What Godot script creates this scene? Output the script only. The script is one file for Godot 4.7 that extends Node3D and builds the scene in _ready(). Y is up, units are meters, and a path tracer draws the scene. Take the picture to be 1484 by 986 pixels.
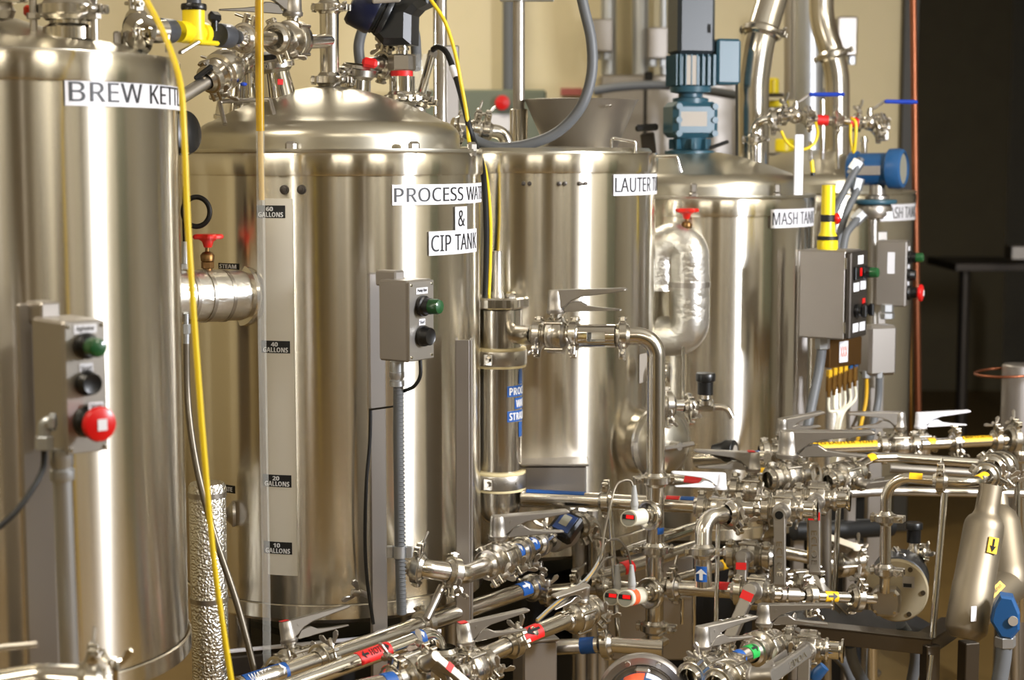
extends Node3D

# A small craft brewery: a row of stainless tanks with sanitary piping in front of them.
# Lens: 2500 pixels of focal length over a 1484 x 986 frame, eye at 1.65 m, looking 6.1 degrees down.
const FOCAL := 2500.0
const PITCH := 0.1068
const EYE := Vector3(0, 1.65, 0)

var rng := RandomNumberGenerator.new()
var taken := {}
var world_of := {}
var kept := {}
var M := {}


class Geo:
	var v := PackedVector3Array()
	var n := PackedVector3Array()
	var t := PackedVector2Array()

	func tri(a: Vector3, b: Vector3, c: Vector3, na: Vector3, nb: Vector3, nc: Vector3, ua := Vector2.ZERO, ub := Vector2.ZERO, uc := Vector2.ZERO) -> void:
		if (c - a).cross(b - a).dot(na + nb + nc) < 0.0:
			v.append(a); v.append(c); v.append(b)
			n.append(na); n.append(nc); n.append(nb)
			t.append(ua); t.append(uc); t.append(ub)
		else:
			v.append(a); v.append(b); v.append(c)
			n.append(na); n.append(nb); n.append(nc)
			t.append(ua); t.append(ub); t.append(uc)

	func quad(a: Vector3, b: Vector3, c: Vector3, d: Vector3, na: Vector3, nb: Vector3, nc: Vector3, nd: Vector3, ua := Vector2.ZERO, ub := Vector2.ZERO, uc := Vector2.ZERO, ud := Vector2.ZERO) -> void:
		tri(a, b, c, na, nb, nc, ua, ub, uc)
		tri(a, c, d, na, nc, nd, ua, uc, ud)

	func flat4(a: Vector3, b: Vector3, c: Vector3, d: Vector3, m: Vector3) -> void:
		quad(a, b, c, d, m, m, m, m)

	# profile points are (radius, height), ordered so that the outside lies to the right while climbing
	func lathe(prof: Array, xf := Transform3D(), seg := 24, from := 0.0, to := TAU, crease := 0.75) -> void:
		var k := prof.size()
		var sn: Array = []
		for i in k - 1:
			var d: Vector2 = prof[i + 1] - prof[i]
			sn.append(Vector2(d.y, -d.x).normalized() if d.length() > 1e-9 else Vector2(1, 0))
		var run := 0.0
		for i in k - 1:
			var p: Vector2 = prof[i]
			var q: Vector2 = prof[i + 1]
			var np: Vector2 = sn[i]
			var nq: Vector2 = sn[i]
			if i > 0 and absf(sn[i].angle_to(sn[i - 1])) < crease:
				np = (sn[i] + sn[i - 1]).normalized()
			if i < k - 2 and absf(sn[i].angle_to(sn[i + 1])) < crease:
				nq = (sn[i] + sn[i + 1]).normalized()
			var ln := p.distance_to(q)
			for j in seg:
				var a0 := from + (to - from) * j / seg
				var a1 := from + (to - from) * (j + 1) / seg
				var d0 := Vector3(sin(a0), 0, cos(a0))
				var d1 := Vector3(sin(a1), 0, cos(a1))
				var up := Vector3.UP
				var A := xf * (d0 * p.x + up * p.y)
				var B := xf * (d1 * p.x + up * p.y)
				var C := xf * (d1 * q.x + up * q.y)
				var D := xf * (d0 * q.x + up * q.y)
				var nA := (xf.basis * (d0 * np.x + up * np.y)).normalized()
				var nB := (xf.basis * (d1 * np.x + up * np.y)).normalized()
				var nC := (xf.basis * (d1 * nq.x + up * nq.y)).normalized()
				var nD := (xf.basis * (d0 * nq.x + up * nq.y)).normalized()
				var u0 := a0 / TAU
				var u1 := a1 / TAU
				if p.x < 1e-7:
					tri(A, C, D, nA, nC, nD, Vector2(u0, run), Vector2(u1, run + ln), Vector2(u0, run + ln))
				elif q.x < 1e-7:
					tri(A, B, D, nA, nB, nD, Vector2(u0, run), Vector2(u1, run), Vector2(u0, run + ln))
				else:
					quad(A, B, C, D, nA, nB, nC, nD, Vector2(u0, run), Vector2(u1, run), Vector2(u1, run + ln), Vector2(u0, run + ln))
			run += ln

	func tube(path: Array, r: float, seg := 12, caps := true, closed := false, radii: Array = []) -> void:
		var k := path.size()
		if k < 2:
			return
		var prev := Vector3.ZERO
		var side := Vector3.ZERO
		var rings: Array = []
		var norms: Array = []
		var run := 0.0
		var runs: Array = []
		for i in k:
			var dir: Vector3
			if closed:
				dir = (path[(i + 1) % k] - path[(i - 1 + k) % k]).normalized()
			else:
				dir = (path[mini(i + 1, k - 1)] - path[maxi(i - 1, 0)]).normalized()
			if i == 0:
				side = dir.cross(Vector3.UP if absf(dir.y) < 0.9 else Vector3.RIGHT).normalized()
			else:
				side = (side - dir * side.dot(dir)).normalized()
				run += path[i].distance_to(path[i - 1])
			var other := dir.cross(side)
			var rr: float = radii[i] if radii.size() else r
			# widen at a mitre so that the tube keeps its girth
			if not closed and i > 0 and i < k - 1:
				var c: float = (path[i] - path[i - 1]).normalized().dot((path[i + 1] - path[i]).normalized())
				if c < 0.98:
					rr *= 1.0 / maxf(0.7, sqrt((1.0 + c) / 2.0))
			var ring := PackedVector3Array()
			var nn := PackedVector3Array()
			for j in seg + 1:
				var a := TAU * j / seg
				var nrm := side * cos(a) + other * sin(a)
				nn.append(nrm)
				ring.append(path[i] + nrm * rr)
			rings.append(ring)
			norms.append(nn)
			runs.append(run)
			prev = dir
		for i in (k if closed else k - 1):
			var i2 := (i + 1) % k
			for j in seg:
				quad(rings[i][j], rings[i][j + 1], rings[i2][j + 1], rings[i2][j], norms[i][j], norms[i][j + 1], norms[i2][j + 1], norms[i2][j],
					Vector2(float(j) / seg, runs[i]), Vector2(float(j + 1) / seg, runs[i]), Vector2(float(j + 1) / seg, runs[i2]), Vector2(float(j) / seg, runs[i2]))
		if caps and not closed:
			var d0: Vector3 = (path[0] - path[1]).normalized()
			var d1: Vector3 = (path[k - 1] - path[k - 2]).normalized()
			for j in seg:
				tri(path[0], rings[0][j], rings[0][j + 1], d0, d0, d0)
				tri(path[k - 1], rings[k - 1][j], rings[k - 1][j + 1], d1, d1, d1)

	func box(xf: Transform3D, size: Vector3, bevel := 0.0) -> void:
		var h := size / 2.0
		var b := minf(bevel, minf(h.x, minf(h.y, h.z)) * 0.9)
		var ax := [Vector3(1, 0, 0), Vector3(0, 1, 0), Vector3(0, 0, 1)]
		for i in 3:
			var e: Vector3 = ax[i]
			var f: Vector3 = ax[(i + 1) % 3]
			var g: Vector3 = ax[(i + 2) % 3]
			var he := h[i]
			var hf := h[(i + 1) % 3] - b
			var hg := h[(i + 2) % 3] - b
			for s: float in [-1.0, 1.0]:
				var m := (xf.basis * (e * s)).normalized()
				flat4(xf * (e * s * he - f * hf - g * hg), xf * (e * s * he + f * hf - g * hg), xf * (e * s * he + f * hf + g * hg), xf * (e * s * he - f * hf + g * hg), m)
			if b > 0.0:
				for s: float in [-1.0, 1.0]:
					for w: float in [-1.0, 1.0]:
						# the edge along g between faces e and f
						var m2 := (xf.basis * (e * s + f * w)).normalized()
						flat4(xf * (e * s * he + f * w * hf - g * hg), xf * (e * s * he + f * w * hf + g * hg), xf * (e * s * (he - b) + f * w * (hf + b) + g * hg), xf * (e * s * (he - b) + f * w * (hf + b) - g * hg), m2)
		if b > 0.0:
			for sx: float in [-1.0, 1.0]:
				for sy: float in [-1.0, 1.0]:
					for sz: float in [-1.0, 1.0]:
						var s := Vector3(sx, sy, sz)
						var m3 := (xf.basis * s).normalized()
						tri(xf * (s * Vector3(h.x, h.y - b, h.z - b)), xf * (s * Vector3(h.x - b, h.y, h.z - b)), xf * (s * Vector3(h.x - b, h.y - b, h.z)), m3, m3, m3)

	# a flat outline in the xy plane given a thickness along z, edges chamfered
	func extrude(poly: Array, depth: float, xf := Transform3D(), bevel := 0.0) -> void:
		var p := PackedVector2Array(poly)
		if Geometry2D.is_polygon_clockwise(p):
			p.reverse()
		var k := p.size()
		var inner := PackedVector2Array()
		for i in k:
			var d0 := (p[i] - p[(i - 1 + k) % k]).normalized()
			var d1 := (p[(i + 1) % k] - p[i]).normalized()
			var n0 := Vector2(-d0.y, d0.x)
			var n1 := Vector2(-d1.y, d1.x)
			var m := n0 + n1
			m = m / maxf(0.4, m.length_squared()) * 2.0 if m.length() > 1e-4 else n0
			inner.append(p[i] + m * bevel)
		var idx := Geometry2D.triangulate_polygon(p)
		var hz := depth / 2.0
		for s: float in [-1.0, 1.0]:
			var nz := (xf.basis * Vector3(0, 0, s)).normalized()
			for q in range(0, idx.size(), 3):
				var a := inner[idx[q]]
				var b := inner[idx[q + 1]]
				var c := inner[idx[q + 2]]
				tri(xf * Vector3(a.x, a.y, s * hz), xf * Vector3(b.x, b.y, s * hz), xf * Vector3(c.x, c.y, s * hz), nz, nz, nz, a, b, c)
		for i in k:
			var j := (i + 1) % k
			var e := p[j] - p[i]
			var m := Vector3(e.y, -e.x, 0).normalized()
			var mm := (xf.basis * m).normalized()
			var z := hz - bevel
			flat4(xf * Vector3(p[i].x, p[i].y, -z), xf * Vector3(p[j].x, p[j].y, -z), xf * Vector3(p[j].x, p[j].y, z), xf * Vector3(p[i].x, p[i].y, z), mm)
			if bevel > 0.0:
				for s: float in [-1.0, 1.0]:
					var mb := (xf.basis * (m + Vector3(0, 0, s)).normalized()).normalized()
					flat4(xf * Vector3(p[i].x, p[i].y, s * z), xf * Vector3(p[j].x, p[j].y, s * z), xf * Vector3(inner[j].x, inner[j].y, s * hz), xf * Vector3(inner[i].x, inner[i].y, s * hz), mb)

	func ball(c: Vector3, r: Vector3, seg := 16) -> void:
		var prof: Array = []
		var k := seg / 2
		for i in k + 1:
			var a := -PI / 2 + PI * i / k
			prof.append(Vector2(maxf(0.0, cos(a)), sin(a)))
		prof[0] = Vector2(0, -1)
		prof[k] = Vector2(0, 1)
		lathe(prof, Transform3D(Basis.from_scale(r), c), seg, 0, TAU, 1.2)

	func rod(a: Vector3, b: Vector3, r: float, seg := 10, chamfer := 0.0) -> void:
		var h := a.distance_to(b)
		var xf := Transform3D(Geo.basis_y(b - a), a)
		if chamfer > 0.0:
			lathe([Vector2(0, 0), Vector2(r - chamfer, 0), Vector2(r, chamfer), Vector2(r, h - chamfer), Vector2(r - chamfer, h), Vector2(0, h)], xf, seg)
		else:
			lathe([Vector2(0, 0), Vector2(r, 0), Vector2(r, h), Vector2(0, h)], xf, seg)

	func hexrod(a: Vector3, b: Vector3, r: float) -> void:
		var h := a.distance_to(b)
		var poly: Array = []
		for i in 6:
			poly.append(Vector2(cos(TAU * i / 6.0), sin(TAU * i / 6.0)) * r)
		var y := (b - a).normalized()
		var bs := Geo.basis_y(y)
		extrude(poly, h, Transform3D(Basis(bs.x, -bs.z, bs.y), (a + b) / 2.0), r * 0.1)

	static func basis_y(y: Vector3, hint := Vector3.ZERO) -> Basis:
		y = y.normalized()
		if hint.length() < 1e-6 or absf(hint.normalized().dot(y)) > 0.999:
			hint = Vector3.BACK if absf(y.z) < 0.9 else Vector3.RIGHT
		var z := (hint - y * hint.dot(y)).normalized()
		return Basis(y.cross(z), y, z)

	func mesh() -> ArrayMesh:
		var m := ArrayMesh.new()
		if v.is_empty():
			return m
		var arr := []
		arr.resize(Mesh.ARRAY_MAX)
		arr[Mesh.ARRAY_VERTEX] = v
		arr[Mesh.ARRAY_NORMAL] = n
		arr[Mesh.ARRAY_TEX_UV] = t
		m.add_surface_from_arrays(Mesh.PRIMITIVE_TRIANGLES, arr)
		return m


# ---------------------------------------------------------------- places

# the point that lies d metres ahead of the eye (along the level view axis) and is seen at (px, py)
func P(px: float, py: float, d: float) -> Vector3:
	var x := (px - 742.0) / FOCAL
	var y := -(py - 493.0) / FOCAL
	var dir := Vector3(x, cos(PITCH) * y - sin(PITCH), -cos(PITCH) - sin(PITCH) * y)
	return EYE + dir * (d / -dir.z)


func S(d: float) -> float:  # metres per pixel at that distance
	return d / FOCAL


func basis_xy(x: Vector3, y: Vector3) -> Basis:
	x = x.normalized()
	y = (y - x * y.dot(x)).normalized()
	return Basis(x, y, x.cross(y))


func bend(pts: Array, rad: float, steps := 8) -> Array:
	var out: Array = [pts[0]]
	for i in range(1, pts.size() - 1):
		var a: Vector3 = pts[i - 1]
		var b: Vector3 = pts[i]
		var c: Vector3 = pts[i + 1]
		var u := (a - b).normalized()
		var w := (c - b).normalized()
		var ang := u.angle_to(w)
		var cut := minf(rad / tan(ang / 2.0), minf(a.distance_to(b), b.distance_to(c)) * 0.49) if ang < 3.1 else 0.0
		if cut < 1e-5:
			out.append(b)
			continue
		var r := cut * tan(ang / 2.0)
		var centre := b + (u + w).normalized() * (r / sin(ang / 2.0))
		var s := b + u * cut - centre
		var e := b + w * cut - centre
		for k in steps + 1:
			out.append(centre + s.slerp(e, float(k) / steps))
	out.append(pts[-1])
	return out


func spline(pts: Array, per := 8) -> Array:
	var out: Array = []
	for i in pts.size() - 1:
		var p0: Vector3 = pts[maxi(i - 1, 0)]
		var p1: Vector3 = pts[i]
		var p2: Vector3 = pts[i + 1]
		var p3: Vector3 = pts[mini(i + 2, pts.size() - 1)]
		for k in per:
			out.append(p1.cubic_interpolate(p2, p0, p3, float(k) / per))
	out.append(pts[-1])
	return out


# ---------------------------------------------------------------- nodes

func numbered(called: String) -> String:
	if not taken.has(called):
		taken[called] = 0
		return called
	taken[called] += 1
	return "%s_%03d" % [called, taken[called]]


func tag(o: Node3D, label: String, category: String, group := "") -> Node3D:
	o.set_meta("label", label)
	o.set_meta("category", category)
	if group:
		o.set_meta("group", group)
	return o


func thing(called: String, label: String, category: String, at: Vector3, group := "") -> Node3D:
	var o := Node3D.new()
	o.name = numbered(called)
	o.position = at
	add_child(o)
	world_of[o] = Transform3D(Basis(), at)
	return tag(o, label, category, group)


# a shared mesh set in world place xf, under parent
func put(m: Mesh, xf: Transform3D, called: String, material: Material, parent: Node3D = null) -> MeshInstance3D:
	var o := MeshInstance3D.new()
	o.mesh = m
	o.material_override = material
	o.cast_shadow = GeometryInstance3D.SHADOW_CASTING_SETTING_ON
	if parent == null:
		o.name = numbered(called)
		o.transform = xf
		add_child(o)
	else:
		o.name = called
		o.transform = world_of[parent].affine_inverse() * xf
		parent.add_child(o, true)
	world_of[o] = xf
	return o


# geometry laid out in world coordinates; its own origin is set at its first point
func part(g: Geo, called: String, material: Material, parent: Node3D = null) -> MeshInstance3D:
	var at := g.v[0] if g.v.size() else Vector3.ZERO
	for i in g.v.size():
		g.v[i] -= at
	return put(g.mesh(), Transform3D(Basis(), at), called, material, parent)


func structure(g: Geo, called: String, material: Material) -> MeshInstance3D:
	var o := part(g, called, material)
	o.set_meta("kind", "structure")
	return o


func keep(key: String, make: Callable) -> Mesh:
	if not kept.has(key):
		var g := Geo.new()
		make.call(g)
		kept[key] = g.mesh()
	return kept[key]


# ---------------------------------------------------------------- materials

func mat(called: String, c: Color, rough: float, metal := 0.0) -> StandardMaterial3D:
	var m := StandardMaterial3D.new()
	m.resource_name = called
	m.albedo_color = c
	m.roughness = rough
	m.metallic = metal
	M[called] = m
	return m


func noise_tex(freq: float, seed_: int, lo: float, hi: float, w := 256, h := 256, stretch := Vector2.ONE, octaves := 4) -> ImageTexture:
	var fn := FastNoiseLite.new()
	fn.seed = seed_
	fn.noise_type = FastNoiseLite.TYPE_SIMPLEX_SMOOTH
	fn.frequency = freq
	fn.fractal_octaves = octaves
	var im := Image.create(w, h, false, Image.FORMAT_RGB8)
	for y in h:
		for x in w:
			# blend across the edges so that the picture repeats without a seam
			var fx := float(x) / w
			var a := fn.get_noise_2d(x * stretch.x, y * stretch.y)
			var b := fn.get_noise_2d((x - w) * stretch.x, y * stretch.y)
			var k: float = lerpf(a, b, fx)
			var c := fn.get_noise_2d(x * stretch.x, (y - h) * stretch.y)
			var e := fn.get_noise_2d((x - w) * stretch.x, (y - h) * stretch.y)
			k = lerpf(k, lerpf(c, e, fx), float(y) / h)
			var val := clampf(lerpf(lo, hi, k * 0.9 + 0.5), 0.0, 1.0)
			im.set_pixel(x, y, Color(val, val, val))
	return ImageTexture.create_from_image(im)


func tinted(called: String, src: ImageTexture, a: Color, b: Color, rough: float, scale: float, bump := 0.0) -> StandardMaterial3D:
	var im := src.get_image()
	var out := Image.create(im.get_width(), im.get_height(), false, Image.FORMAT_RGB8)
	for y in im.get_height():
		for x in im.get_width():
			out.set_pixel(x, y, a.lerp(b, im.get_pixel(x, y).r))
	var m := mat(called, Color.WHITE, rough)
	m.albedo_texture = ImageTexture.create_from_image(out)
	m.uv1_triplanar = true
	m.uv1_world_triplanar = true
	m.uv1_scale = Vector3.ONE * scale
	if bump > 0.0:
		m.heightmap_enabled = true
		m.heightmap_texture = src
		m.heightmap_scale = bump
	return m


func materials() -> void:
	var spots := noise_tex(0.03, 8, 0.6, 1.3, 256, 256)
	var fine := noise_tex(0.12, 5, 0.0, 1.0, 256, 256)
	# tank jackets: brushed round the barrel, so lamps smear into upright bands
	var tk := mat("brushed_tank_steel", Color(0.88, 0.86, 0.81), 0.25, 1.0)
	tk.anisotropy_enabled = true
	tk.anisotropy = -1.0
	tk.roughness = 0.21
	mat("dome_steel", Color(0.78, 0.76, 0.70), 0.32, 1.0)
	mat("polished_steel", Color(0.84, 0.82, 0.78), 0.2, 1.0)
	mat("clamp_steel", Color(0.78, 0.76, 0.72), 0.25, 1.0)
	mat("bright_steel", Color(0.88, 0.87, 0.85), 0.07, 1.0)
	mat("satin_steel", Color(0.72, 0.70, 0.67), 0.36, 1.0)
	mat("cast_steel", Color(0.64, 0.62, 0.59), 0.42, 1.0)
	mat("sheet_steel", Color(0.68, 0.66, 0.64), 0.43, 1.0)
	mat("faded_red", Color(0.66, 0.36, 0.33), 0.6)
	mat("blasted_steel", Color(0.52, 0.48, 0.41), 0.5, 0.9)
	mat("skid_steel", Color(0.40, 0.37, 0.33), 0.4, 1.0)
	mat("cast_tan", Color(0.66, 0.61, 0.50), 0.55, 0.45)
	mat("galvanised", Color(0.72, 0.73, 0.74), 0.4, 0.9)
	mat("dark_steel", Color(0.30, 0.28, 0.26), 0.45, 0.8)
	# hand-wrapped foil: long soft wrinkles; and the pebbled kind
	var fo := mat("foil", Color(0.90, 0.89, 0.86), 0.32, 0.95)
	fo.heightmap_enabled = true
	fo.heightmap_texture = spots
	fo.heightmap_scale = 0.5
	fo.uv1_triplanar = true
	fo.uv1_scale = Vector3(3, 4, 3)
	var cr := mat("crinkled_foil", Color(0.86, 0.85, 0.82), 0.3, 1.0)
	cr.heightmap_enabled = true
	cr.heightmap_texture = fine
	cr.heightmap_scale = 0.45
	cr.uv1_triplanar = true
	cr.uv1_scale = Vector3.ONE * 4.5
	mat("black_plastic", Color(0.035, 0.035, 0.038), 0.35)
	mat("black_rubber", Color(0.03, 0.03, 0.032), 0.55)
	mat("dark_hole", Color(0.012, 0.012, 0.012), 0.8)
	mat("red_plastic", Color(0.78, 0.06, 0.06), 0.3)
	mat("red_paint", Color(0.80, 0.12, 0.07), 0.32)
	mat("red_label", Color(0.82, 0.10, 0.09), 0.5)
	mat("orange_plastic", Color(0.80, 0.20, 0.06), 0.4)
	mat("orange_label", Color(0.90, 0.36, 0.18), 0.5)
	mat("green_label", Color(0.10, 0.62, 0.26), 0.5)
	mat("blue_label", Color(0.06, 0.30, 0.58), 0.5)
	mat("blue_grip", Color(0.02, 0.22, 0.66), 0.4)
	mat("yellow_plastic", Color(0.92, 0.82, 0.10), 0.36)
	mat("yellow_label", Color(0.90, 0.70, 0.06), 0.5)
	mat("yellow_hose", Color(0.90, 0.78, 0.14), 0.38)
	mat("white_label", Color(0.86, 0.86, 0.88), 0.45)
	mat("black_label", Color(0.03, 0.03, 0.03), 0.5)
	mat("letter_black", Color(0.03, 0.03, 0.045), 0.5)
	mat("letter_white", Color(0.85, 0.85, 0.85), 0.5)
	mat("white_plastic", Color(0.84, 0.82, 0.74), 0.4)
	mat("grey_plastic", Color(0.24, 0.25, 0.27), 0.45)
	mat("grey_conduit", Color(0.36, 0.37, 0.38), 0.5)
	mat("connector_grey", Color(0.62, 0.62, 0.61), 0.5)
	mat("pale_rubber", Color(0.86, 0.80, 0.62), 0.55)
	mat("teal_paint", Color(0.16, 0.31, 0.37), 0.4)
	mat("motor_grey", Color(0.15, 0.18, 0.20), 0.42)
	mat("slate_cover", Color(0.07, 0.08, 0.09), 0.4)
	mat("navy_plastic", Color(0.015, 0.05, 0.17), 0.35)
	mat("transmitter_blue", Color(0.14, 0.32, 0.50), 0.32)
	mat("switch_blue", Color(0.10, 0.28, 0.46), 0.35)
	mat("brass", Color(0.62, 0.47, 0.25), 0.32, 1.0)
	mat("bronze", Color(0.48, 0.36, 0.22), 0.4, 1.0)
	mat("copper", Color(0.58, 0.36, 0.26), 0.4, 1.0)
	mat("braid", Color(0.50, 0.47, 0.42), 0.42, 0.9)
	mat("dark_iron", Color(0.10, 0.085, 0.07), 0.5, 0.6)
	mat("white_rail", Color(0.86, 0.86, 0.88), 0.4)  # also the white of a steel lever lit by the flash
	mat("motor_black", Color(0.06, 0.065, 0.07), 0.5)
	mat("wire_yellow", Color(0.80, 0.62, 0.10), 0.45)
	mat("wire_orange", Color(0.74, 0.42, 0.10), 0.45)
	mat("plaque", Color(0.60, 0.57, 0.53), 0.6, 0.2)
	mat("scale_strip", Color(0.84, 0.82, 0.77), 0.45, 0.15)
	mat("screen_grey", Color(0.55, 0.54, 0.48), 0.3)
	mat("meter_face", Color(0.12, 0.20, 0.36), 0.35)
	var gl := mat("green_lens", Color(0.01, 0.28, 0.11), 0.12)
	gl.clearcoat_enabled = true
	gl.clearcoat = 0.6
	var dis := mat("red_display", Color(0.5, 0.02, 0.02), 0.3)
	dis.emission_enabled = true
	dis.emission = Color(1.0, 0.05, 0.05)
	dis.emission_energy_multiplier = 0.8
	var tb := mat("clear_tube", Color(0.92, 0.93, 0.92, 0.14), 0.06)
	tb.transparency = BaseMaterial3D.TRANSPARENCY_ALPHA
	var am := mat("amber_tube", Color(0.80, 0.64, 0.10, 0.66), 0.3)
	am.transparency = BaseMaterial3D.TRANSPARENCY_ALPHA
	var gs := mat("glass", Color(0.95, 0.96, 0.95, 0.10), 0.05)
	gs.transparency = BaseMaterial3D.TRANSPARENCY_ALPHA
	# the room
	tinted("wall_paint", spots, Color(0.80, 0.75, 0.61), Color(0.83, 0.78, 0.64), 0.8, 0.6)
	tinted("ceiling_paint", spots, Color(0.80, 0.78, 0.72), Color(0.84, 0.82, 0.76), 0.85, 0.5)
	tinted("floor_sealed", spots, Color(0.36, 0.28, 0.15), Color(0.45, 0.36, 0.20), 0.42, 0.8)
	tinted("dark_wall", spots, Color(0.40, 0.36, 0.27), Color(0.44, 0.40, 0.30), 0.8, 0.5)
	mat("dark_trim", Color(0.17, 0.15, 0.10), 0.5)
	mat("cabinet_green", Color(0.40, 0.43, 0.37), 0.5)
	mat("door_brown", Color(0.16, 0.11, 0.07), 0.5)
	mat("pale_board", Color(0.80, 0.80, 0.78), 0.6)


# ---------------------------------------------------------------- the scene

func _ready() -> void:
	rng.seed = 20240517
	view()
	materials()
	room()
	behind_camera()
	tanks()
	front_piping()
	panels()
	top_left()
	top_right()
	right_piping()
	backdrop()


func view() -> void:
	var cam := Camera3D.new()
	cam.name = "camera"
	cam.position = EYE
	cam.rotation.x = -PITCH
	var at := CameraAttributesPhysical.new()
	at.frustum_focal_length = 12.0 / (493.0 / FOCAL)  # a 24 mm high frame
	at.frustum_near = 0.05
	at.frustum_far = 60.0
	at.frustum_focus_distance = 3.45
	at.exposure_aperture = 4.0
	at.exposure_shutter_speed = 100.0
	at.exposure_sensitivity = 100.0
	cam.attributes = at
	cam.current = true
	add_child(cam)
	var we := WorldEnvironment.new()
	we.name = "environment"
	var e := Environment.new()
	e.background_mode = Environment.BG_COLOR
	e.background_color = Color.BLACK
	e.tonemap_mode = Environment.TONE_MAPPER_LINEAR
	e.tonemap_exposure = 1.07
	e.sdfgi_enabled = true
	e.ssao_enabled = true
	e.ssil_enabled = true
	we.environment = e
	add_child(we)
	# out of view at the right, placed to draw the bright band on every tank
	lamp_light(UNSEEN_STROBE, Vector3(-0.35, 1.35, -4.2), Vector2(0.14, 0.42), Color(0.96, 0.97, 1.0), 10.5, "unseen_strobe")
	# ceiling troffers out of view, placed to light the back wall, tanks and right wall
	for p: Vector3 in UNSEEN_CEILING_LAMPS:
		lamp_light(p + Vector3(0, -0.03, 0), p + Vector3(0, -3, 0), Vector2(1.1, 0.5), Color(1.0, 0.96, 0.88), 4.3, "unseen_troffer")


const UNSEEN_CEILING_LAMPS := [Vector3(-0.6, 3.3, -6.0), Vector3(-1.8, 3.3, -1.6), Vector3(0.8, 3.3, 0.6), Vector3(-2.2, 3.3, 2.2), Vector3(2.4, 3.3, -0.6), Vector3(2.75, 3.3, -3.0)]  # unseen; those by the right wall brighten what the tanks mirror
const UNSEEN_STROBE := Vector3(2.3, 1.95, -2.45)  # out of view, set where the bright bands on the tanks point


func lamp_light(at: Vector3, towards: Vector3, size: Vector2, c: Color, energy: float, called: String) -> void:
	var l := AreaLight3D.new()
	l.name = numbered(called)
	l.area_size = size
	l.light_color = c
	l.light_energy = energy
	l.shadow_enabled = true
	l.area_range = 20.0
	l.area_attenuation = 2.0
	l.position = at
	l.basis = Basis.looking_at(towards - at, Vector3.UP if absf((towards - at).normalized().y) < 0.9 else Vector3.FORWARD)
	add_child(l)


func slab(lo: Vector3, hi: Vector3, g: Geo = null) -> Geo:
	if g == null:
		g = Geo.new()
	g.box(Transform3D(Basis(), (lo + hi) / 2.0), hi - lo)
	return g


func room() -> void:
	# floor, ceiling, walls with thickness; the opening at the right of the back wall gives onto a dark store
	structure(slab(Vector3(-4.2, -0.15, -12.2), Vector3(3.6, 0.0, 4.2)), "floor", M.floor_sealed)
	structure(slab(Vector3(-4.2, 3.4, -12.2), Vector3(3.6, 3.55, 4.2)), "ceiling", M.ceiling_paint)
	structure(slab(Vector3(-4.2, 0, -7.65), Vector3(1.67, 3.4, -7.5)), "wall_back", M.wall_paint)
	structure(slab(Vector3(-4.2, 0, -12.2), Vector3(-4.05, 3.4, 4.2)), "wall_left", M.wall_paint)
	structure(slab(Vector3(3.45, 0, -12.2), Vector3(3.6, 3.4, 4.2)), "unseen_wall_right", M.pale_board)  # out of view, pale so the tanks mirror brightness beside the streak
	structure(slab(Vector3(-4.05, 0, 4.05), Vector3(3.45, 3.4, 4.2)), "wall_front", M.wall_paint)
	structure(slab(Vector3(-4.05, 0, -12.2), Vector3(3.45, 3.4, -12.05)), "wall_store", M.dark_wall)
	var k := 0
	for p: Vector3 in UNSEEN_CEILING_LAMPS:
		var t := thing("unseen_ceiling_lamp", "unseen flat glowing ceiling lamp " + ["near the back wall", "over the left of the tanks", "over the viewer", "at the left behind the viewer", "beside the right wall, nearer the viewer", "beside the right wall above the flash stand"][k], "lamp", p, "unseen ceiling lamps above the brewery floor")
		k += 1
		var g := Geo.new()
		g.box(Transform3D(Basis(), p + Vector3(0, 0.05, 0)), Vector3(1.2, 0.1, 0.6), 0.01)
		part(g, "housing", M.white_rail, t)
		var d := Geo.new()
		d.box(Transform3D(Basis(), p + Vector3(0, -0.005, 0)), Vector3(1.12, 0.012, 0.52))
		part(d, "lamp_diffuser", lamp_glow(), t)


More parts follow.
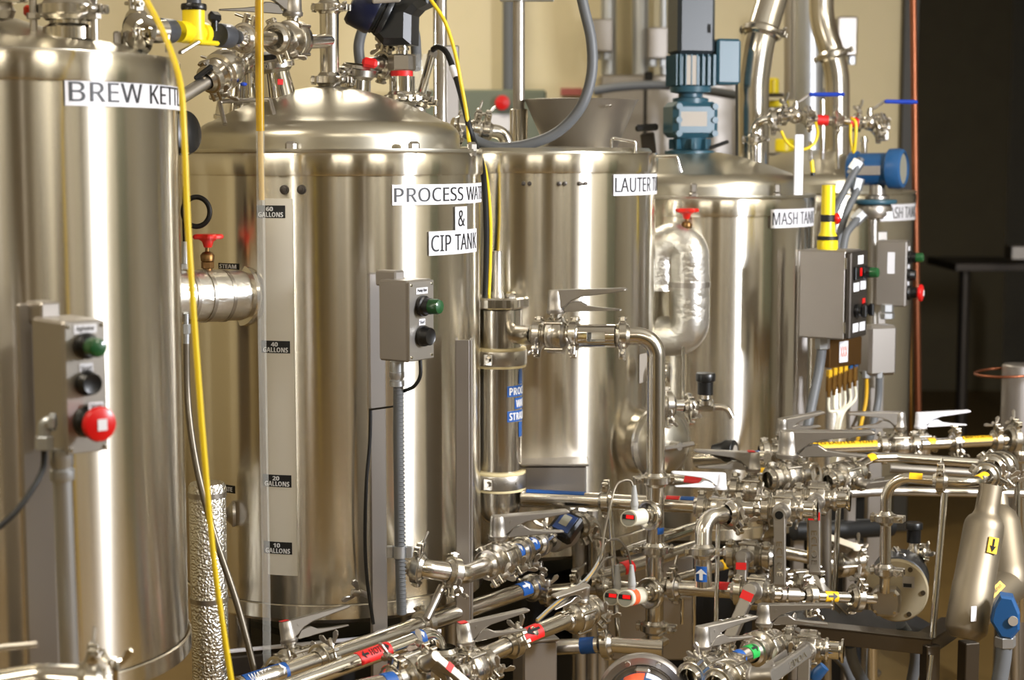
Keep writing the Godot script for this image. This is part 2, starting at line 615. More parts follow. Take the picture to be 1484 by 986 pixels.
func behind_camera() -> void:
	# out of view; kinds and places chosen for the upright bands in the steel
	var t := thing("unseen_strobe_stand", "unseen flash lamp on a stand out of the frame at the right", "lamp", Vector3(UNSEEN_STROBE.x, 0, UNSEEN_STROBE.z))
	var g := Geo.new()
	var o := UNSEEN_STROBE
	var d := (Vector3(-0.35, 1.35, -4.2) - o).normalized()
	g.rod(o - d * 0.30, o - d * 0.03, 0.055, 24, 0.006)
	part(g, "lamp_head", M.black_plastic, t)
	g = Geo.new()
	g.box(Transform3D(Basis.looking_at(d), o - d * 0.012), Vector3(0.26, 0.36, 0.016), 0.004)
	part(g, "lamp_diffuser", lamp_glow(), t)
	g = Geo.new()
	g.rod(Vector3(o.x, 0.5, o.z) - d * 0.16, o - d * 0.16, 0.012, 12)
	for k in 3:
		var a := TAU * k / 3.0
		g.rod(Vector3(o.x, 0.62, o.z) - d * 0.16, Vector3(o.x + sin(a) * 0.45, 0.0, o.z + cos(a) * 0.45), 0.009, 8)
	part(g, "stand", M.black_plastic, t)
	_unseen_posts()
	# unseen boards, cupboards and doors, placed to mirror as bands in the tanks
	for q: Array in [
			["sheet_steel", "unseen tall steel cabinet on the right wall, mirrored in the tanks", "unseen_cupboard", Vector3(3.15, 1.1, 1.9), Vector3(0.5, 2.2, 1.2)],
			["dark_trim", "unseen narrow dark cabinet on the right wall, mirrored in the tanks", "unseen_locker", Vector3(3.25, 1.1, 0.45), Vector3(0.3, 2.2, 0.35)],
			["door_brown", "unseen brown door on the right wall, mirrored in the tanks", "door", Vector3(3.42, 1.05, -0.45), Vector3(0.06, 2.1, 0.7)],
			["cabinet_green", "unseen grey-green cabinet on the right wall, mirrored in the tanks", "unseen_locker", Vector3(3.2, 1.1, -3.6), Vector3(0.4, 2.2, 0.5)],
			["door_brown", "unseen brown door in the wall behind the viewer", "door", Vector3(1.6, 1.05, 4.0), Vector3(1.0, 2.1, 0.06)],
			["pale_board", "unseen narrow pale panel right of the brown door behind the viewer", "unseen_board", Vector3(2.5, 1.3, 4.0), Vector3(0.4, 2.4, 0.06)],
			["dark_trim", "unseen tall dark cabinet against the wall behind the viewer", "unseen_cupboard", Vector3(-0.7, 1.0, 3.75), Vector3(0.9, 2.0, 0.5)],
			["pale_board", "unseen pale panel on the wall behind the viewer", "unseen_board", Vector3(-2.4, 1.4, 4.02), Vector3(0.7, 2.2, 0.05)],
			["dark_trim", "unseen dark cabinet on the left wall, mirrored in the tanks", "unseen_cupboard", Vector3(-3.8, 1.0, 0.6), Vector3(0.4, 2.0, 1.2)],
			["door_brown", "unseen brown door on the left wall, mirrored in the tanks", "door", Vector3(-3.98, 1.05, -1.6), Vector3(0.06, 2.1, 1.0)],
			["dark_trim", "unseen long dark bench behind the viewer", "unseen_counter", Vector3(0.6, 0.48, 2.3), Vector3(3.6, 0.96, 0.6)]]:
		g = Geo.new()
		g.box(Transform3D(Basis(), q[3]), q[4], 0.01)
		tag(part(g, q[2], M[q[0]]), q[1], q[2])


func _unseen_posts() -> void:  # unseen posts, placed to mirror as slim pale and dark streaks
	for q: Array in [["white", 1.3, 1.3, 0.05, "right of the viewer"], ["dark", 0.9, 1.9, 0.06, "before the long bench"], ["white", 2.4, 0.9, 0.06, "by the narrow dark cabinet"], ["dark", 2.85, 0.1, 0.05, "by the brown side door"], ["white", 0.3, 2.9, 0.07, "behind the long bench"], ["dark", -1.6, 2.6, 0.07, "left behind the viewer"], ["white", -2.0, 1.2, 0.05, "left of the viewer"], ["white", 3.0, -1.2, 0.05, "beside the flash stand, nearer the wall"], ["dark", 2.9, -1.75, 0.04, "beside the strobe"]]:
		var g := Geo.new()
		g.rod(Vector3(q[1], 0, q[2]), Vector3(q[1], 3.4, q[2]), q[3], 20)
		tag(part(g, "unseen_post", M.white_rail if q[0] == "white" else M.dark_trim), "%s unseen floor-to-ceiling post %s" % [q[0], q[4]], "post", "unseen posts outside the frame")


func lamp_glow() -> StandardMaterial3D:
	if not M.has("lamp_glow"):
		var m := mat("lamp_glow", Color(0.9, 0.88, 0.82), 0.6)
		m.emission_enabled = true
		m.emission = Color(1.0, 0.92, 0.76)
		m.emission_energy_multiplier = 1.0
	return M.lamp_glow


# ---------------------------------------------------------------- tanks

const R_TANK := 0.33
const TOP := 1.655     # the rims lie at eye height
const LOW := 0.70      # underside of the jackets

var kettle_at := Vector3(-0.885, 0, -2.87)
var process_at := Vector3(-0.398, 0, -3.78)
var lauter_at := Vector3(0.030, 0, -4.33)
var mash_at := Vector3(0.516, 0, -4.86)
var spare_at := Vector3(0.955, 0, -5.55)


func arc(c: Vector2, r: float, a0: float, a1: float, k: int, sq := 1.0) -> Array:
	var out: Array = []
	for i in k + 1:
		var a := lerpf(a0, a1, float(i) / k)
		out.append(c + Vector2(cos(a) * r, sin(a) * r * sq))
	return out


func tank(called: String, label: String, at: Vector3, top: float, low: float, r: float, dome: float, dome_r: float, flange: bool) -> Node3D:
	var t := thing(called, label, "tank", Vector3(at.x, low, at.z))
	var o := Transform3D(Basis(), at)
	var g := Geo.new()
	g.lathe([Vector2(r * 0.72, low - 0.015), Vector2(r - 0.03, low - 0.012), Vector2(r - 0.006, low + 0.002), Vector2(r - 0.002, low + 0.03), Vector2(r - 0.002, top - 0.02)], o, 128)
	part(g, "jacket", M.brushed_tank_steel, t)
	g = Geo.new()
	g.lathe([Vector2(r, low + 0.004), Vector2(r + 0.003, low + 0.004), Vector2(r + 0.003, low + 0.032), Vector2(r, low + 0.034)], o, 128)
	part(g, "base_band", M.brushed_tank_steel, t)
	g = Geo.new()
	g.lathe([Vector2(r - 0.01, top - 0.046), Vector2(r + 0.003, top - 0.046), Vector2(r + 0.004, top - 0.043), Vector2(r + 0.004, top - 0.006), Vector2(r + 0.001, top), Vector2(r - 0.02, top)], o, 128)
	part(g, "rim_band", M.brushed_tank_steel, t)
	if flange:
		g = Geo.new()
		g.lathe([Vector2(0.1, top), Vector2(r + 0.003, top), Vector2(r + 0.004, top + 0.002), Vector2(r + 0.004, top + 0.008), Vector2(0.1, top + 0.008)], o, 128)
		part(g, "flange_ring", M.dome_steel, t)
	g = Geo.new()
	var y := top + (0.008 if flange else 0.0)
	if dome > 0.0 and not flange:
		# low cone that springs from the rim itself
		g.lathe([Vector2(dome_r, y - 0.004), Vector2(dome_r, y + 0.003), Vector2(0.26, y + 0.020), Vector2(0.22, y + 0.028), Vector2(0.16, y + 0.041), Vector2(0.10, y + 0.056), Vector2(0.03, y + 0.079), Vector2(0.0, y + dome)], o, 96, 0, TAU, 1.0)
		part(g, "dome", M.dome_steel, t)
	elif dome > 0.0:
		# dished head: upright skirt, tight knuckle, shallow cone-like crown
		var pr: Array = [Vector2(dome_r, y), Vector2(dome_r, y + 0.022)]
		var kn := 0.05
		for i in range(1, 9):
			var a := (PI / 2 - 0.30) * i / 8.0
			pr.append(Vector2(dome_r - kn + kn * cos(a), y + 0.022 + kn * 0.8 * sin(a)))
		var last: Vector2 = pr[-1]
		for i in range(1, 15):
			var f := i / 14.0
			pr.append(Vector2(last.x * (1.0 - f), last.y + (dome - (last.y - y)) * (1.0 - pow(1.0 - f, 1.7))))
		pr[-1].x = 0.0
		g.lathe(pr, o, 96, 0, TAU, 1.0)
		part(g, "dome", M.dome_steel, t)
	else:
		g.lathe([Vector2(r - 0.012, y - 0.01), Vector2(r - 0.012, y + 0.004), Vector2(r - 0.02, y + 0.012), Vector2(0.0, y + 0.02)], o, 96)
		part(g, "lid", M.dome_steel, t)
	g = Geo.new()
	g.box(Transform3D(Basis(Vector3.UP, PI / 4), Vector3(at.x, low * 0.46, at.z)), Vector3(0.30, low * 0.84, 0.30), 0.01)  # added black box that darkens the space under the tank
	part(g, "added_dark_box", M.motor_black, t)
	for k in 4:
		var a := TAU * (k + 0.5) / 4.0
		g = Geo.new()
		var p := at + Vector3(sin(a), 0, cos(a)) * (r - 0.07)
		g.rod(Vector3(p.x, 0.012, p.z), Vector3(p.x, low + 0.0, p.z), 0.024, 20)
		g.lathe([Vector2(0, 0), Vector2(0.04, 0), Vector2(0.04, 0.01), Vector2(0.026, 0.02), Vector2(0, 0.02)], Transform3D(Basis(), Vector3(p.x, 0, p.z)), 20)
		part(g, "leg", M.satin_steel, t)
	return t


# a sticker wound round a barrel of radius r: from the angle of pixel column x0, w metres long, with lettering
func on_barrel(at: Vector3, r: float, ang: float, s: float, y: float) -> Vector3:
	var a := ang + s / r
	return at + Vector3(sin(a) * r, y, cos(a) * r)


# the angle round a barrel at which the view ray of pixel (px, py) first meets it, and the height there
func meet(at: Vector3, r: float, px: float, py: float) -> Vector2:
	var d := (P(px, py, 1.0) - EYE)
	var ox := EYE.x - at.x
	var oz := EYE.z - at.z
	var a := d.x * d.x + d.z * d.z
	var b := 2.0 * (ox * d.x + oz * d.z)
	var c := ox * ox + oz * oz - r * r
	var q := maxf(0.0, b * b - 4 * a * c)
	var k := (-b - sqrt(q)) / (2 * a)
	var p := EYE + d * k
	return Vector2(atan2(p.x - at.x, p.z - at.z), p.y)


func strip_on(at: Vector3, r: float, a0: float, w: float, y0: float, y1: float, called: String, m: Material, parent: Node3D, lift := 0.0012) -> MeshInstance3D:
	var g := Geo.new()
	var rr := r + lift
	var k := maxi(4, int(w / 0.012))
	g.lathe([Vector2(r - 0.001, y0), Vector2(rr, y0), Vector2(rr, y1), Vector2(r - 0.001, y1)], Transform3D(Basis(), at), k, a0, a0 + w / r)
	return part(g, called, m, parent)


func letters_mesh(text: String, size: float, depth: float, bold := false) -> ArrayMesh:
	var key := "text:%s:%f:%f:%s" % [text, size, depth, bold]
	if kept.has(key):
		return kept[key]
	var tm := TextMesh.new()
	var f := SystemFont.new()
	f.font_names = PackedStringArray(["Droid Sans"])
	if bold:
		f.font_weight = 700
	tm.font = f
	tm.text = text
	tm.font_size = 64
	tm.pixel_size = size / 46.0
	tm.depth = depth
	tm.curve_step = 2.0
	tm.horizontal_alignment = HORIZONTAL_ALIGNMENT_CENTER
	tm.vertical_alignment = VERTICAL_ALIGNMENT_CENTER
	var am := ArrayMesh.new()
	am.add_surface_from_arrays(Mesh.PRIMITIVE_TRIANGLES, tm.get_mesh_arrays())
	kept[key] = am
	return am


# lettering bent round a barrel; cap height size, squeezed to width w
func letters_on(text: String, at: Vector3, r: float, a_mid: float, y: float, size: float, w: float, m: Material, parent: Node3D, bold := false) -> MeshInstance3D:
	var src := letters_mesh(text, size, 0.001, bold)
	var arr := src.surface_get_arrays(0)
	var vs: PackedVector3Array = arr[Mesh.ARRAY_VERTEX]
	var ns: PackedVector3Array = arr[Mesh.ARRAY_NORMAL]
	var box := src.get_aabb()
	var k := w / box.size.x
	var mid := box.get_center()
	for i in vs.size():
		var a := a_mid + (vs[i].x - mid.x) * k / r
		var rr := r + vs[i].z + 0.0005
		var nn := ns[i]
		vs[i] = Vector3(sin(a) * rr, vs[i].y - mid.y, cos(a) * rr)
		ns[i] = Vector3(sin(a) * nn.z + cos(a) * nn.x, nn.y, cos(a) * nn.z - sin(a) * nn.x)
	arr[Mesh.ARRAY_VERTEX] = vs
	arr[Mesh.ARRAY_NORMAL] = ns
	arr[Mesh.ARRAY_TANGENT] = null
	var am := ArrayMesh.new()
	am.add_surface_from_arrays(Mesh.PRIMITIVE_TRIANGLES, arr)
	return put(am, Transform3D(Basis(), at + Vector3(0, y, 0)), "lettering", m, parent)


# flat lettering centred at a place, facing along z of the basis
func letters(text: String, xf: Transform3D, size: float, w: float, m: Material, parent: Node3D, bold := false) -> MeshInstance3D:
	var src := letters_mesh(text, size, 0.0008, bold)
	var k := 1.0 if w <= 0.0 else w / src.get_aabb().size.x
	var mid := src.get_aabb().get_center()
	return put(src, xf * Transform3D(Basis.from_scale(Vector3(k, 1, 1)), Vector3(-mid.x * k, -mid.y, 0)), "lettering", m, parent)


func sign_on(t: Node3D, at: Vector3, r: float, text: String, x0: float, y_top: float, y_bot: float, w: float, tx0: float, tw: float) -> void:
	var a := meet(at, r, x0, y_top)
	var b := meet(at, r, x0, y_bot)
	var s := strip_on(at, r, a.x, w, b.y, a.y, "name_strip", M.white_label, t)
	letters_on(text, at, r + 0.0012, a.x + (tx0 + tw / 2.0) / r, (a.y + b.y) / 2.0, (a.y - b.y) * 0.68, tw, M.letter_black, s)


func tanks() -> void:
	var t := tank("brew_kettle", "large steel tank at the far left marked BREW KETTLE", kettle_at, 1.808, 0.80, R_TANK, 0.082, R_TANK - 0.035, false)
	sign_on(t, kettle_at, R_TANK + 0.0, "BREW KETTLE", 93, 111, 153, 0.36, 0.006, 0.34)
	t = tank("process_tank", "domed steel tank marked PROCESS WATER & CIP TANK", process_at, TOP, LOW, R_TANK, 0.137, R_TANK - 0.045, true)
	sign_on(t, process_at, R_TANK, "PROCESS WATER", 568, 268, 298, 0.375, 0.004, 0.365)
	sign_on(t, process_at, R_TANK, "&", 659, 300, 334, 0.05, 0.011, 0.027)
	sign_on(t, process_at, R_TANK, "CIP TANK", 621, 336, 371, 0.19, 0.006, 0.178)
	t = tank("lauter_tank", "flat-lidded steel tank marked LAUTER with a funnel on top", lauter_at, TOP, LOW, R_TANK, 0.0, 0.0, false)
	sign_on(t, lauter_at, R_TANK, "LAUTER TUN", 889, 253, 284, 0.27, 0.004, 0.26)
	t = tank("mash_tank", "domed steel tank marked MASH below the teal motor", mash_at, 1.535, 0.62, R_TANK, 0.12, R_TANK - 0.04, true)
	sign_on(t, mash_at, R_TANK + 0.004, "MASH TANK", 1117, 304, 331, 0.22, 0.005, 0.21)
	t = tank("mash_tank", "last steel tank of the row, marked ASH, beside the copper pipe", spare_at, 1.53, 0.62, R_TANK, 0.13, R_TANK - 0.04, true)
	sign_on(t, spare_at, R_TANK + 0.004, "MASH TANK", 1276, 297, 321, 0.22, 0.005, 0.21)


# ---------------------------------------------------------------- fittings

func W(a: Array) -> Vector3:
	return P(a[0], a[1], a[2])


func WS(list: Array) -> Array:
	return list.map(func(a): return W(a))


func pipe(label: String, pts: Array, r: float, rad: float, m: Material, called := "steel_pipe", category := "pipe", group := "", soft := false) -> Node3D:
	var w: Array = WS(pts)
	var t := thing(called, label, category, w[0], group)
	var g := Geo.new()
	var path: Array = spline(w, 10) if soft else bend(w, rad, 10)
	g.tube(path, r, 24 if r > 0.009 else 12)
	part(g, "tube", m, t)
	paths[t] = path
	return t


var paths := {}


# the point of a pipe's centre line nearest to c, and the line's direction there
func on_axis(t: Node3D, c: Vector3, axis: Vector3) -> Array:
	if not paths.has(t):
		return [c, axis.normalized()]
	var best := 0.05
	var out := [c, axis.normalized()]
	var p: Array = paths[t]
	for i in p.size() - 1:
		var q := Geometry3D.get_closest_point_to_segment(c, p[i], p[i + 1])
		if q.distance_to(c) < best and p[i].distance_to(p[i + 1]) > 1e-5:
			best = q.distance_to(c)
			var d: Vector3 = (p[i + 1] - p[i]).normalized()
			out = [q, d if d.dot(axis) >= 0.0 else -d]
	return out


# a cable or hose that is one mesh
func cable(label: String, pts: Array, r: float, m: Material, called := "cable", category := "cable", group := "") -> Node3D:
	var g := Geo.new()
	g.tube(spline(WS(pts), 10), r, 12)
	return tag(part(g, called, m), label, category, group)


func wing_mesh() -> Mesh:
	return keep("wing", func(g: Geo):
		g.lathe([Vector2(0, -0.002), Vector2(0.0068, -0.002), Vector2(0.0058, 0.010), Vector2(0.0042, 0.012), Vector2(0, 0.012)], Transform3D(), 12)
		for s: float in [1.0, -1.0]:
			g.extrude([Vector2(0.003 * s, 0.000), Vector2(0.010 * s, 0.003), Vector2(0.021 * s, 0.014), Vector2(0.0225 * s, 0.021), Vector2(0.019 * s, 0.025), Vector2(0.012 * s, 0.022), Vector2(0.0075 * s, 0.011), Vector2(0.003 * s, 0.010)], 0.0042, Transform3D(), 0.001))


func clamp_mesh(r: float) -> Mesh:
	return keep("clamp%.4f" % r, func(g: Geo):
		var q := r + 0.0120
		g.lathe([Vector2(r, -0.016), Vector2(r + 0.0008, -0.0155), Vector2(r + 0.0058, -0.0088), Vector2(q - 0.0015, -0.0080), Vector2(q, -0.0070), Vector2(q, 0.0070), Vector2(q - 0.0015, 0.0080), Vector2(r + 0.0058, 0.0088), Vector2(r + 0.0008, 0.0155), Vector2(r, 0.016)], Transform3D(), 36, 0, TAU, 0.35)
		for s: float in [1.0, -1.0]:
			g.box(Transform3D(Basis(), Vector3(q + 0.006, 0, s * 0.0090)), Vector3(0.022, 0.0145, 0.0085), 0.0015)
		g.rod(Vector3(q + 0.008, 0, -0.021), Vector3(q + 0.008, 0, 0.034), 0.0032, 8)
		g.hexrod(Vector3(q + 0.008, 0, -0.021), Vector3(q + 0.008, 0, -0.0135), 0.0058)
		g.box(Transform3D(Basis(), Vector3(-q - 0.003, 0, 0)), Vector3(0.012, 0.0125, 0.020), 0.002)
		g.rod(Vector3(-q - 0.005, -0.0095, 0.0055), Vector3(-q - 0.005, 0.0095, 0.0055), 0.0032, 8)
		g.rod(Vector3(-q - 0.005, -0.0095, -0.0055), Vector3(-q - 0.005, 0.0095, -0.0055), 0.0032, 8))


# a hinged ring clamp round a pipe at c, its wing nut on the side "side", the bolt crossing it
func ring_clamp(t: Node3D, c: Vector3, axis: Vector3, r: float, side: Vector3, turn := 0.0, nut := true) -> void:
	var snap := on_axis(t, c, axis)
	c = snap[0]
	var y: Vector3 = snap[1]
	var x := (side - y * side.dot(y)).normalized()
	var b := Basis(x, y, x.cross(y))
	var k := put(clamp_mesh(r), Transform3D(b, c), "clamp", M.clamp_steel, t)
	if nut:
		var q := r + 0.0195
		var o := c + b * Vector3(q, 0, 0.020)
		var nb := Basis(b.x, b.z, -b.y) * Basis(Vector3.UP, turn)
		put(wing_mesh(), Transform3D(nb, o), "wing_nut", M.satin_steel, k if _third(t) else t)


func _third(t: Node3D) -> bool:
	return t.get_parent() == self


func lever_mesh() -> Mesh:
	return keep("lever", func(g: Geo):
		# hub: a round boss under a tapering grip
		g.lathe([Vector2(0, -0.002), Vector2(0.019, -0.002), Vector2(0.0205, 0.0), Vector2(0.0205, 0.006), Vector2(0.0185, 0.008), Vector2(0.0172, 0.030), Vector2(0.0160, 0.046), Vector2(0.0145, 0.0485), Vector2(0, 0.049)], Transform3D(), 24)
		g.extrude([Vector2(-0.013, 0.012), Vector2(-0.012, 0.044), Vector2(-0.007, 0.0488), Vector2(0.10, 0.0520), Vector2(0.150, 0.0535), Vector2(0.156, 0.0515), Vector2(0.156, 0.0480), Vector2(0.150, 0.0462), Vector2(0.060, 0.0345), Vector2(0.038, 0.0265), Vector2(0.020, 0.012), Vector2(0.012, 0.008)], 0.025, Transform3D(), 0.002)
		g.rod(Vector3(0.026, 0.036, -0.0135), Vector3(0.026, 0.036, 0.0135), 0.0035, 8))


func trigger_mesh() -> Mesh:
	return keep("trigger", func(g: Geo):
		g.extrude([Vector2(0.018, 0.004), Vector2(0.030, 0.0205), Vector2(0.044, 0.0245), Vector2(0.055, 0.0245), Vector2(0.070, 0.0155), Vector2(0.100, 0.0115), Vector2(0.144, 0.0080), Vector2(0.144, 0.0045), Vector2(0.090, 0.0040), Vector2(0.024, 0.0015)], 0.018, Transform3D(), 0.0015))


func body_mesh(r: float) -> Mesh:
	return keep("valvebody%.4f" % r, func(g: Geo):
		var q := r + 0.0205
		g.lathe([Vector2(r, -0.042), Vector2(r + 0.006, -0.040), Vector2(r + 0.0075, -0.036), Vector2(r + 0.0035, -0.031), Vector2(r + 0.0035, -0.026), Vector2(q - 0.006, -0.0175), Vector2(q - 0.001, -0.0165), Vector2(q, -0.0145), Vector2(q, -0.0015), Vector2(q - 0.0015, -0.0008), Vector2(q - 0.0015, 0.0008), Vector2(q, 0.0015), Vector2(q, 0.0145), Vector2(q - 0.001, 0.0165), Vector2(q - 0.006, 0.0175), Vector2(r + 0.0035, 0.026), Vector2(r + 0.0035, 0.031), Vector2(r + 0.0075, 0.036), Vector2(r + 0.006, 0.040), Vector2(r, 0.042)], Transform3D(), 36)
		for k in 4:
			var a := TAU * (k + 0.5) / 4.0
			var o := Vector3(sin(a), 0, cos(a)) * (q - 0.0005)
			g.rod(o + Vector3(0, -0.021, 0), o + Vector3(0, 0.021, 0), 0.0042, 8, 0.001)
		# the neck that carries the stem, along +z
		g.lathe([Vector2(0.012, q - 0.004), Vector2(0.012, q + 0.004), Vector2(0.017, q + 0.005), Vector2(0.017, q + 0.0085), Vector2(0, q + 0.0085)], Transform3D(Basis(Vector3.RIGHT, Vector3.BACK, Vector3.DOWN), Vector3.ZERO), 20))


# a butterfly valve: c centre, axis along the pipe, stem towards the lever's hub, lever the way the grip points
func valve(label: String, c: Vector3, axis: Vector3, stem: Vector3, lever: Vector3, r := 0.019, side := Vector3.ZERO, opt := {}) -> Node3D:
	var t := thing("butterfly_valve", label, "valve", c, opt.get("group", ""))
	var y := axis.normalized()
	var z := (stem - y * stem.dot(y)).normalized()
	var b := Basis(y.cross(z), y, z)
	put(body_mesh(r), Transform3D(b, c), "body", M.clamp_steel, t)
	var up := z
	var x := (lever - up * lever.dot(up)).normalized()
	var hb := Basis(x, up, x.cross(up))
	var at := c + up * (r + 0.0205 + 0.0095)
	var k: float = opt.get("size", 1.0)
	var lb := hb.scaled(Vector3.ONE * k)
	var lv := put(lever_mesh(), Transform3D(lb, at), "lever", M[opt.get("metal", "cast_steel")], t)
	put(trigger_mesh(), Transform3D(lb, at), "trigger", M[opt.get("metal", "cast_steel")], t)
	if opt.get("cap", false):
		var g := Geo.new()
		var ct := at + up * 0.0488 * k
		g.rod(ct, ct + up * 0.002, 0.009 * k, 16)
		part(g, "cap", M.black_plastic, lv)
	if opt.has("band"):
		var g := Geo.new()
		g.box(Transform3D(lb, at + hb * Vector3(opt.get("band_at", 0.012), 0.0505, 0) * k), Vector3(0.018, 0.0012, 0.026))
		part(g, "sticker", M[opt.band], lv)
	if opt.get("raised", "") != "":
		var s := letters_mesh(opt.raised, 0.012, 0.0016)
		var fb := Basis(hb.x, -hb.z, hb.y)
		letters(opt.raised, Transform3D(fb, at + hb * Vector3(0.095, 0.0535, 0) * k), 0.012, 0.075, M.bright_steel, lv)
	if opt.get("clamps", true):
		for s: float in [1.0, -1.0]:
			if opt.get("one", 0.0) == -s:
				continue
			ring_clamp(t, c + y * s * 0.041, y, r + 0.001, side if side != Vector3.ZERO else -z, 0.4 * s)
	if opt.has("end"):
		# an open ferrule at one end
		var s: float = opt.end
		var g := Geo.new()
		g.lathe([Vector2(r - 0.002, 0.0), Vector2(r, 0.0), Vector2(r, 0.026), Vector2(r + 0.0065, 0.031), Vector2(r + 0.0065, 0.035), Vector2(r - 0.002, 0.035), Vector2(r - 0.002, 0.0)], Transform3D(Geo.basis_y(y * s), c + y * s * 0.036), 28)
		part(g, "ferrule", M.bright_steel, t)
	return t


# a label wound on a pipe: from a to b along its axis, over the arc that faces "face"
func wrap_label(t: Node3D, a: Vector3, b: Vector3, r: float, face: Vector3, m: Material, text := "", tm: Material = null, span := 2.2, size := 0.0) -> void:
	a = on_axis(t, a, b - a)[0]
	b = on_axis(t, b, b - a)[0]
	var y := (b - a).normalized()
	var z := (face - y * face.dot(y)).normalized()
	var bs := Basis(y.cross(z), y, z)
	var g := Geo.new()
	var h := a.distance_to(b)
	var lift := 0.0009
	g.lathe([Vector2(r - 0.0008, 0), Vector2(r + lift, 0), Vector2(r + lift, h), Vector2(r - 0.0008, h)], Transform3D(bs, a), 16, -span / 2, span / 2)
	var o := part(g, "label", m, t)
	if text == "":
		return
	# arrows are drawn, words are set; both stand along the pipe
	var lb := Basis(y, -bs.x, z)
	var sz := size if size > 0.0 else r * 0.9
	var words := text.split(" ")
	var total := 0.0
	for w in words:
		total += 2.2 if w in ["<", ">"] else w.length() * 0.85 + 0.6
	var at := 0.0
	for w in words:
		var len := (2.2 if w in ["<", ">"] else w.length() * 0.85 + 0.6) / total * h * 0.92
		var c := a + y * (h * 0.04 + at + len / 2.0) + z * (r + lift + 0.0002)
		if w in ["<", ">"]:
			arrow(o, Transform3D(Basis(y, -bs.x, z) if w == ">" else Basis(-y, bs.x, z), c), len * 0.8, minf(sz * 1.3, r * 1.4), tm)
		else:
			letters(w, Transform3D(lb, c), sz, len * 0.86, tm, o)
		at += len


func arrow_poly(l: float, w: float) -> Array:
	return [Vector2(-l / 2, -w * 0.14), Vector2(l * 0.08, -w * 0.14), Vector2(l * 0.02, -w * 0.5), Vector2(l / 2, 0), Vector2(l * 0.02, w * 0.5), Vector2(l * 0.08, w * 0.14), Vector2(-l / 2, w * 0.14)]


func arrow(t: Node3D, xf: Transform3D, l: float, w: float, m: Material) -> void:
	var g := Geo.new()
	g.extrude(arrow_poly(l, w), 0.0006, xf)
	part(g, "arrow", m, t)


# hand wheel with five lobes
func handwheel_mesh() -> Mesh:
	return keep("handwheel", func(g: Geo):
		var poly: Array = []
		for i in 40:
			var a := TAU * i / 40.0
			var r := 0.029 + 0.0035 * cos(a * 5.0)
			poly.append(Vector2(cos(a), sin(a)) * r)
		g.extrude(poly, 0.010, Transform3D(Basis(Vector3.RIGHT, Vector3.FORWARD, Vector3.UP), Vector3.ZERO), 0.003)
		g.lathe([Vector2(0, -0.022), Vector2(0.008, -0.022), Vector2(0.012, -0.010), Vector2(0.022, -0.004), Vector2(0, -0.004)], Transform3D(), 20))


# ---------------------------------------------------------------- piping in front of the tanks

func front_piping() -> void:
	strainer()
	riser()
	process_outlet()
	long_lines()
	low_right()
	low_left()


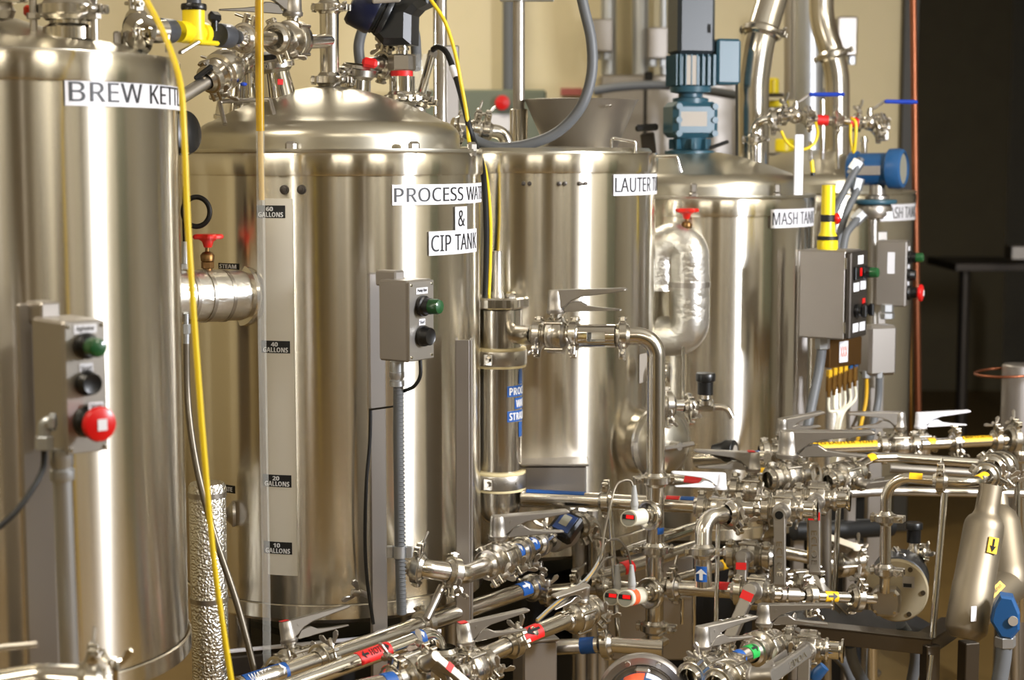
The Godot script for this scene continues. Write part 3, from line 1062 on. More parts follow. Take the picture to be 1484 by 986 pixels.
func strainer() -> void:
	var z := 3.925
	var top := P(723.5, 438, z)
	var bot := P(723.5, 722, z)
	var c := Vector3(top.x, 0, top.z)
	var t := thing("strainer", "upright steel strainer housing with a blue PROCESS WATER STRAINER label", "strainer", Vector3(c.x, bot.y - 0.08, c.z))
	var g := Geo.new()
	var r := 0.0520
	var pr: Array = []
	for i in 9:
		var a := -PI / 2 + PI / 2 * i / 8.0
		pr.append(Vector2(maxf(0.012, r * cos(a)), bot.y - 0.010 + 0.058 * sin(a)))
	pr.append(Vector2(r, top.y - 0.016))
	g.lathe(pr, Transform3D(Basis(), c), 48)
	part(g, "housing", M.polished_steel, t)
	g = Geo.new()
	# heavy six-lobed top clamp
	var poly: Array = []
	for i in 48:
		var a := TAU * i / 48.0
		poly.append(Vector2(cos(a), sin(a)) * (0.064 + 0.004 * signf(cos(a * 6.0)) * pow(absf(cos(a * 6.0)), 0.4)))
	g.extrude(poly, 0.026, Transform3D(Basis(Vector3.RIGHT, Vector3.FORWARD, Vector3.UP), Vector3(c.x, top.y, c.z)), 0.004)
	for k in 3:
		var a := TAU * k / 3.0 + 0.5
		var d := Vector3(sin(a), 0, cos(a))
		g.box(Transform3D(Basis(Vector3.UP, a), Vector3(c.x, top.y + 0.012, c.z) + d * 0.05), Vector3(0.022, 0.018, 0.02), 0.004)
	part(g, "top_clamp", M.polished_steel, t)
	g = Geo.new()
	var st := P(720.5, 364, z)
	g.lathe([Vector2(0.016, top.y + 0.012), Vector2(0.014, top.y + 0.022), Vector2(0.0112, top.y + 0.026), Vector2(0.0112, st.y), Vector2(0, st.y)], Transform3D(Basis(), Vector3(st.x, 0, c.z)), 24)
	part(g, "stem", M.satin_steel, t)
	for yy: float in [517.0, 695.0]:
		var o := P(723.5, yy, z)
		for s: float in [-1.0, 1.0]:
			g = Geo.new()
			g.lathe([Vector2(r, -0.003), Vector2(0.0610, -0.003), Vector2(0.0620, 0), Vector2(0.0610, 0.003), Vector2(r, 0.003)], Transform3D(Basis(), o + Vector3(0, s * 0.0195, 0)), 40)
			part(g, "gasket", M.pale_rubber, t)
		g = Geo.new()
		g.lathe([Vector2(r, -0.0165), Vector2(0.0625, -0.0165), Vector2(0.0635, -0.015), Vector2(0.0635, 0.015), Vector2(0.0625, 0.0165), Vector2(r, 0.0165)], Transform3D(Basis(), o), 48)
		for k in 3:
			var a := -0.15 + 0.42 * k
			var d := Vector3(sin(a), 0, cos(a))
			g.rod(o + d * 0.060, o + d * 0.0655, 0.004, 10)
		var bd := part(g, "band_clamp", M.satin_steel, t)
		g = Geo.new()
		var d2 := Vector3(sin(-0.36), 0, cos(-0.36))
		var bb := Basis(Vector3.UP, -0.36)
		g.box(Transform3D(bb, o + d2 * 0.068), Vector3(0.024, 0.028, 0.009), 0.002)
		g.hexrod(o + d2 * 0.070, o + d2 * 0.080, 0.007)
		part(g, "bolt_plate", M.bright_steel, bd)
	# the blue label on the right of the barrel
	var a0 := meet(c, r, 735, 560).x
	var rows := [["PROCESS", 564.0], ["WATER", 582.0], ["STRAINER", 600.0]]
	for row: Array in rows:
		var o := P(723.5, row[1], z)
		var off := 0.02 if row[0] == "WATER" else 0.0
		var w := 0.062 if row[0] == "WATER" else 0.088
		var s := strip_on(c, r, a0 + off / r, w, o.y - 0.0125, o.y + 0.0125, "label", M.blue_label, t, 0.0008)
		letters_on(row[0], c, r + 0.0008, a0 + (off + w / 2) / r, o.y, 0.0165, w * 0.9, M.letter_white, s, true)
	for yy: float in [544.0, 620.0]:
		var o := P(723.5, yy, z)
		strip_on(c, r, a0 + 0.034 / r, 0.02, o.y - 0.017, o.y + 0.017, "arrow_label", M.blue_label, t, 0.0008)
	# outlet stub at the foot
	g = Geo.new()
	var f := P(723.5, 750, z)
	g.rod(Vector3(c.x, f.y - 0.02, c.z), Vector3(c.x, bot.y - 0.05, c.z), 0.019, 24)
	part(g, "outlet", M.polished_steel, t)
	ring_clamp(t, Vector3(c.x, f.y - 0.004, c.z), Vector3.UP, 0.020, Vector3(1, 0, 0.6), 0.6)
	# its side port
	g = Geo.new()
	g.rod(P(744, 485, z), P(776, 486, 3.82), 0.0222, 24)
	part(g, "port", M.polished_steel, t)
	# the channel post behind it
	g = Geo.new()
	var a := P(661, 500, 3.53)
	var b := P(686, 905, 3.53)
	var px := (a.x + b.x) / 2.0
	g.box(Transform3D(Basis(), Vector3(px - 0.004, (a.y + 0.02) / 2.0, a.z)), Vector3(b.x - a.x - 0.006, a.y, 0.006), 0.001)
	g.box(Transform3D(Basis(), Vector3(b.x - 0.004, (a.y + 0.02) / 2.0, a.z - 0.022)), Vector3(0.005, a.y, 0.045), 0.001)
	g.box(Transform3D(Basis(), Vector3(a.x, (a.y + 0.02) / 2.0, a.z - 0.022)), Vector3(0.005, a.y, 0.045), 0.001)
	tag(part(g, "support_post", M.sheet_steel), "steel channel post standing just left of the strainer", "post")


func riser() -> void:
	var z := 3.75
	# butterfly valve, sight glass and the bend
	var ax := (P(905, 487, z) - P(780, 486, 3.8)).normalized()
	valve("butterfly valve with long grey lever beside the strainer, in front of the lauter tank", P(806, 486, 3.79), ax, Vector3.UP, ax, 0.0205, Vector3(0.3, -1, 0.6), {"size": 1.02})
	var t := thing("sight_glass", "short pipe sight glass with oval windows between valve and bend", "sight glass", P(866, 487, 3.77))
	var g := Geo.new()
	var a := P(841, 487, 3.775)
	var b := P(893, 487, 3.755)
	var bs := Geo.basis_y(b - a, Vector3.BACK)
	var L := a.distance_to(b)
	# body with two long oval windows: strips of barrel left between them
	var rs := 0.0262
	for k in 4:
		var m := TAU * k / 4.0
		g.lathe([Vector2(rs - 0.004, 0.018), Vector2(rs, 0.018), Vector2(rs, L - 0.018), Vector2(rs - 0.004, L - 0.018)], Transform3D(bs, a), 8, m + 0.40, m + TAU / 4.0 - 0.40)
	g.lathe([Vector2(0.02, 0.0), Vector2(rs, 0.0), Vector2(rs, 0.020), Vector2(rs - 0.004, 0.020)], Transform3D(bs, a), 32)
	g.lathe([Vector2(rs - 0.004, L - 0.020), Vector2(rs, L - 0.020), Vector2(rs, L), Vector2(0.02, L)], Transform3D(bs, a), 32)
	part(g, "body", M.bright_steel, t)
	g = Geo.new()
	g.lathe([Vector2(rs - 0.006, 0.004), Vector2(rs - 0.006, L - 0.004)], Transform3D(bs, a), 24)
	part(g, "glass", M.glass, t)
	t = pipe("upright steel riser pipe bending down from the sight glass in front of the lauter tank", [[893, 487, 3.755], [951, 487.5, z], [950, 700, z], [948, 962, z]], 0.0202, 0.075, M.polished_steel, "riser_pipe")
	ring_clamp(t, P(902, 487, 3.752), ax, 0.0215, Vector3(0.1, -1, 0.25), 0.3)
	ring_clamp(t, P(950, 695, z), Vector3.UP, 0.0205, Vector3(-1, 0, 0.15), 0.4, false)
	ring_clamp(t, P(949, 796, z), Vector3.UP, 0.0205, Vector3(-1, 0, -0.1), 0.4, false)
	ring_clamp(t, P(948, 909, z), Vector3.UP, 0.0205, Vector3(1, 0, 0.35), 0.4)
	g = Geo.new()
	g.hexrod(P(948, 925, z), P(948, 935, z), 0.033)
	part(g, "hex_nut", M.polished_steel, t)
	g = Geo.new()
	g.lathe([Vector2(0.0208, -0.007), Vector2(0.0208, 0.007)], Transform3D(Basis(), P(949, 768, z)), 12, 0.2, 1.5)
	part(g, "label", M.blue_label, t)
	# pressure sensors on the riser
	sensor("white pressure sensor with red display, upper one on the riser", P(948, 746, z), P(911, 752, 3.70), true, "white_plastic")
	sensor("orange-sided pressure sensor with red display, lower front one at the riser", P(948, 859, 3.74), P(906, 868, 3.66), true, "white_plastic")
	sensor("white pressure sensor with red display, lower one half hidden behind the orange-sided one", P(924, 862, 3.80), P(886, 866, 3.74), false, "white_plastic")
	for q: Array in [["thin sensor lead looping from the upper pressure sensor down to the left", [[917, 704, 3.71], [913, 697, 3.71], [903, 697, 3.7], [892, 706, 3.68], [884, 735, 3.65], [877, 765, 3.6], [872, 800, 3.55]]],
			["thin sensor lead arching from the orange-sided pressure sensor to the left", [[914, 818, 3.70], [909, 798, 3.69], [896, 783, 3.66], [884, 783, 3.58], [876, 790, 3.57], [868, 815, 3.52]]],
			["thin sensor lead rising from the half hidden pressure sensor", [[896, 816, 3.81], [890, 808, 3.79], [876, 812, 3.70], [866, 826, 3.55], [840, 850, 3.42]]]]:
		cable(q[0], q[1], 0.0026, M.braid, "sensor_lead", "cable")
	t = thing("lead_bundle", "bundle of sensor leads sagging down to the left from the riser", "cable", P(872, 800, 3.55))
	var mats := [M.galvanised, M.wire_yellow, M.galvanised, M.braid]
	for k in 4:
		g = Geo.new()
		var o := 1.6 * k
		g.tube(spline(WS([[872, 802 + o, 3.55], [862, 822 + o, 3.5], [846, 842 + o * 1.4, 3.45], [825, 858 + o * 1.2, 3.4], [800, 878 + o, 3.33], [778, 898 + o, 3.25]]), 10), 0.0024, 8)
		part(g, "lead", mats[k], t)


func sensor(label: String, base: Vector3, face: Vector3, ring: bool, kind: String) -> void:
	var t := thing("pressure_sensor", label, "sensor", base)
	var y := (face - base).normalized()
	var L := base.distance_to(face)
	var b := Geo.basis_y(y, Vector3.UP)
	var g := Geo.new()
	if ring:
		g.lathe([Vector2(0.014, L * 0.08), Vector2(0.034, L * 0.08), Vector2(0.035, L * 0.1), Vector2(0.035, L * 0.1 + 0.010), Vector2(0.033, L * 0.1 + 0.013), Vector2(0.026, L * 0.1 + 0.013), Vector2(0.016, L * 0.1 + 0.008)], Transform3D(b, base), 32)
		var q := Vector3(1, 0, 0)
		for s: float in [-1.0, 1.0]:
			g.box(Transform3D(b, base + y * (L * 0.1 + 0.005) + b.x * (0.040) + b.z * s * 0.008), Vector3(0.018, 0.012, 0.009), 0.002)
		g.rod(base + y * L * 0.14 + b.x * 0.042 - b.z * 0.024, base + y * L * 0.14 + b.x * 0.042 + b.z * 0.024, 0.003, 8)
		part(g, "clamp", M.polished_steel, t)
		g = Geo.new()
	g.lathe([Vector2(0.0, L * 0.1), Vector2(0.0155, L * 0.12), Vector2(0.0155, L * 0.28), Vector2(0.0125, L * 0.30), Vector2(0.0125, L * 0.34), Vector2(0.016, L * 0.36), Vector2(0.016, L * 0.46), Vector2(0.0, L * 0.46)], Transform3D(b, base), 28)
	part(g, "threaded_neck", M.bright_steel, t)
	# the housing is cut off aslant, so that its face turns to the viewer
	var fn := (y * 1.0 + (EYE - face).normalized() * 1.1).normalized()
	var rr := 0.0180
	g = Geo.new()
	var k := 32
	for j in k:
		var n0 := b.x * sin(TAU * j / k) + b.z * cos(TAU * j / k)
		var n1 := b.x * sin(TAU * (j + 1) / k) + b.z * cos(TAU * (j + 1) / k)
		var s0 := base + y * L * 0.44 + n0 * rr
		var s1 := base + y * L * 0.44 + n1 * rr
		var e0 := s0 + y * ((face - s0).dot(fn) / y.dot(fn))
		var e1 := s1 + y * ((face - s1).dot(fn) / y.dot(fn))
		g.quad(s0, s1, e1, e0, n0, n1, n1, n0)
		g.tri(base + y * L * 0.44, s0, s1, -y, -y, -y)
		g.tri(face, e0, e1, fn, fn, fn)
	part(g, "body", M[kind], t)
	# display on the face
	var u := (Vector3.UP - fn * Vector3.UP.dot(fn)).normalized()
	var fb := Basis(u.cross(fn), u, fn)
	var f := face + fn * 0.0004
	g = Geo.new()
	g.lathe([Vector2(0, 0), Vector2(0.0162, 0), Vector2(0.0162, 0.0006), Vector2(0, 0.0006)], Transform3D(Basis(fb.x, fn, -u), f), 28)
	var face_part := part(g, "face", M.screen_grey, t)
	g = Geo.new()
	g.box(Transform3D(fb, f + u * 0.0035 + fn * 0.001), Vector3(0.029, 0.0105, 0.0012), 0.0003)
	part(g, "display_window", M.black_plastic, face_part)
	g = Geo.new()
	g.box(Transform3D(fb, f + u * 0.0040 + fb.x * 0.0035 + fn * 0.0019), Vector3(0.0175, 0.0080, 0.0008))
	part(g, "red_display", M.red_display, face_part)
	if label.begins_with("orange"):
		g = Geo.new()
		g.lathe([Vector2(rr - 0.0005, L * 0.70), Vector2(rr + 0.0005, L * 0.70), Vector2(rr + 0.0005, L * 0.86), Vector2(rr - 0.0005, L * 0.86)], Transform3D(b, base), 32)
		part(g, "orange_band", M.orange_label, t)
	# cable connector on top
	g = Geo.new()
	var c := base + y * L * 0.76
	var d := Vector3(-0.03, 1, 0.02).normalized()
	g.lathe([Vector2(0, 0.012), Vector2(0.0075, 0.012), Vector2(0.0075, 0.026), Vector2(0.009, 0.027), Vector2(0.009, 0.032), Vector2(0.0085, 0.034), Vector2(0.0042, 0.072), Vector2(0, 0.073)], Transform3D(Geo.basis_y(d), c), 16)
	part(g, "connector", M.connector_grey, t)


func process_outlet() -> void:
	# tank outlet, bend, valve and flow meter at the foot of the process tank
	var t := pipe("steel outlet pipe curving from the foot of the process tank", [[588, 818, 3.44], [612, 824, 3.42], [672, 833, 3.47], [692, 826, 3.53], [706, 820, 3.58]], 0.0205, 0.05, M.polished_steel, "outlet_pipe")
	ring_clamp(t, P(604, 822, 3.42), P(625, 826, 3.42) - P(595, 820, 3.42), 0.0215, Vector3(0.1, 1, 0.3), 0.2)
	ring_clamp(t, P(657, 831, 3.455), P(672, 833, 3.47) - P(640, 829, 3.44), 0.0215, Vector3(0.05, -1, 0.5), 0.5)
	var ax := (P(800, 779, 3.84) - P(706, 820, 3.58)).normalized()
	valve("butterfly valve with long grey lever under the strainer", P(722, 813, 3.62), ax, Vector3.UP, Vector3(1, 0.02, -0.25), 0.0195, Vector3(0.4, -1, 0.8), {"size": 1.0})
	t = pipe("short steel pipe with blue arrow labels leading to the flow meter", [[738, 806, 3.665], [786, 785, 3.80]], 0.0180, 0.03, M.polished_steel)
	wrap_label(t, P(741, 804.5, 3.673), P(750, 800.5, 3.70), 0.0180, Vector3(0, 0.6, 1), M.blue_label, ">", M.letter_white)
	wrap_label(t, P(762, 795.5, 3.733), P(772, 791, 3.76), 0.0180, Vector3(0, 0.6, 1), M.blue_label, ">", M.letter_white)
	ring_clamp(t, P(756, 798, 3.715), ax, 0.0190, Vector3(0.1, -1, 0.6), 0.2)
	ring_clamp(t, P(781, 787, 3.785), ax, 0.0190, Vector3(0.4, 0.6, 0.8), 1.2)
	# flow meter
	t = thing("flow_meter", "flow meter with a blue-faced black display head right of the strainer", "meter", P(810, 776, 3.86))
	var g := Geo.new()
	var c := P(812, 776, 3.86)
	var b := Geo.basis_y(ax, Vector3(0, 0.5, 1))
	g.lathe([Vector2(0.018, -0.05), Vector2(0.028, -0.048), Vector2(0.031, -0.040), Vector2(0.033, -0.03), Vector2(0.033, 0.03), Vector2(0.031, 0.040), Vector2(0.028, 0.048), Vector2(0.018, 0.05)], Transform3D(b, c), 36)
	part(g, "body", M.satin_steel, t)
	var n := Vector3(-0.10, 0.72, 0.68).normalized()
	var hb := basis_xy((ax - n * ax.dot(n)).normalized(), n.cross((ax - n * ax.dot(n)).normalized()))
	var hc := P(820, 764, 3.82)
	g = Geo.new()
	g.box(Transform3D(hb, hc), Vector3(0.066, 0.058, 0.036), 0.006)
	var hd := part(g, "display_head", M.black_plastic, t)
	g = Geo.new()
	g.box(Transform3D(hb, hc + hb.z * 0.0185), Vector3(0.048, 0.040, 0.002), 0.0005)
	part(g, "blue_face", M.meter_face, hd)
	g = Geo.new()
	g.box(Transform3D(hb, hc + hb.z * 0.0198 + hb.x * 0.004 + hb.y * 0.002), Vector3(0.028, 0.020, 0.0012))
	part(g, "screen", M.screen_grey, hd)
	t = pipe("steel bend dropping from the flow meter towards the lower lines", [[836, 764, 3.92], [858, 752, 3.98], [866, 790, 4.0], [866, 850, 4.0]], 0.0180, 0.05, M.polished_steel)
	ring_clamp(t, P(842, 761, 3.935), ax, 0.019, Vector3(0.5, -1, 0.2), 0.3)
	# brace rod to the tank outlet
	var s := pipe("slanting steel brace rod under the tank outlet bend", [[641, 850, 3.45], [618, 898, 3.40]], 0.0085, 0.01, M.satin_steel, "brace_rod", "rod")


func long_lines() -> void:
	# the horizontal line at knee height behind the riser
	var t := pipe("level steel pipe with a blue strip passing behind the riser", [[757, 721, 3.90], [1012, 733, 3.79]], 0.0182, 0.05, M.polished_steel)
	wrap_label(t, P(764, 721, 3.897), P(848, 725, 3.86), 0.0184, Vector3(0, 1, 0.0), M.blue_label, "", null, 1.5)
	wrap_label(t, P(966, 731, 3.809), P(985, 732, 3.80), 0.0184, Vector3(0, 1, 0.0), M.red_label, "", null, 1.5)
	wrap_label(t, P(987, 732, 3.80), P(1006, 733, 3.791), 0.0184, Vector3(0, 1, 0.0), M.blue_label, "", null, 1.5)
	ring_clamp(t, P(879, 726.5, 3.848), Vector3(1, 0, 0.3), 0.0184, Vector3(0.1, 1, 0.2), 0.2, false)
	# valves along it
	valve("butterfly valve with lever coloured lamp-lit white, on the level pipe right of the riser", P(1043, 738, 3.74), Vector3(1, -0.02, 0.25), Vector3(0.22, 1, 0.05), Vector3(-1, 0.16, 0.10), 0.0165, Vector3(0.6, -1, 0.5), {"size": 0.70, "metal": "white_rail"})  # lever coloured white for the flash light on its steel
	t = pipe("short level steel pipe between the white lever valve and the hanging levers", [[1066, 738, 3.72], [1120, 741, 3.69]], 0.0175, 0.03, M.polished_steel)
	ring_clamp(t, P(1104, 740, 3.70), Vector3(1, 0, 0.3), 0.0185, Vector3(0, 0.6, 1), 0.5)
	valve("valve with a grey lever hanging straight down, nearer one of the hanging pair", P(1137, 737, 3.68), Vector3(1, 0, 0.28), Vector3(-0.30, 0.05, 1), Vector3(0, -1, 0.12), 0.0190, Vector3(0.4, -1, -0.6), {"cap": true, "raised": "ECLOE", "size": 0.98, "end": 1.0, "one": -1.0})
	valve("valve with a grey lever hanging straight down, farther one with red sticker", P(1186, 723, 3.80), Vector3(1, 0, 0.28), Vector3(-0.30, 0.05, 1), Vector3(0, -1, 0.12), 0.0190, Vector3(0.4, -1, -0.6), {"cap": true, "raised": "ECLOE", "size": 0.98, "end": 1.0, "one": -1.0, "band": "red_label", "band_at": 0.025})
	# second line behind
	t = pipe("level steel pipe with red strips behind the white lever valve", [[960, 694, 4.10], [1066, 707, 4.02], [1160, 718, 3.90]], 0.0150, 0.05, M.polished_steel)
	wrap_label(t, P(994, 698, 4.075), P(1018, 701, 4.056), 0.0152, Vector3(0, 1, 0.5), M.red_label, "", null, 2.2)
	wrap_label(t, P(1128, 714, 3.940), P(1150, 717, 3.913), 0.0152, Vector3(0, 1, 0.5), M.red_label, "", null, 2.2)
	valve("butterfly valve with grey lever pointing left, behind the white lever valve", P(1090, 712, 3.98), Vector3(1, -0.02, 0.3), Vector3(0.05, 1, 0.0), Vector3(-1, 0.10, 0.05), 0.0190, Vector3(0.6, -1, 0.5), {"size": 0.90, "band": "red_label", "band_at": 0.006})
	# the bend that drops from the white lever valve to the lower line
	t = pipe("steel bend dropping from the white lever valve onto the lower line", [[1066, 744, 3.72], [1020, 750, 3.66], [1019, 800, 3.64], [1019, 850, 3.64]], 0.0185, 0.060, M.polished_steel, "bend_pipe")
	ring_clamp(t, P(1058, 745, 3.71), P(1066, 744, 3.72) - P(1020, 750, 3.66), 0.0225, Vector3(1, -0.6, 0.3), 0.5)
	ring_clamp(t, P(1019, 800, 3.64), Vector3.UP, 0.0190, Vector3(1, 0, 0.3), 0.8)
	wrap_label(t, P(1019, 841, 3.64), P(1019, 819, 3.64), 0.0188, Vector3(-0.35, 0, 1), M.blue_label, ">", M.letter_white, 1.3, 0.030)
	# lower line with its valve
	t = pipe("level steel pipe at the foot of the bend, right of the pressure sensors", [[962, 851, 3.745], [1085, 858, 3.66]], 0.0172, 0.05, M.polished_steel)
	ring_clamp(t, P(977, 852, 3.735), Vector3(1, 0, 0.4), 0.0180, Vector3(0, 1, 0.4), 0.2)
	wrap_label(t, P(1040, 855.5, 3.692), P(1058, 856.5, 3.68), 0.0174, Vector3(0, 1, 0.3), M.red_label, "", null, 2.0)
	valve("valve with a lever slanting down to the left, red band on its head", P(1098, 859, 3.64), Vector3(1, 0, 0.35), Vector3(-0.34, 0.30, 1), Vector3(-0.50, -1, 0.28), 0.0185, Vector3(0.4, -1, -0.4), {"band": "red_label", "end": 1.0, "one": -1.0, "size": 1.0})
	valve("valve with lever hanging down behind the slanting lever, red band near its top", P(1086, 806, 3.86), Vector3(1, 0, 0.35), Vector3(-0.34, 0.2, 1), Vector3(0.0, -1, 0.1), 0.0175, Vector3(0.4, -1, -0.4), {"band": "red_label", "band_at": 0.022, "size": 0.9})
	var g := Geo.new()
	var wn := P(1122, 886, 3.62)
	# yellow tagged diagonal line behind
	t = pipe("diagonal steel pipe with yellow tags rising right behind the bend", [[960, 846, 4.05], [1125, 796, 4.35]], 0.0125, 0.05, M.polished_steel)
	wrap_label(t, P(1042, 822, 4.20), P(1056, 817.5, 4.225), 0.0127, Vector3(0, 0.5, 1), M.yellow_label, "", null, 2.6)
	wrap_label(t, P(1080, 810, 4.27), P(1103, 803, 4.31), 0.0127, Vector3(0, 0.5, 1), M.yellow_label, "", null, 2.6)
	pipe("bright diagonal pipe passing behind the riser below the upper sensor", [[905, 800, 3.92], [1030, 757, 4.10]], 0.0135, 0.05, M.bright_steel)
	t = pipe("diagonal pipe with a red tag behind the riser, above the lower sensors", [[850, 842, 3.85], [1010, 792, 4.15]], 0.0165, 0.05, M.polished_steel)
	wrap_label(t, P(899, 827, 3.94), P(912, 823, 3.965), 0.0167, Vector3(0, 0.5, 1), M.red_label, "", null, 2.4)
	# thin tie rods
	var k := 0
	var names := ["thin bright tie rod crossing the lower line beside the slanting lever", "thin bright tie rod standing left of the riser behind the sensors", "thin bright tie rod hanging right of the hanging levers", "short bright tie rod below the lower line, left", "short bright tie rod below the lower line, right"]
	for q: Array in [[[1041, 745, 3.70], [1037, 938, 3.62], 0.0052], [[884, 735, 3.80], [896, 928, 3.75], 0.0062], [[1216, 715, 3.86], [1209, 872, 3.84], 0.0062], [[989, 868, 3.78], [988, 905, 3.78], 0.004], [[1006, 856, 3.71], [1005, 1040, 3.71], 0.0045]]:
		pipe(names[k], [q[0], q[1]], q[2], 0.01, M.bright_steel, "tie_rod", "rod")
		k += 1


func low_left() -> void:
	# two long diagonal lines running down towards the kettle
	var t := pipe("long diagonal steel pipe labelled WATER, upper of the two below the process tank", [[345, 996, 3.06], [395, 980, 3.11], [772, 852, 3.75]], 0.0182, 0.05, M.polished_steel)
	var ax := (P(772, 852, 3.75) - P(395, 980, 3.11)).normalized()
	wrap_label(t, P(352, 994, 3.065), P(412, 974, 3.135), 0.0184, Vector3(0, 0.62, 1), M.blue_label, "WATER >", M.letter_white, 1.9, 0.019)
	wrap_label(t, P(749, 860, 3.706), P(763, 855, 3.733), 0.0184, Vector3(0, 0.7, 1), M.blue_label, ">", M.letter_white, 2.2)
	ring_clamp(t, P(464, 956.5, 3.215), ax, 0.0190, Vector3(0.6, 0.4, 0.8), 0.2)
	ring_clamp(t, P(609, 907, 3.46), ax, 0.0190, Vector3(0.3, -1, 0.2), 0.2, false)
	ring_clamp(t, P(772, 852, 3.75), ax, 0.0190, Vector3(1, -0.2, 0.6), 0.9)
	t = pipe("diagonal steel pipe with a red label, lower of two, ending in a downward bend", [[330, 1030, 2.78], [420, 995, 2.90], [629, 918, 3.17], [640, 952, 3.17], [640, 966, 3.17]], 0.0152, 0.03, M.bright_steel)
	wrap_label(t, P(515, 960, 3.02), P(559, 944, 3.08), 0.0154, Vector3(0, 0.75, 1), M.red_label, "< HOT >", M.letter_black, 2.2, 0.013)
	wrap_label(t, P(597, 930, 3.13), P(611, 925, 3.145), 0.0154, Vector3(0, 0.75, 1), M.blue_label, ">", M.letter_white, 2.2)
	# the tee below and the valve with the upright hub
	t = pipe("steel pipe rising right with a red label, from the upright-hub valve", [[630, 988, 3.12], [700, 952, 3.22], [770, 920, 3.32], [862, 882, 3.49]], 0.0170, 0.05, M.polished_steel)
	var dx := (P(880, 874, 3.52) - P(700, 945, 3.22)).normalized()
	wrap_label(t, P(752, 925.5, 3.294), P(779, 914.5, 3.337), 0.0172, Vector3(0, 0.7, 1), M.red_label, "<", M.letter_black, 2.4)
	ring_clamp(t, P(741, 929, 3.28), dx, 0.0180, Vector3(0.7, 0.5, 0.6), 0.2)
	ring_clamp(t, P(857, 884, 3.48), dx, 0.0180, Vector3(0.4, -0.5, 0.6), 0.2)
	for q: float in [0.62, 0.70, 0.78]:
		var c := P(700, 945, 3.22).lerp(P(880, 874, 3.52), q)
		var g := Geo.new()
		g.lathe([Vector2(0.0168, -0.006), Vector2(0.0188, -0.006), Vector2(0.0188, 0.006), Vector2(0.0168, 0.006)], Transform3D(Geo.basis_y(dx), c), 24)
		part(g, "band", M.bright_steel, t)
	valve("valve with upright hub and white lever, red top, below the process tank", P(680, 970, 3.18), dx, Vector3(-0.20, 1, 0.05), Vector3(0.90, 0.42, -0.35), 0.0185, Vector3(0.5, -0.6, 0.8), {"band": "red_label", "band_at": -0.002, "size": 0.84, "metal": "satin_steel"})
	var tt := thing("tee_fitting", "steel tee with a broad clamp below the end of the red-labelled pipe", "fitting", P(640, 962, 3.17))
	var g2 := Geo.new()
	g2.lathe([Vector2(0.016, 0.012), Vector2(0.030, 0.010), Vector2(0.038, 0.004), Vector2(0.039, -0.006), Vector2(0.034, -0.022), Vector2(0.026, -0.034), Vector2(0.012, -0.042), Vector2(0, -0.042)], Transform3D(Basis(Vector3.RIGHT, PI), P(640, 952, 3.17)).scaled_local(Vector3(1, -1, 1)), 32)
	part(g2, "cup", M.polished_steel, tt)
	ring_clamp(tt, P(640, 950, 3.17), Vector3.UP, 0.0260, Vector3(1, 0, 0.5), 0.6)
	# valve at the lower left, half behind the long pipe
	valve("valve with two grey levers and red sticker, below the process tank's left side", P(426, 966, 3.30), ax, Vector3(-0.42, 1, 0.15), Vector3(1, 0.42, -0.5), 0.0185, Vector3(1, 0.1, 0.4), {"band": "red_label", "band_at": -0.004, "size": 0.85})
	# a lower valve at the bottom edge, and its pale lever
	valve("valve at the bottom edge with a pale lever marked by a red stripe", P(594, 978, 3.02), dx, Vector3(0.3, 0.55, 0.9), Vector3(1, -0.35, 0.2), 0.0185, Vector3(0.2, 1, 0.2), {"size": 0.7, "band": "red_label", "band_at": 0.045})
	t = pipe("steel pipe stub at the bottom edge, left of the striped lever valve", [[500, 1004, 2.88], [585, 984, 2.99]], 0.0165, 0.03, M.polished_steel)
	wrap_label(t, P(552, 992, 2.947), P(568, 988, 2.968), 0.0167, Vector3(0, 0.8, 1), M.blue_label, "", null, 2.2)
	# lever lines between
	valve("valve with a broad pale lever sloping down left under the sensor leads", P(838, 895, 3.44), dx, Vector3(-0.25, 0.75, 0.65), -dx, 0.0120, Vector3(0.3, -1, 0.2), {"size": 0.66, "clamps": false, "metal": "satin_steel"})
	# small sheet steel pedestal
	t = thing("steel_pedestal", "small box-shaped sheet steel pedestal at the bottom centre", "pedestal", P(772, 990, 3.45))
	var g := Geo.new()
	var a := P(746, 948, 3.42)
	var b := P(803, 930, 3.62)
	g.box(Transform3D(Basis(Vector3.UP, 0.3), Vector3((a.x + b.x) / 2, a.y / 2.0, (a.z + b.z) / 2 - 0.02)), Vector3(0.075, a.y, 0.075), 0.004)
	part(g, "case", M.sheet_steel, t)
	g = Geo.new()
	g.box(Transform3D(Basis(Vector3.UP, 0.3), Vector3((a.x + b.x) / 2, a.y + 0.003, (a.z + b.z) / 2 - 0.02)), Vector3(0.083, 0.006, 0.083), 0.002)
	part(g, "cover", M.sheet_steel, t)
	# lines under the sensors
	t = pipe("dark lower pipe running level behind the pedestal", [[690, 946, 3.72], [880, 934, 3.62], [960, 940, 3.60]], 0.0172, 0.05, M.polished_steel)
	ring_clamp(t, P(878, 934, 3.622), Vector3(1, 0, 0.3), 0.018, Vector3(-0.3, 1, 0.4), 0.3)
	wrap_label(t, P(845, 936, 3.65), P(864, 935, 3.635), 0.0174, Vector3(0, 0.2, 1), M.blue_label, "", null, 2.9)
	t = pipe("steel pipe running level from the long pipe's end to the riser foot", [[772, 860, 3.95], [880, 852, 3.88], [946, 856, 3.80]], 0.0178, 0.05, M.polished_steel)
	ring_clamp(t, P(790, 859, 3.94), Vector3(1, 0, 0.15), 0.0185, Vector3(-0.2, 1, 0.5), 0.0)
	ring_clamp(t, P(838, 855, 3.905), Vector3(1, 0, 0.15), 0.0185, Vector3(0.1, 1, 0.4), 1.2)
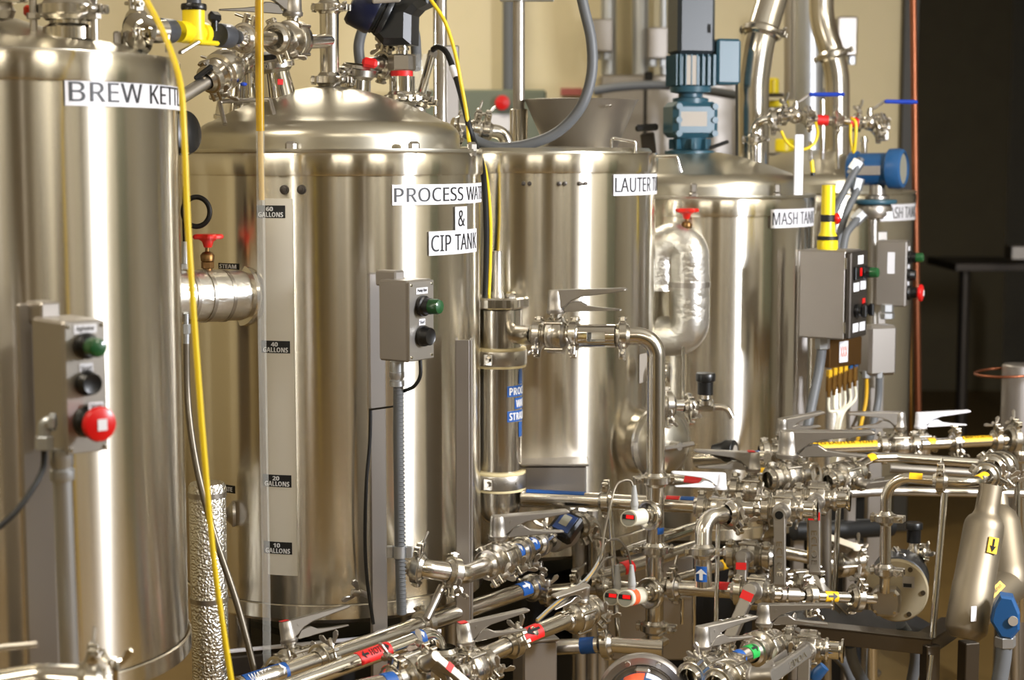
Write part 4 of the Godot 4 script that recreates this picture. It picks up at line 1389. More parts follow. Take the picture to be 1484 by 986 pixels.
	ring_clamp(t, P(876, 852, 3.88), Vector3(1, 0, 0.15), 0.0185, Vector3(0.1, 0.9, 0.6), 0.4)


func low_right() -> void:
	# pump motor at the bottom centre
	var t := thing("pump_motor", "pump with grey bolted flange and blue motor carrying orange label, bottom centre", "pump", P(930, 1000, 3.10))
	var c := P(932, 1014, 3.20)
	var ax := Vector3(-0.16, 0.0, 1.0).normalized()
	var b := Geo.basis_y(ax, Vector3.UP)
	var g := Geo.new()
	g.lathe([Vector2(0, -0.02), Vector2(0.084, -0.02), Vector2(0.088, -0.014), Vector2(0.088, 0.0), Vector2(0.083, 0.006), Vector2(0.070, 0.006), Vector2(0.066, 0.0), Vector2(0, 0.0)], Transform3D(b, c), 48)
	part(g, "flange", M.sheet_steel, t)
	for k in 8:
		g = Geo.new()
		var d := b.x * sin(TAU * (k + 0.5) / 8) + b.z * cos(TAU * (k + 0.5) / 8)
		g.hexrod(c + d * 0.076, c + d * 0.076 + ax * 0.012, 0.006)
		part(g, "bolt", M.satin_steel, t)
	g = Geo.new()
	g.lathe([Vector2(0.0, 0.0), Vector2(0.064, 0.0), Vector2(0.060, 0.016), Vector2(0.060, 0.020)], Transform3D(b, c), 48)
	for k in 3:
		var d := b.x * sin(TAU * k / 3.0) + b.z * cos(TAU * k / 3.0)
		g.box(Transform3D(Basis(b.y.cross(d), b.y, d), c + d * 0.058 + ax * 0.012), Vector3(0.030, 0.030, 0.018), 0.004)
	part(g, "adapter", M.satin_steel, t)
	g = Geo.new()
	g.lathe([Vector2(0.0, 0.018), Vector2(0.058, 0.018), Vector2(0.060, 0.022), Vector2(0.060, 0.16), Vector2(0.052, 0.172), Vector2(0, 0.174)], Transform3D(b, c), 48)
	var mo := part(g, "motor", M.transmitter_blue, t)
	g = Geo.new()
	g.lathe([Vector2(0.0595, 0.030), Vector2(0.0606, 0.030), Vector2(0.0606, 0.09), Vector2(0.0595, 0.09)], Transform3D(b, c), 12, -0.1, 0.6)
	part(g, "orange_sticker", M.orange_label, mo)
	g = Geo.new()
	g.lathe([Vector2(0.0595, 0.026), Vector2(0.0606, 0.026), Vector2(0.0606, 0.055), Vector2(0.0595, 0.055)], Transform3D(b, c), 10, -0.75, -0.15)
	part(g, "white_sticker", M.white_label, mo)
	# valve with lever raised to the right and the pipe with green tag
	var ax2 := (P(1110, 938, 3.42) - P(1000, 985, 3.16)).normalized()
	valve("valve with upright hub and long lever rising right, beside the pump", P(1018, 976, 3.22), ax2, Vector3(-0.15, 1, 0.15), Vector3(0.8, 0.3, -0.6), 0.0185, Vector3(-0.4, 0.3, 1), {"size": 0.88, "raised": "ECLOE"})
	t = pipe("short pipe with blue and green tags right of the pump", [[1042, 966, 3.265], [1098, 943, 3.39]], 0.0165, 0.03, M.polished_steel)
	wrap_label(t, P(1064, 957, 3.313), P(1071, 954, 3.33), 0.0167, Vector3(0, 0.8, 1), M.blue_label, "", null, 2.4)
	wrap_label(t, P(1081, 950, 3.352), P(1092, 945.5, 3.376), 0.0167, Vector3(0, 0.8, 1), M.green_label, ">", M.letter_black, 2.4)
	ring_clamp(t, P(1049, 963, 3.28), ax2, 0.0180, Vector3(-0.2, 1, 0.4), 0.3)
	valve("flat valve body with a long level lever, above the hanging lever at the bottom", P(1107, 940, 3.42), ax2, Vector3(-0.1, 1, 0.1), Vector3(1, 0.05, 0.1), 0.0185, Vector3(0.4, -0.7, 0.6), {"size": 0.88})
	valve("valve at the bottom edge with an embossed lever lying to the right", P(1056, 985, 3.14), ax2, Vector3(0.15, 0.2, 1), Vector3(1, 0.25, 0.1), 0.0180, Vector3(-0.2, -1, 0.2), {"size": 1.0, "raised": "2POA"})
	t = pipe("level pipe stub leading to the hanging lever at the bottom edge", [[1112, 938, 3.55], [1160, 938, 3.50]], 0.0160, 0.03, M.polished_steel)
	ring_clamp(t, P(1148, 938, 3.51), Vector3(1, 0, 0.3), 0.0170, Vector3(0, 1, 0.3), 0.0)
	valve("valve at the bottom edge whose capped lever hangs down, right of the pump", P(1172, 940, 3.47), Vector3(1, 0, 0.28), Vector3(-0.30, 0.15, 1), Vector3(-0.05, -1, 0.2), 0.0185, Vector3(0.5, -1, 0.2), {"cap": true, "raised": "ECLOE", "end": 1.0, "one": -1.0})
	g = Geo.new()
	g.lathe([Vector2(0, 0), Vector2(0.013, 0), Vector2(0.014, 0.004), Vector2(0.011, 0.035), Vector2(0, 0.036)], Transform3D(Geo.basis_y(Vector3(0.5, 0.6, 0.1)), P(1178, 984, 3.40)), 20)
	tag(part(g, "blue_knob", M.switch_blue), "small blue knob at the bottom edge beside the capped lever", "knob")  # a small knob
	# sheet steel boxes by the lauter tank's foot
	t = thing("junction_box", "low sheet steel box in front of the lauter tank, right of the strainer", "box", P(800, 735, 3.92))
	g = Geo.new()
	var a := P(752, 736, 3.93)
	var e := P(850, 676, 3.93)
	g.box(Transform3D(Basis(), Vector3((a.x + e.x) / 2, (a.y + e.y) / 2, a.z - 0.045)), Vector3(e.x - a.x, e.y - a.y, 0.09), 0.004)
	part(g, "case", M.sheet_steel, t)
	g = Geo.new()
	g.box(Transform3D(Basis(), Vector3((a.x + e.x) / 2, e.y + 0.003, a.z - 0.045)), Vector3(e.x - a.x + 0.012, 0.006, 0.102), 0.002)
	part(g, "cover", M.sheet_steel, t)
	t = thing("steel_cabinet", "pale sheet steel cabinet low behind the riser and sensors", "cabinet", P(900, 800, 4.22))
	g = Geo.new()
	var f := P(850, 808, 4.15)
	var h := P(1005, 808, 4.15)
	g.box(Transform3D(Basis(), Vector3((f.x + h.x) / 2, f.y - 0.13, f.z - 0.06)), Vector3(h.x - f.x, 0.26, 0.12), 0.004)
	part(g, "case", M.sheet_steel, t)
	g = Geo.new()
	g.box(Transform3D(Basis(), Vector3((f.x + h.x) / 2, f.y - 0.10, f.z + 0.003)), Vector3(h.x - f.x, 0.006, 0.012), 0.001)
	part(g, "lip", M.satin_steel, t)
	for q: Array in [["square steel leg left of the pale cabinet", 841.0, 0.018], ["round steel leg at the pale cabinet's left corner", 859.0, 0.013]]:
		g = Geo.new()
		var o := P(q[1], 740, 4.02)
		g.rod(Vector3(o.x, 0, o.z), Vector3(o.x, o.y, o.z), q[2], 16)
		tag(part(g, "support_leg", M.satin_steel), q[0], "leg")  # legs beside the pale cabinet


# ---------------------------------------------------------------- control stations and what hangs on the tank fronts

# a box seen at its front-left corner: front face turned to the right
func case_box(t: Node3D, c: Vector3, size: Vector3, yaw: float, called := "case", m: Material = null, bevel := 0.004) -> MeshInstance3D:
	var g := Geo.new()
	g.box(Transform3D(Basis(Vector3.UP, yaw), c), size, bevel)
	return part(g, called, m if m else M.sheet_steel, t)


func lamp_button(t: Node3D, c: Vector3, n: Vector3, kind: String, k := 1.0) -> void:
	var b := Geo.basis_y(n)
	var g := Geo.new()
	if kind == "green":
		g.lathe([Vector2(0, 0), Vector2(0.0200, 0), Vector2(0.0215, 0.004), Vector2(0.0205, 0.010), Vector2(0.017, 0.012), Vector2(0.0165, 0.024), Vector2(0, 0.024)], Transform3D(b.scaled(Vector3.ONE * k), c), 28)
		part(g, "lamp_holder", M.black_plastic, t)
		g = Geo.new()
		g.lathe([Vector2(0, 0.020), Vector2(0.0158, 0.020), Vector2(0.0155, 0.040), Vector2(0.0135, 0.046), Vector2(0.008, 0.0485), Vector2(0, 0.049)], Transform3D(b.scaled(Vector3.ONE * k), c), 28)
		part(g, "green_lens", M.green_lens, t)
	elif kind == "black":
		g.lathe([Vector2(0, 0), Vector2(0.0200, 0), Vector2(0.0215, 0.004), Vector2(0.0205, 0.011), Vector2(0.0185, 0.013), Vector2(0.018, 0.022), Vector2(0.0165, 0.0235), Vector2(0.0145, 0.0225), Vector2(0, 0.022)], Transform3D(b.scaled(Vector3.ONE * k), c), 28)
		part(g, "push_button", M.black_plastic, t)
	else:
		g.lathe([Vector2(0, 0), Vector2(0.024, 0), Vector2(0.025, 0.004), Vector2(0.021, 0.010), Vector2(0.018, 0.012), Vector2(0.017, 0.030), Vector2(0, 0.030)], Transform3D(b.scaled(Vector3.ONE * k), c), 28)
		part(g, "button_collar", M.black_plastic, t)
		g = Geo.new()
		g.lathe([Vector2(0, 0.030), Vector2(0.018, 0.030), Vector2(0.0275, 0.036), Vector2(0.0285, 0.041), Vector2(0.026, 0.046), Vector2(0.015, 0.0495), Vector2(0, 0.0505)], Transform3D(b.scaled(Vector3.ONE * k), c), 32)
		var o := part(g, "stop_button", M.red_plastic, t)
		g = Geo.new()
		var u := (Vector3.UP - n * Vector3.UP.dot(n)).normalized()
		g.box(Transform3D(Basis(u.cross(n), u, n), c + n * 0.0508 * k), Vector3(0.016, 0.018, 0.001) * k)
		part(g, "sticker", M.white_label, o)


func tag_plate(t: Node3D, c: Vector3, n: Vector3, w: float, h: float, text := "", m: Material = null, tm: Material = null) -> void:
	var u := (Vector3.UP - n * Vector3.UP.dot(n)).normalized()
	var b := Basis(u.cross(n), u, n)
	var g := Geo.new()
	g.box(Transform3D(b, c), Vector3(w, h, 0.001))
	var o := part(g, "tag", m if m else M.white_label, t)
	if text != "":
		letters(text, Transform3D(b, c + n * 0.0008), h * 0.5, w * 0.8, tm if tm else M.letter_black, o)


func screws(t: Node3D, c: Vector3, b: Basis, w: float, h: float) -> void:
	for sx: float in [-1.0, 1.0]:
		for sy: float in [-1.0, 1.0]:
			var g := Geo.new()
			var o := c + b.x * sx * w / 2.0 + b.y * sy * h / 2.0
			g.lathe([Vector2(0, 0), Vector2(0.0032, 0), Vector2(0.0026, 0.0018), Vector2(0, 0.0022)], Transform3D(Geo.basis_y(b.z), o), 10)
			part(g, "screw", M.bright_steel, t)


func panels() -> void:
	station_process()
	station_kettle()
	level_gauge()
	left_lines()
	mash_panel()
	lauter_front()


func station_process() -> void:
	# upright channel post against the process tank
	var g := Geo.new()
	var a := P(534, 395, 3.40)
	var b := P(560, 905, 3.40)
	g.box(Transform3D(Basis(Vector3.UP, 0.35), Vector3((a.x + b.x) / 2, (a.y + 0.02) / 2, a.z)), Vector3(0.034, a.y - 0.02, 0.012), 0.003)
	tag(part(g, "mounting_post", M.sheet_steel), "steel post carrying the control box on the process tank", "post")
	var t := thing("control_box", "steel control box with green lamp and black button on the process tank", "control box", P(585, 522, 3.33))
	var yaw := 0.98   # the button face looks to the right
	var ca := P(549, 413, 3.36)
	var c := P(588, 463, 3.31)
	var bs := Basis(Vector3.UP, yaw)
	var H := P(590, 405, 3.3).y - P(590, 522, 3.3).y
	var size := Vector3(0.082, H, 0.070)
	case_box(t, c, size, yaw)
	var f := c + bs.z * size.z / 2
	g = Geo.new()
	g.box(Transform3D(bs, f + bs.z * 0.0015), Vector3(size.x - 0.004, H - 0.004, 0.004), 0.001)
	part(g, "face_plate", M.satin_steel, t)
	screws(t, f + bs.z * 0.0035, bs, 0.064, H - 0.018)
	lamp_button(t, f + bs.z * 0.003 + Vector3(0, 0.028, 0), bs.z, "green", 0.95)
	lamp_button(t, f + bs.z * 0.003 - Vector3(0, 0.030, 0), bs.z, "black", 0.95)
	tag_plate(t, f + bs.z * 0.0042 + Vector3(0, 0.057, 0), bs.z, 0.036, 0.012, "Pump Run")
	tag_plate(t, f + bs.z * 0.0042 + Vector3(0, -0.003, 0), bs.z, 0.020, 0.012, "Start")
	g = Geo.new()
	g.box(Transform3D(bs, P(565, 403, 3.33)), Vector3(0.03, 0.03, 0.05), 0.003)
	part(g, "bracket", M.sheet_steel, t)
	# conduit
	t = pipe("grey ribbed conduit dropping from the process tank's control box", [[577, 545, 3.32], [577, 640, 3.33], [579, 800, 3.35], [582, 890, 3.36]], 0.0098, 0.05, M.grey_conduit, "conduit", "conduit")
	g = Geo.new()
	var o := P(575, 524, 3.32)
	g.lathe([Vector2(0, 0.0), Vector2(0.014, 0), Vector2(0.014, -0.02), Vector2(0.015, -0.021), Vector2(0.015, -0.03), Vector2(0.0125, -0.033), Vector2(0.0125, -0.036), Vector2(0.0145, -0.038), Vector2(0.0145, -0.048), Vector2(0.011, -0.05), Vector2(0, -0.05)].map(func(q): return Vector2(q.x, q.y)), Transform3D(Basis(), o), 12)
	part(g, "gland", M.galvanised, t)
	g = Geo.new()
	for i in 60:
		var y := lerpf(548, 888, i / 59.0)
		var x := lerpf(577, 582, i / 59.0)
		g.lathe([Vector2(0.0095, -0.0016), Vector2(0.0106, 0), Vector2(0.0095, 0.0016)], Transform3D(Basis(), P(x, y, lerpf(3.32, 3.36, i / 59.0))), 12)
	var rb := part(g, "ribs", M.grey_conduit, t)
	rb.set_meta("kind", "stuff")
	g = Geo.new()
	var cl := P(582, 800, 3.35)
	g.lathe([Vector2(0.0105, -0.012), Vector2(0.0128, -0.012), Vector2(0.0128, 0.012), Vector2(0.0105, 0.012)], Transform3D(Basis(), P(579, 800, 3.35)), 20)
	for s: float in [-1.0, 1.0]:
		g.box(Transform3D(Basis(), P(579, 800, 3.35) + Vector3(s * 0.019, 0, 0)), Vector3(0.014, 0.024, 0.010), 0.002)
	part(g, "pipe_clip", M.galvanised, t)
	cable("black cable curling out below the process tank's control box", [[609, 522, 3.30], [609, 545, 3.30], [600, 560, 3.31], [585, 567, 3.33]], 0.0036, M.black_rubber, "cable", "cable")
	cable("black cable tied along the post on the process tank", [[537, 592, 3.375], [536, 640, 3.375], [531, 700, 3.375], [529, 780, 3.38], [532, 840, 3.38], [541, 905, 3.38]], 0.0036, M.black_rubber, "cable", "cable")
	g = Geo.new()
	g.rod(P(536, 594, 3.37), P(572, 589, 3.33), 0.002, 8)
	tag(part(g, "cable_tie", M.black_plastic), "black cable tie between post and ribbed conduit", "cable tie")
	# the little sampling tap beside the post
	t = thing("drain_tap", "small wing-handled drain tap low on the process tank", "tap", P(520, 858, 3.44))
	put(wing_mesh(), Transform3D(Geo.basis_y(Vector3(-0.7, 0.4, 0.7)).scaled(Vector3.ONE * 1.2), P(518, 860, 3.42)), "handle", M.satin_steel, t)
	g = Geo.new()
	g.rod(P(520, 858, 3.42), P(545, 868, 3.47), 0.006, 12)
	part(g, "stem", M.satin_steel, t)


func station_kettle() -> void:
	var g := Geo.new()
	var a := P(44, 440, 2.42)
	g.box(Transform3D(Basis(Vector3.UP, 0.45), Vector3(P(58, 700, 2.44).x, (a.y + 0.02) / 2, a.z - 0.01)), Vector3(0.045, a.y - 0.02, 0.012), 0.003)
	tag(part(g, "mounting_post", M.sheet_steel), "steel post carrying the control box on the brew kettle", "post")
	var t := thing("control_box", "steel control box with green lamp, black button and red stop on the brew kettle", "control box", P(95, 650, 2.36))
	var yaw := 0.72
	var bs := Basis(Vector3.UP, yaw)
	var H := P(100, 462, 2.36).y - P(100, 652, 2.36).y
	var size := Vector3(0.062, H, 0.095)
	var c := P(100, 556, 2.37)
	case_box(t, c, size, yaw)
	var f := c + bs.z * size.z / 2
	g = Geo.new()
	g.box(Transform3D(bs, f + bs.z * 0.0015), Vector3(size.x - 0.002, H - 0.002, 0.004), 0.001)
	part(g, "face_plate", M.satin_steel, t)
	screws(t, f + bs.z * 0.0035, bs, 0.050, H - 0.014)
	lamp_button(t, f + bs.z * 0.003 + Vector3(0, 0.057, 0), bs.z, "green", 0.86)
	lamp_button(t, f + bs.z * 0.003 + Vector3(0, 0.006, 0), bs.z, "black", 0.82)
	lamp_button(t, f + bs.z * 0.003 - Vector3(0, 0.047, 0), bs.z, "red", 0.86)
	tag_plate(t, f + bs.z * 0.0042 + Vector3(0, 0.080, 0), bs.z, 0.034, 0.012, "Agitator")
	tag_plate(t, f + bs.z * 0.0042 + Vector3(0, 0.026, 0), bs.z, 0.020, 0.014, "Start")
	tag_plate(t, f + bs.z * 0.0042 + Vector3(0.012, -0.026, 0), bs.z, 0.022, 0.011, "Stop")
	g = Geo.new()
	g.box(Transform3D(bs, P(62, 452, 2.42)), Vector3(0.03, 0.03, 0.05), 0.003)
	part(g, "bracket", M.sheet_steel, t)
	# elbow gland with the black cable
	t = thing("cable_gland", "bent metal cable gland on the left side of the kettle's control box", "gland", P(66, 640, 2.32))
	g = Geo.new()
	g.tube(bend(WS([[78, 612, 2.31], [64, 612, 2.31], [64, 642, 2.31]]), 0.012, 8), 0.0085, 16)
	part(g, "elbow", M.galvanised, t)
	g = Geo.new()
	g.hexrod(P(64, 632, 2.31), P(64, 652, 2.31), 0.0125)
	g.hexrod(P(81, 612, 2.31), P(72, 612, 2.31), 0.0125)
	part(g, "gland_nut", M.galvanised, t)
	cable("black cable sweeping from the gland to the left edge", [[64, 652, 2.31], [62, 680, 2.31], [45, 712, 2.29], [20, 745, 2.27], [-20, 780, 2.25]], 0.0042, M.black_rubber)
	t = pipe("grey conduit dropping from the kettle's control box to the bottom", [[90, 690, 2.33], [94, 800, 2.34], [101, 975, 2.36], [103, 1020, 2.36]], 0.0130, 0.05, M.galvanised, "conduit", "conduit")
	g = Geo.new()
	var o := P(89, 652, 2.33)
	g.lathe([Vector2(0, -0.042), Vector2(0.0165, -0.042), Vector2(0.0175, -0.038), Vector2(0.0175, -0.028), Vector2(0.015, -0.026), Vector2(0.015, -0.022), Vector2(0.0165, -0.02), Vector2(0.0165, 0.0), Vector2(0, 0.0)], Transform3D(Basis(), o), 12)
	part(g, "gland", M.galvanised, t)
	# things at the lower left corner, out of focus
	t = pipe("steel pipe lying across the bottom left corner in front of the kettle", [[-30, 1000, 2.2], [60, 985, 2.2], [150, 992, 2.22]], 0.022, 0.05, M.polished_steel)
	ring_clamp(t, P(128, 990, 2.21), Vector3(1, 0, 0), 0.0225, Vector3(0.1, 1, 0.1), 0.0)
	g = Geo.new()
	g.tube(spline(WS([[-30, 942, 2.2], [0, 939, 2.2], [54, 934, 2.2]]), 6), 0.0045, 12)
	tag(part(g, "valve_handle", M.satin_steel), "slim steel valve handle poking in at the bottom left edge", "handle")  # handle of a valve out of view
	t = thing("wing_bolt", "large wing bolt standing in front of the kettle's foot", "bolt", P(166, 985, 2.25))
	put(wing_mesh(), Transform3D(Basis().scaled(Vector3.ONE * 1.1), P(167, 968, 2.25)), "wing_nut", M.bright_steel, t)
	g = Geo.new()
	g.rod(P(167, 1010, 2.25), P(167, 966, 2.25), 0.0045, 10)
	part(g, "bolt", M.bright_steel, t)


func level_gauge() -> void:
	# level scale on the process tank
	var r := R_TANK - 0.002
	var a0 := meet(process_at, r, 384, 500).x
	var a1 := meet(process_at, r, 427, 500).x
	var y1 := meet(process_at, r, 405, 288).y
	var y0 := meet(process_at, r, 410, 834).y
	var t := thing("level_scale", "pale upright level scale strip with black gallon tags on the process tank", "scale", on_barrel(process_at, r, a0, 0, y0))
	strip_on(process_at, r, a0, (a1 - a0) * r, y0, y1, "strip", M.scale_strip, t, 0.0015)
	for q: Array in [["60", 307.0, 414.0], ["40", 503.0, 421.0], ["20", 697.0, 423.0], ["10", 794.0, 424.0]]:
		var yy := meet(process_at, r, 400, q[1]).y
		var e := meet(process_at, r, q[2], q[1]).x
		var w := 0.062
		var s := strip_on(process_at, r + 0.0015, e - w / r, w, yy - 0.0125, yy + 0.0125, "gallon_tag", M.black_label, t, 0.0008)
		letters_on(q[0], process_at, r + 0.0025, e - 0.033 / r, yy + 0.0055, 0.0085, 0.0145, M.letter_white, s, true)
		letters_on("GALLONS", process_at, r + 0.0025, e - 0.031 / r, yy - 0.0058, 0.0095, 0.053, M.letter_white, s, true)
	# bolt heads above the scale
	for q: Array in [["dull bolt head above the level scale, left one", 412.0], ["dull bolt head above the level scale, right one", 437.0]]:
		var m := meet(process_at, r, q[1], 275)
		var p := on_barrel(process_at, r, m.x, 0, m.y)
		var g := Geo.new()
		var n := Vector3(sin(m.x), 0, cos(m.x))
		g.lathe([Vector2(0, 0), Vector2(0.010, 0), Vector2(0.009, 0.003), Vector2(0.006, 0.0035), Vector2(0.006, 0.009), Vector2(0, 0.010)], Transform3D(Geo.basis_y(n), p), 12)
		tag(part(g, "bolt_head", M.dark_steel), q[0], "bolt")
	# the sight tube
	t = thing("sight_tube", "tall clear level tube, amber-stained at the top, before the process tank", "tube", P(385, 960, 3.28))
	var g := Geo.new()
	g.tube([P(375.5, -30, 3.25), P(376, 100, 3.255), P(377, 190, 3.26)], 0.0080, 16)
	part(g, "amber_tube", M.amber_tube, t)
	g = Geo.new()
	g.tube([P(377, 190, 3.26), P(380, 500, 3.27), P(386, 862, 3.28), P(387, 965, 3.29)], 0.0080, 16)
	part(g, "clear_tube", M.clear_tube, t)
	g = Geo.new()
	g.tube([P(375.5, -30, 3.25), P(376.5, 150, 3.258), P(379.5, 290, 3.263)], 0.0052, 12)
	part(g, "residue", M.amber_tube, t)


func left_lines() -> void:
	# yellow air hose down the front
	cable("bright yellow air hose hanging between kettle and process tank", [[190, -40, 2.62], [212, 0, 2.6], [240, 55, 2.56], [261, 120, 2.53], [267, 200, 2.52], [272, 320, 2.52], [281, 460, 2.52], [296, 660, 2.52], [312, 830, 2.52], [337, 1000, 2.52]], 0.0045, M.yellow_hose, "air_hose", "hose")
	# steam pipe in foil jacket into the process tank
	var t := thing("steam_pipe", "foil-jacketed steam pipe entering the process tank's left side", "pipe", P(250, 430, 3.52))
	var g := Geo.new()
	var a := P(225, 430, 3.36)
	var b := P(354, 428, 3.50)
	var bs := Geo.basis_y(b - a)
	var L := a.distance_to(b)
	g.lathe([Vector2(0.0, 0), Vector2(0.051, 0.0), Vector2(0.051, 0.105), Vector2(0.0525, 0.106), Vector2(0.0525, 0.150), Vector2(0.051, 0.151), Vector2(0.051, L), Vector2(0.0, L)], Transform3D(bs, a), 40)
	part(g, "foil_jacket", M.foil, t)
	for q: float in [0.070, 0.108, 0.152]:
		g = Geo.new()
		g.lathe([Vector2(0.051, q - 0.004), Vector2(0.0535, q - 0.004), Vector2(0.0535, q + 0.004), Vector2(0.051, q + 0.004)], Transform3D(bs, a), 40)
		var sp0 := part(g, "strap", M.satin_steel, t)
		g = Geo.new()
		g.box(Transform3D(Basis(), a + bs.y * q + Vector3(0.0, 0.004, 0.054)), Vector3(0.012, 0.010, 0.006), 0.002)
		part(g, "buckle", M.satin_steel, sp0)
	g = Geo.new()
	g.lathe([Vector2(0.05, L - 0.012), Vector2(0.062, L - 0.010), Vector2(0.064, L - 0.004), Vector2(0.062, L), Vector2(0.05, L)], Transform3D(bs, a), 40)
	part(g, "collar", M.polished_steel, t)
	# gate valve with red wheel
	t = thing("gate_valve", "brass steam valve with red handwheel on the foil-jacketed pipe", "valve", P(300, 392, 3.52))
	g = Geo.new()
	var o := P(301, 395, 3.44)
	g.hexrod(o + Vector3(0, 0.008, 0), o + Vector3(0, 0.022, 0), 0.013)
	g.lathe([Vector2(0, -0.01), Vector2(0.009, -0.01), Vector2(0.010, 0.0), Vector2(0.0085, 0.02), Vector2(0.0135, 0.023), Vector2(0.0145, 0.034), Vector2(0.010, 0.040), Vector2(0.0045, 0.042), Vector2(0.0042, 0.066), Vector2(0, 0.066)], Transform3D(Basis(), o), 16)
	part(g, "bonnet", M.bronze, t)
	put(handwheel_mesh(), Transform3D(Basis.from_scale(Vector3.ONE * 0.98), P(301, 343, 3.44)), "handwheel", M.red_paint, t)
	var m := meet(process_at, R_TANK - 0.002, 329, 386)
	var tg := thing("steam_tag", "small black STEAM tag on the process tank above the foil-jacketed pipe", "tag", on_barrel(process_at, R_TANK, m.x, 0, m.y))
	var sp := strip_on(process_at, R_TANK - 0.002, meet(process_at, R_TANK, 316, 386).x, 0.055, m.y - 0.006, m.y + 0.006, "plate", M.black_label, tg)
	letters_on("STEAM", process_at, R_TANK, meet(process_at, R_TANK, 316, 386).x + 0.0275 / R_TANK, m.y, 0.008, 0.045, M.letter_white, sp, true)
	# pigtail siphon
	t = thing("siphon", "dark iron pigtail siphon ring above the foil-jacketed pipe", "siphon", P(265, 395, 3.42))
	g = Geo.new()
	var pts: Array = []
	var cc := P(285, 307, 3.42)
	for i in 33:
		var an := TAU * i / 32.0
		pts.append(cc + Vector3(sin(an) * 0.0265, cos(an) * 0.029, 0.004 * sin(an * 0.5)))
	g.tube(pts, 0.0052, 12, false, true)
	g.tube(WS([[268, 270, 3.42], [267, 307, 3.42], [268, 350, 3.42]]), 0.0045, 10)
	part(g, "ring", M.dark_iron, t)
	g = Geo.new()
	g.rod(P(268, 388, 3.42), P(268, 350, 3.42), 0.0068, 14)
	g.hexrod(P(268, 392, 3.42), P(268, 382, 3.42), 0.010)
	part(g, "coupling", M.galvanised, t)
	# black round disc by the kettle
	g = Geo.new()
	g.lathe([Vector2(0, -0.02), Vector2(0.036, -0.02), Vector2(0.040, -0.014), Vector2(0.042, 0.0), Vector2(0.038, 0.010), Vector2(0.02, 0.016), Vector2(0, 0.017)], Transform3D(Geo.basis_y(Vector3(1, 0.1, 0.55)), P(266, 192, 3.12)), 32)
	tag(part(g, "gauge", M.black_plastic), "black round gauge back peeping out behind the kettle's shoulder", "gauge")
	# braided hose
	t = thing("braided_hose", "braided steel hose curving down from the foil-jacketed pipe", "hose", P(270, 480, 3.36))
	g = Geo.new()
	g.tube(spline(WS([[270, 498, 3.36], [271, 560, 3.36], [276, 620, 3.35], [288, 690, 3.34], [312, 780, 3.33], [345, 880, 3.32], [372, 985, 3.30]]), 12), 0.0068, 14)
	part(g, "braid", M.braid, t)
	g = Geo.new()
	g.hexrod(P(270, 484, 3.36), P(270, 470, 3.36), 0.0085)
	g.rod(P(270, 504, 3.36), P(270, 480, 3.36), 0.0065, 12)
	g.rod(P(270, 472, 3.36), P(270, 455, 3.36), 0.0055, 12)
	part(g, "end_fitting", M.galvanised, t)
	# condensate pipe in crinkled foil
	t = thing("condensate_pipe", "upright crinkled-foil condensate pipe between kettle and process tank", "pipe", P(300, 985, 3.44))
	g = Geo.new()
	var c0 := P(300, 1010, 3.44)
	var c1 := P(300, 700, 3.44)
	c0.x = c1.x
	g.lathe([Vector2(0, c0.y), Vector2(0.0375, c0.y), Vector2(0.0375, c1.y - 0.006), Vector2(0.034, c1.y), Vector2(0, c1.y)], Transform3D(Basis(), Vector3(c1.x, 0, c1.z)), 40)
	part(g, "foil_jacket", M.crinkled_foil, t)
	for yy: float in [868.0, 716.0]:
		g = Geo.new()
		var o2 := P(300, yy, 3.44)
		g.lathe([Vector2(0.0375, -0.005), Vector2(0.0392, -0.005), Vector2(0.0392, 0.005), Vector2(0.0375, 0.005)], Transform3D(Basis(), Vector3(c1.x, o2.y, c1.z)), 40)
		part(g, "strap", M.satin_steel, t)
	g = Geo.new()
	g.lathe([Vector2(0.0, 0.0), Vector2(0.026, 0.0), Vector2(0.027, 0.006), Vector2(0.02, 0.010), Vector2(0.012, 0.02), Vector2(0.012, 0.03)], Transform3D(Geo.basis_y(Vector3(-1, 0, 0.2)), P(341, 745, 3.50)), 28)
	tag(part(g, "flange_cap", M.satin_steel), "round steel flange beside the crinkled-foil pipe", "flange")
	var cm := meet(process_at, R_TANK - 0.002, 320, 707)
	tg = thing("condensate_tag", "small black CONDENSATE tag on the process tank beside the crinkled-foil pipe", "tag", on_barrel(process_at, R_TANK, cm.x, 0, cm.y))
	var ca := meet(process_at, R_TANK, 339, 707).x
	sp = strip_on(process_at, R_TANK - 0.002, ca - 0.085 / R_TANK, 0.085, cm.y - 0.008, cm.y + 0.008, "plate", M.black_label, tg)
	letters_on("CONDENSATE", process_at, R_TANK, ca - 0.042 / R_TANK, cm.y, 0.009, 0.075, M.letter_white, sp, true)
	# frame rails under the process tank
	t = thing("skid_rail", "dark steel skid rail under the process tank with a bright edge", "rail", P(350, 930, 3.6))
	g = Geo.new()
	var ra := P(325, 938, 3.48)
	var rb := P(640, 908, 3.48)
	var rbs := Geo.basis_y(rb - ra)
	g.box(Transform3D(rbs, (ra + rb) / 2 - Vector3(0, 0.035, 0)), Vector3(0.04, ra.distance_to(rb), 0.06), 0.003)
	part(g, "beam", M.dark_steel, t)
	g = Geo.new()
	g.box(Transform3D(rbs, (ra + rb) / 2 + Vector3(0, -0.004, 0.022)), Vector3(0.006, ra.distance_to(rb), 0.012), 0.001)
	part(g, "bright_edge", M.white_rail, t)


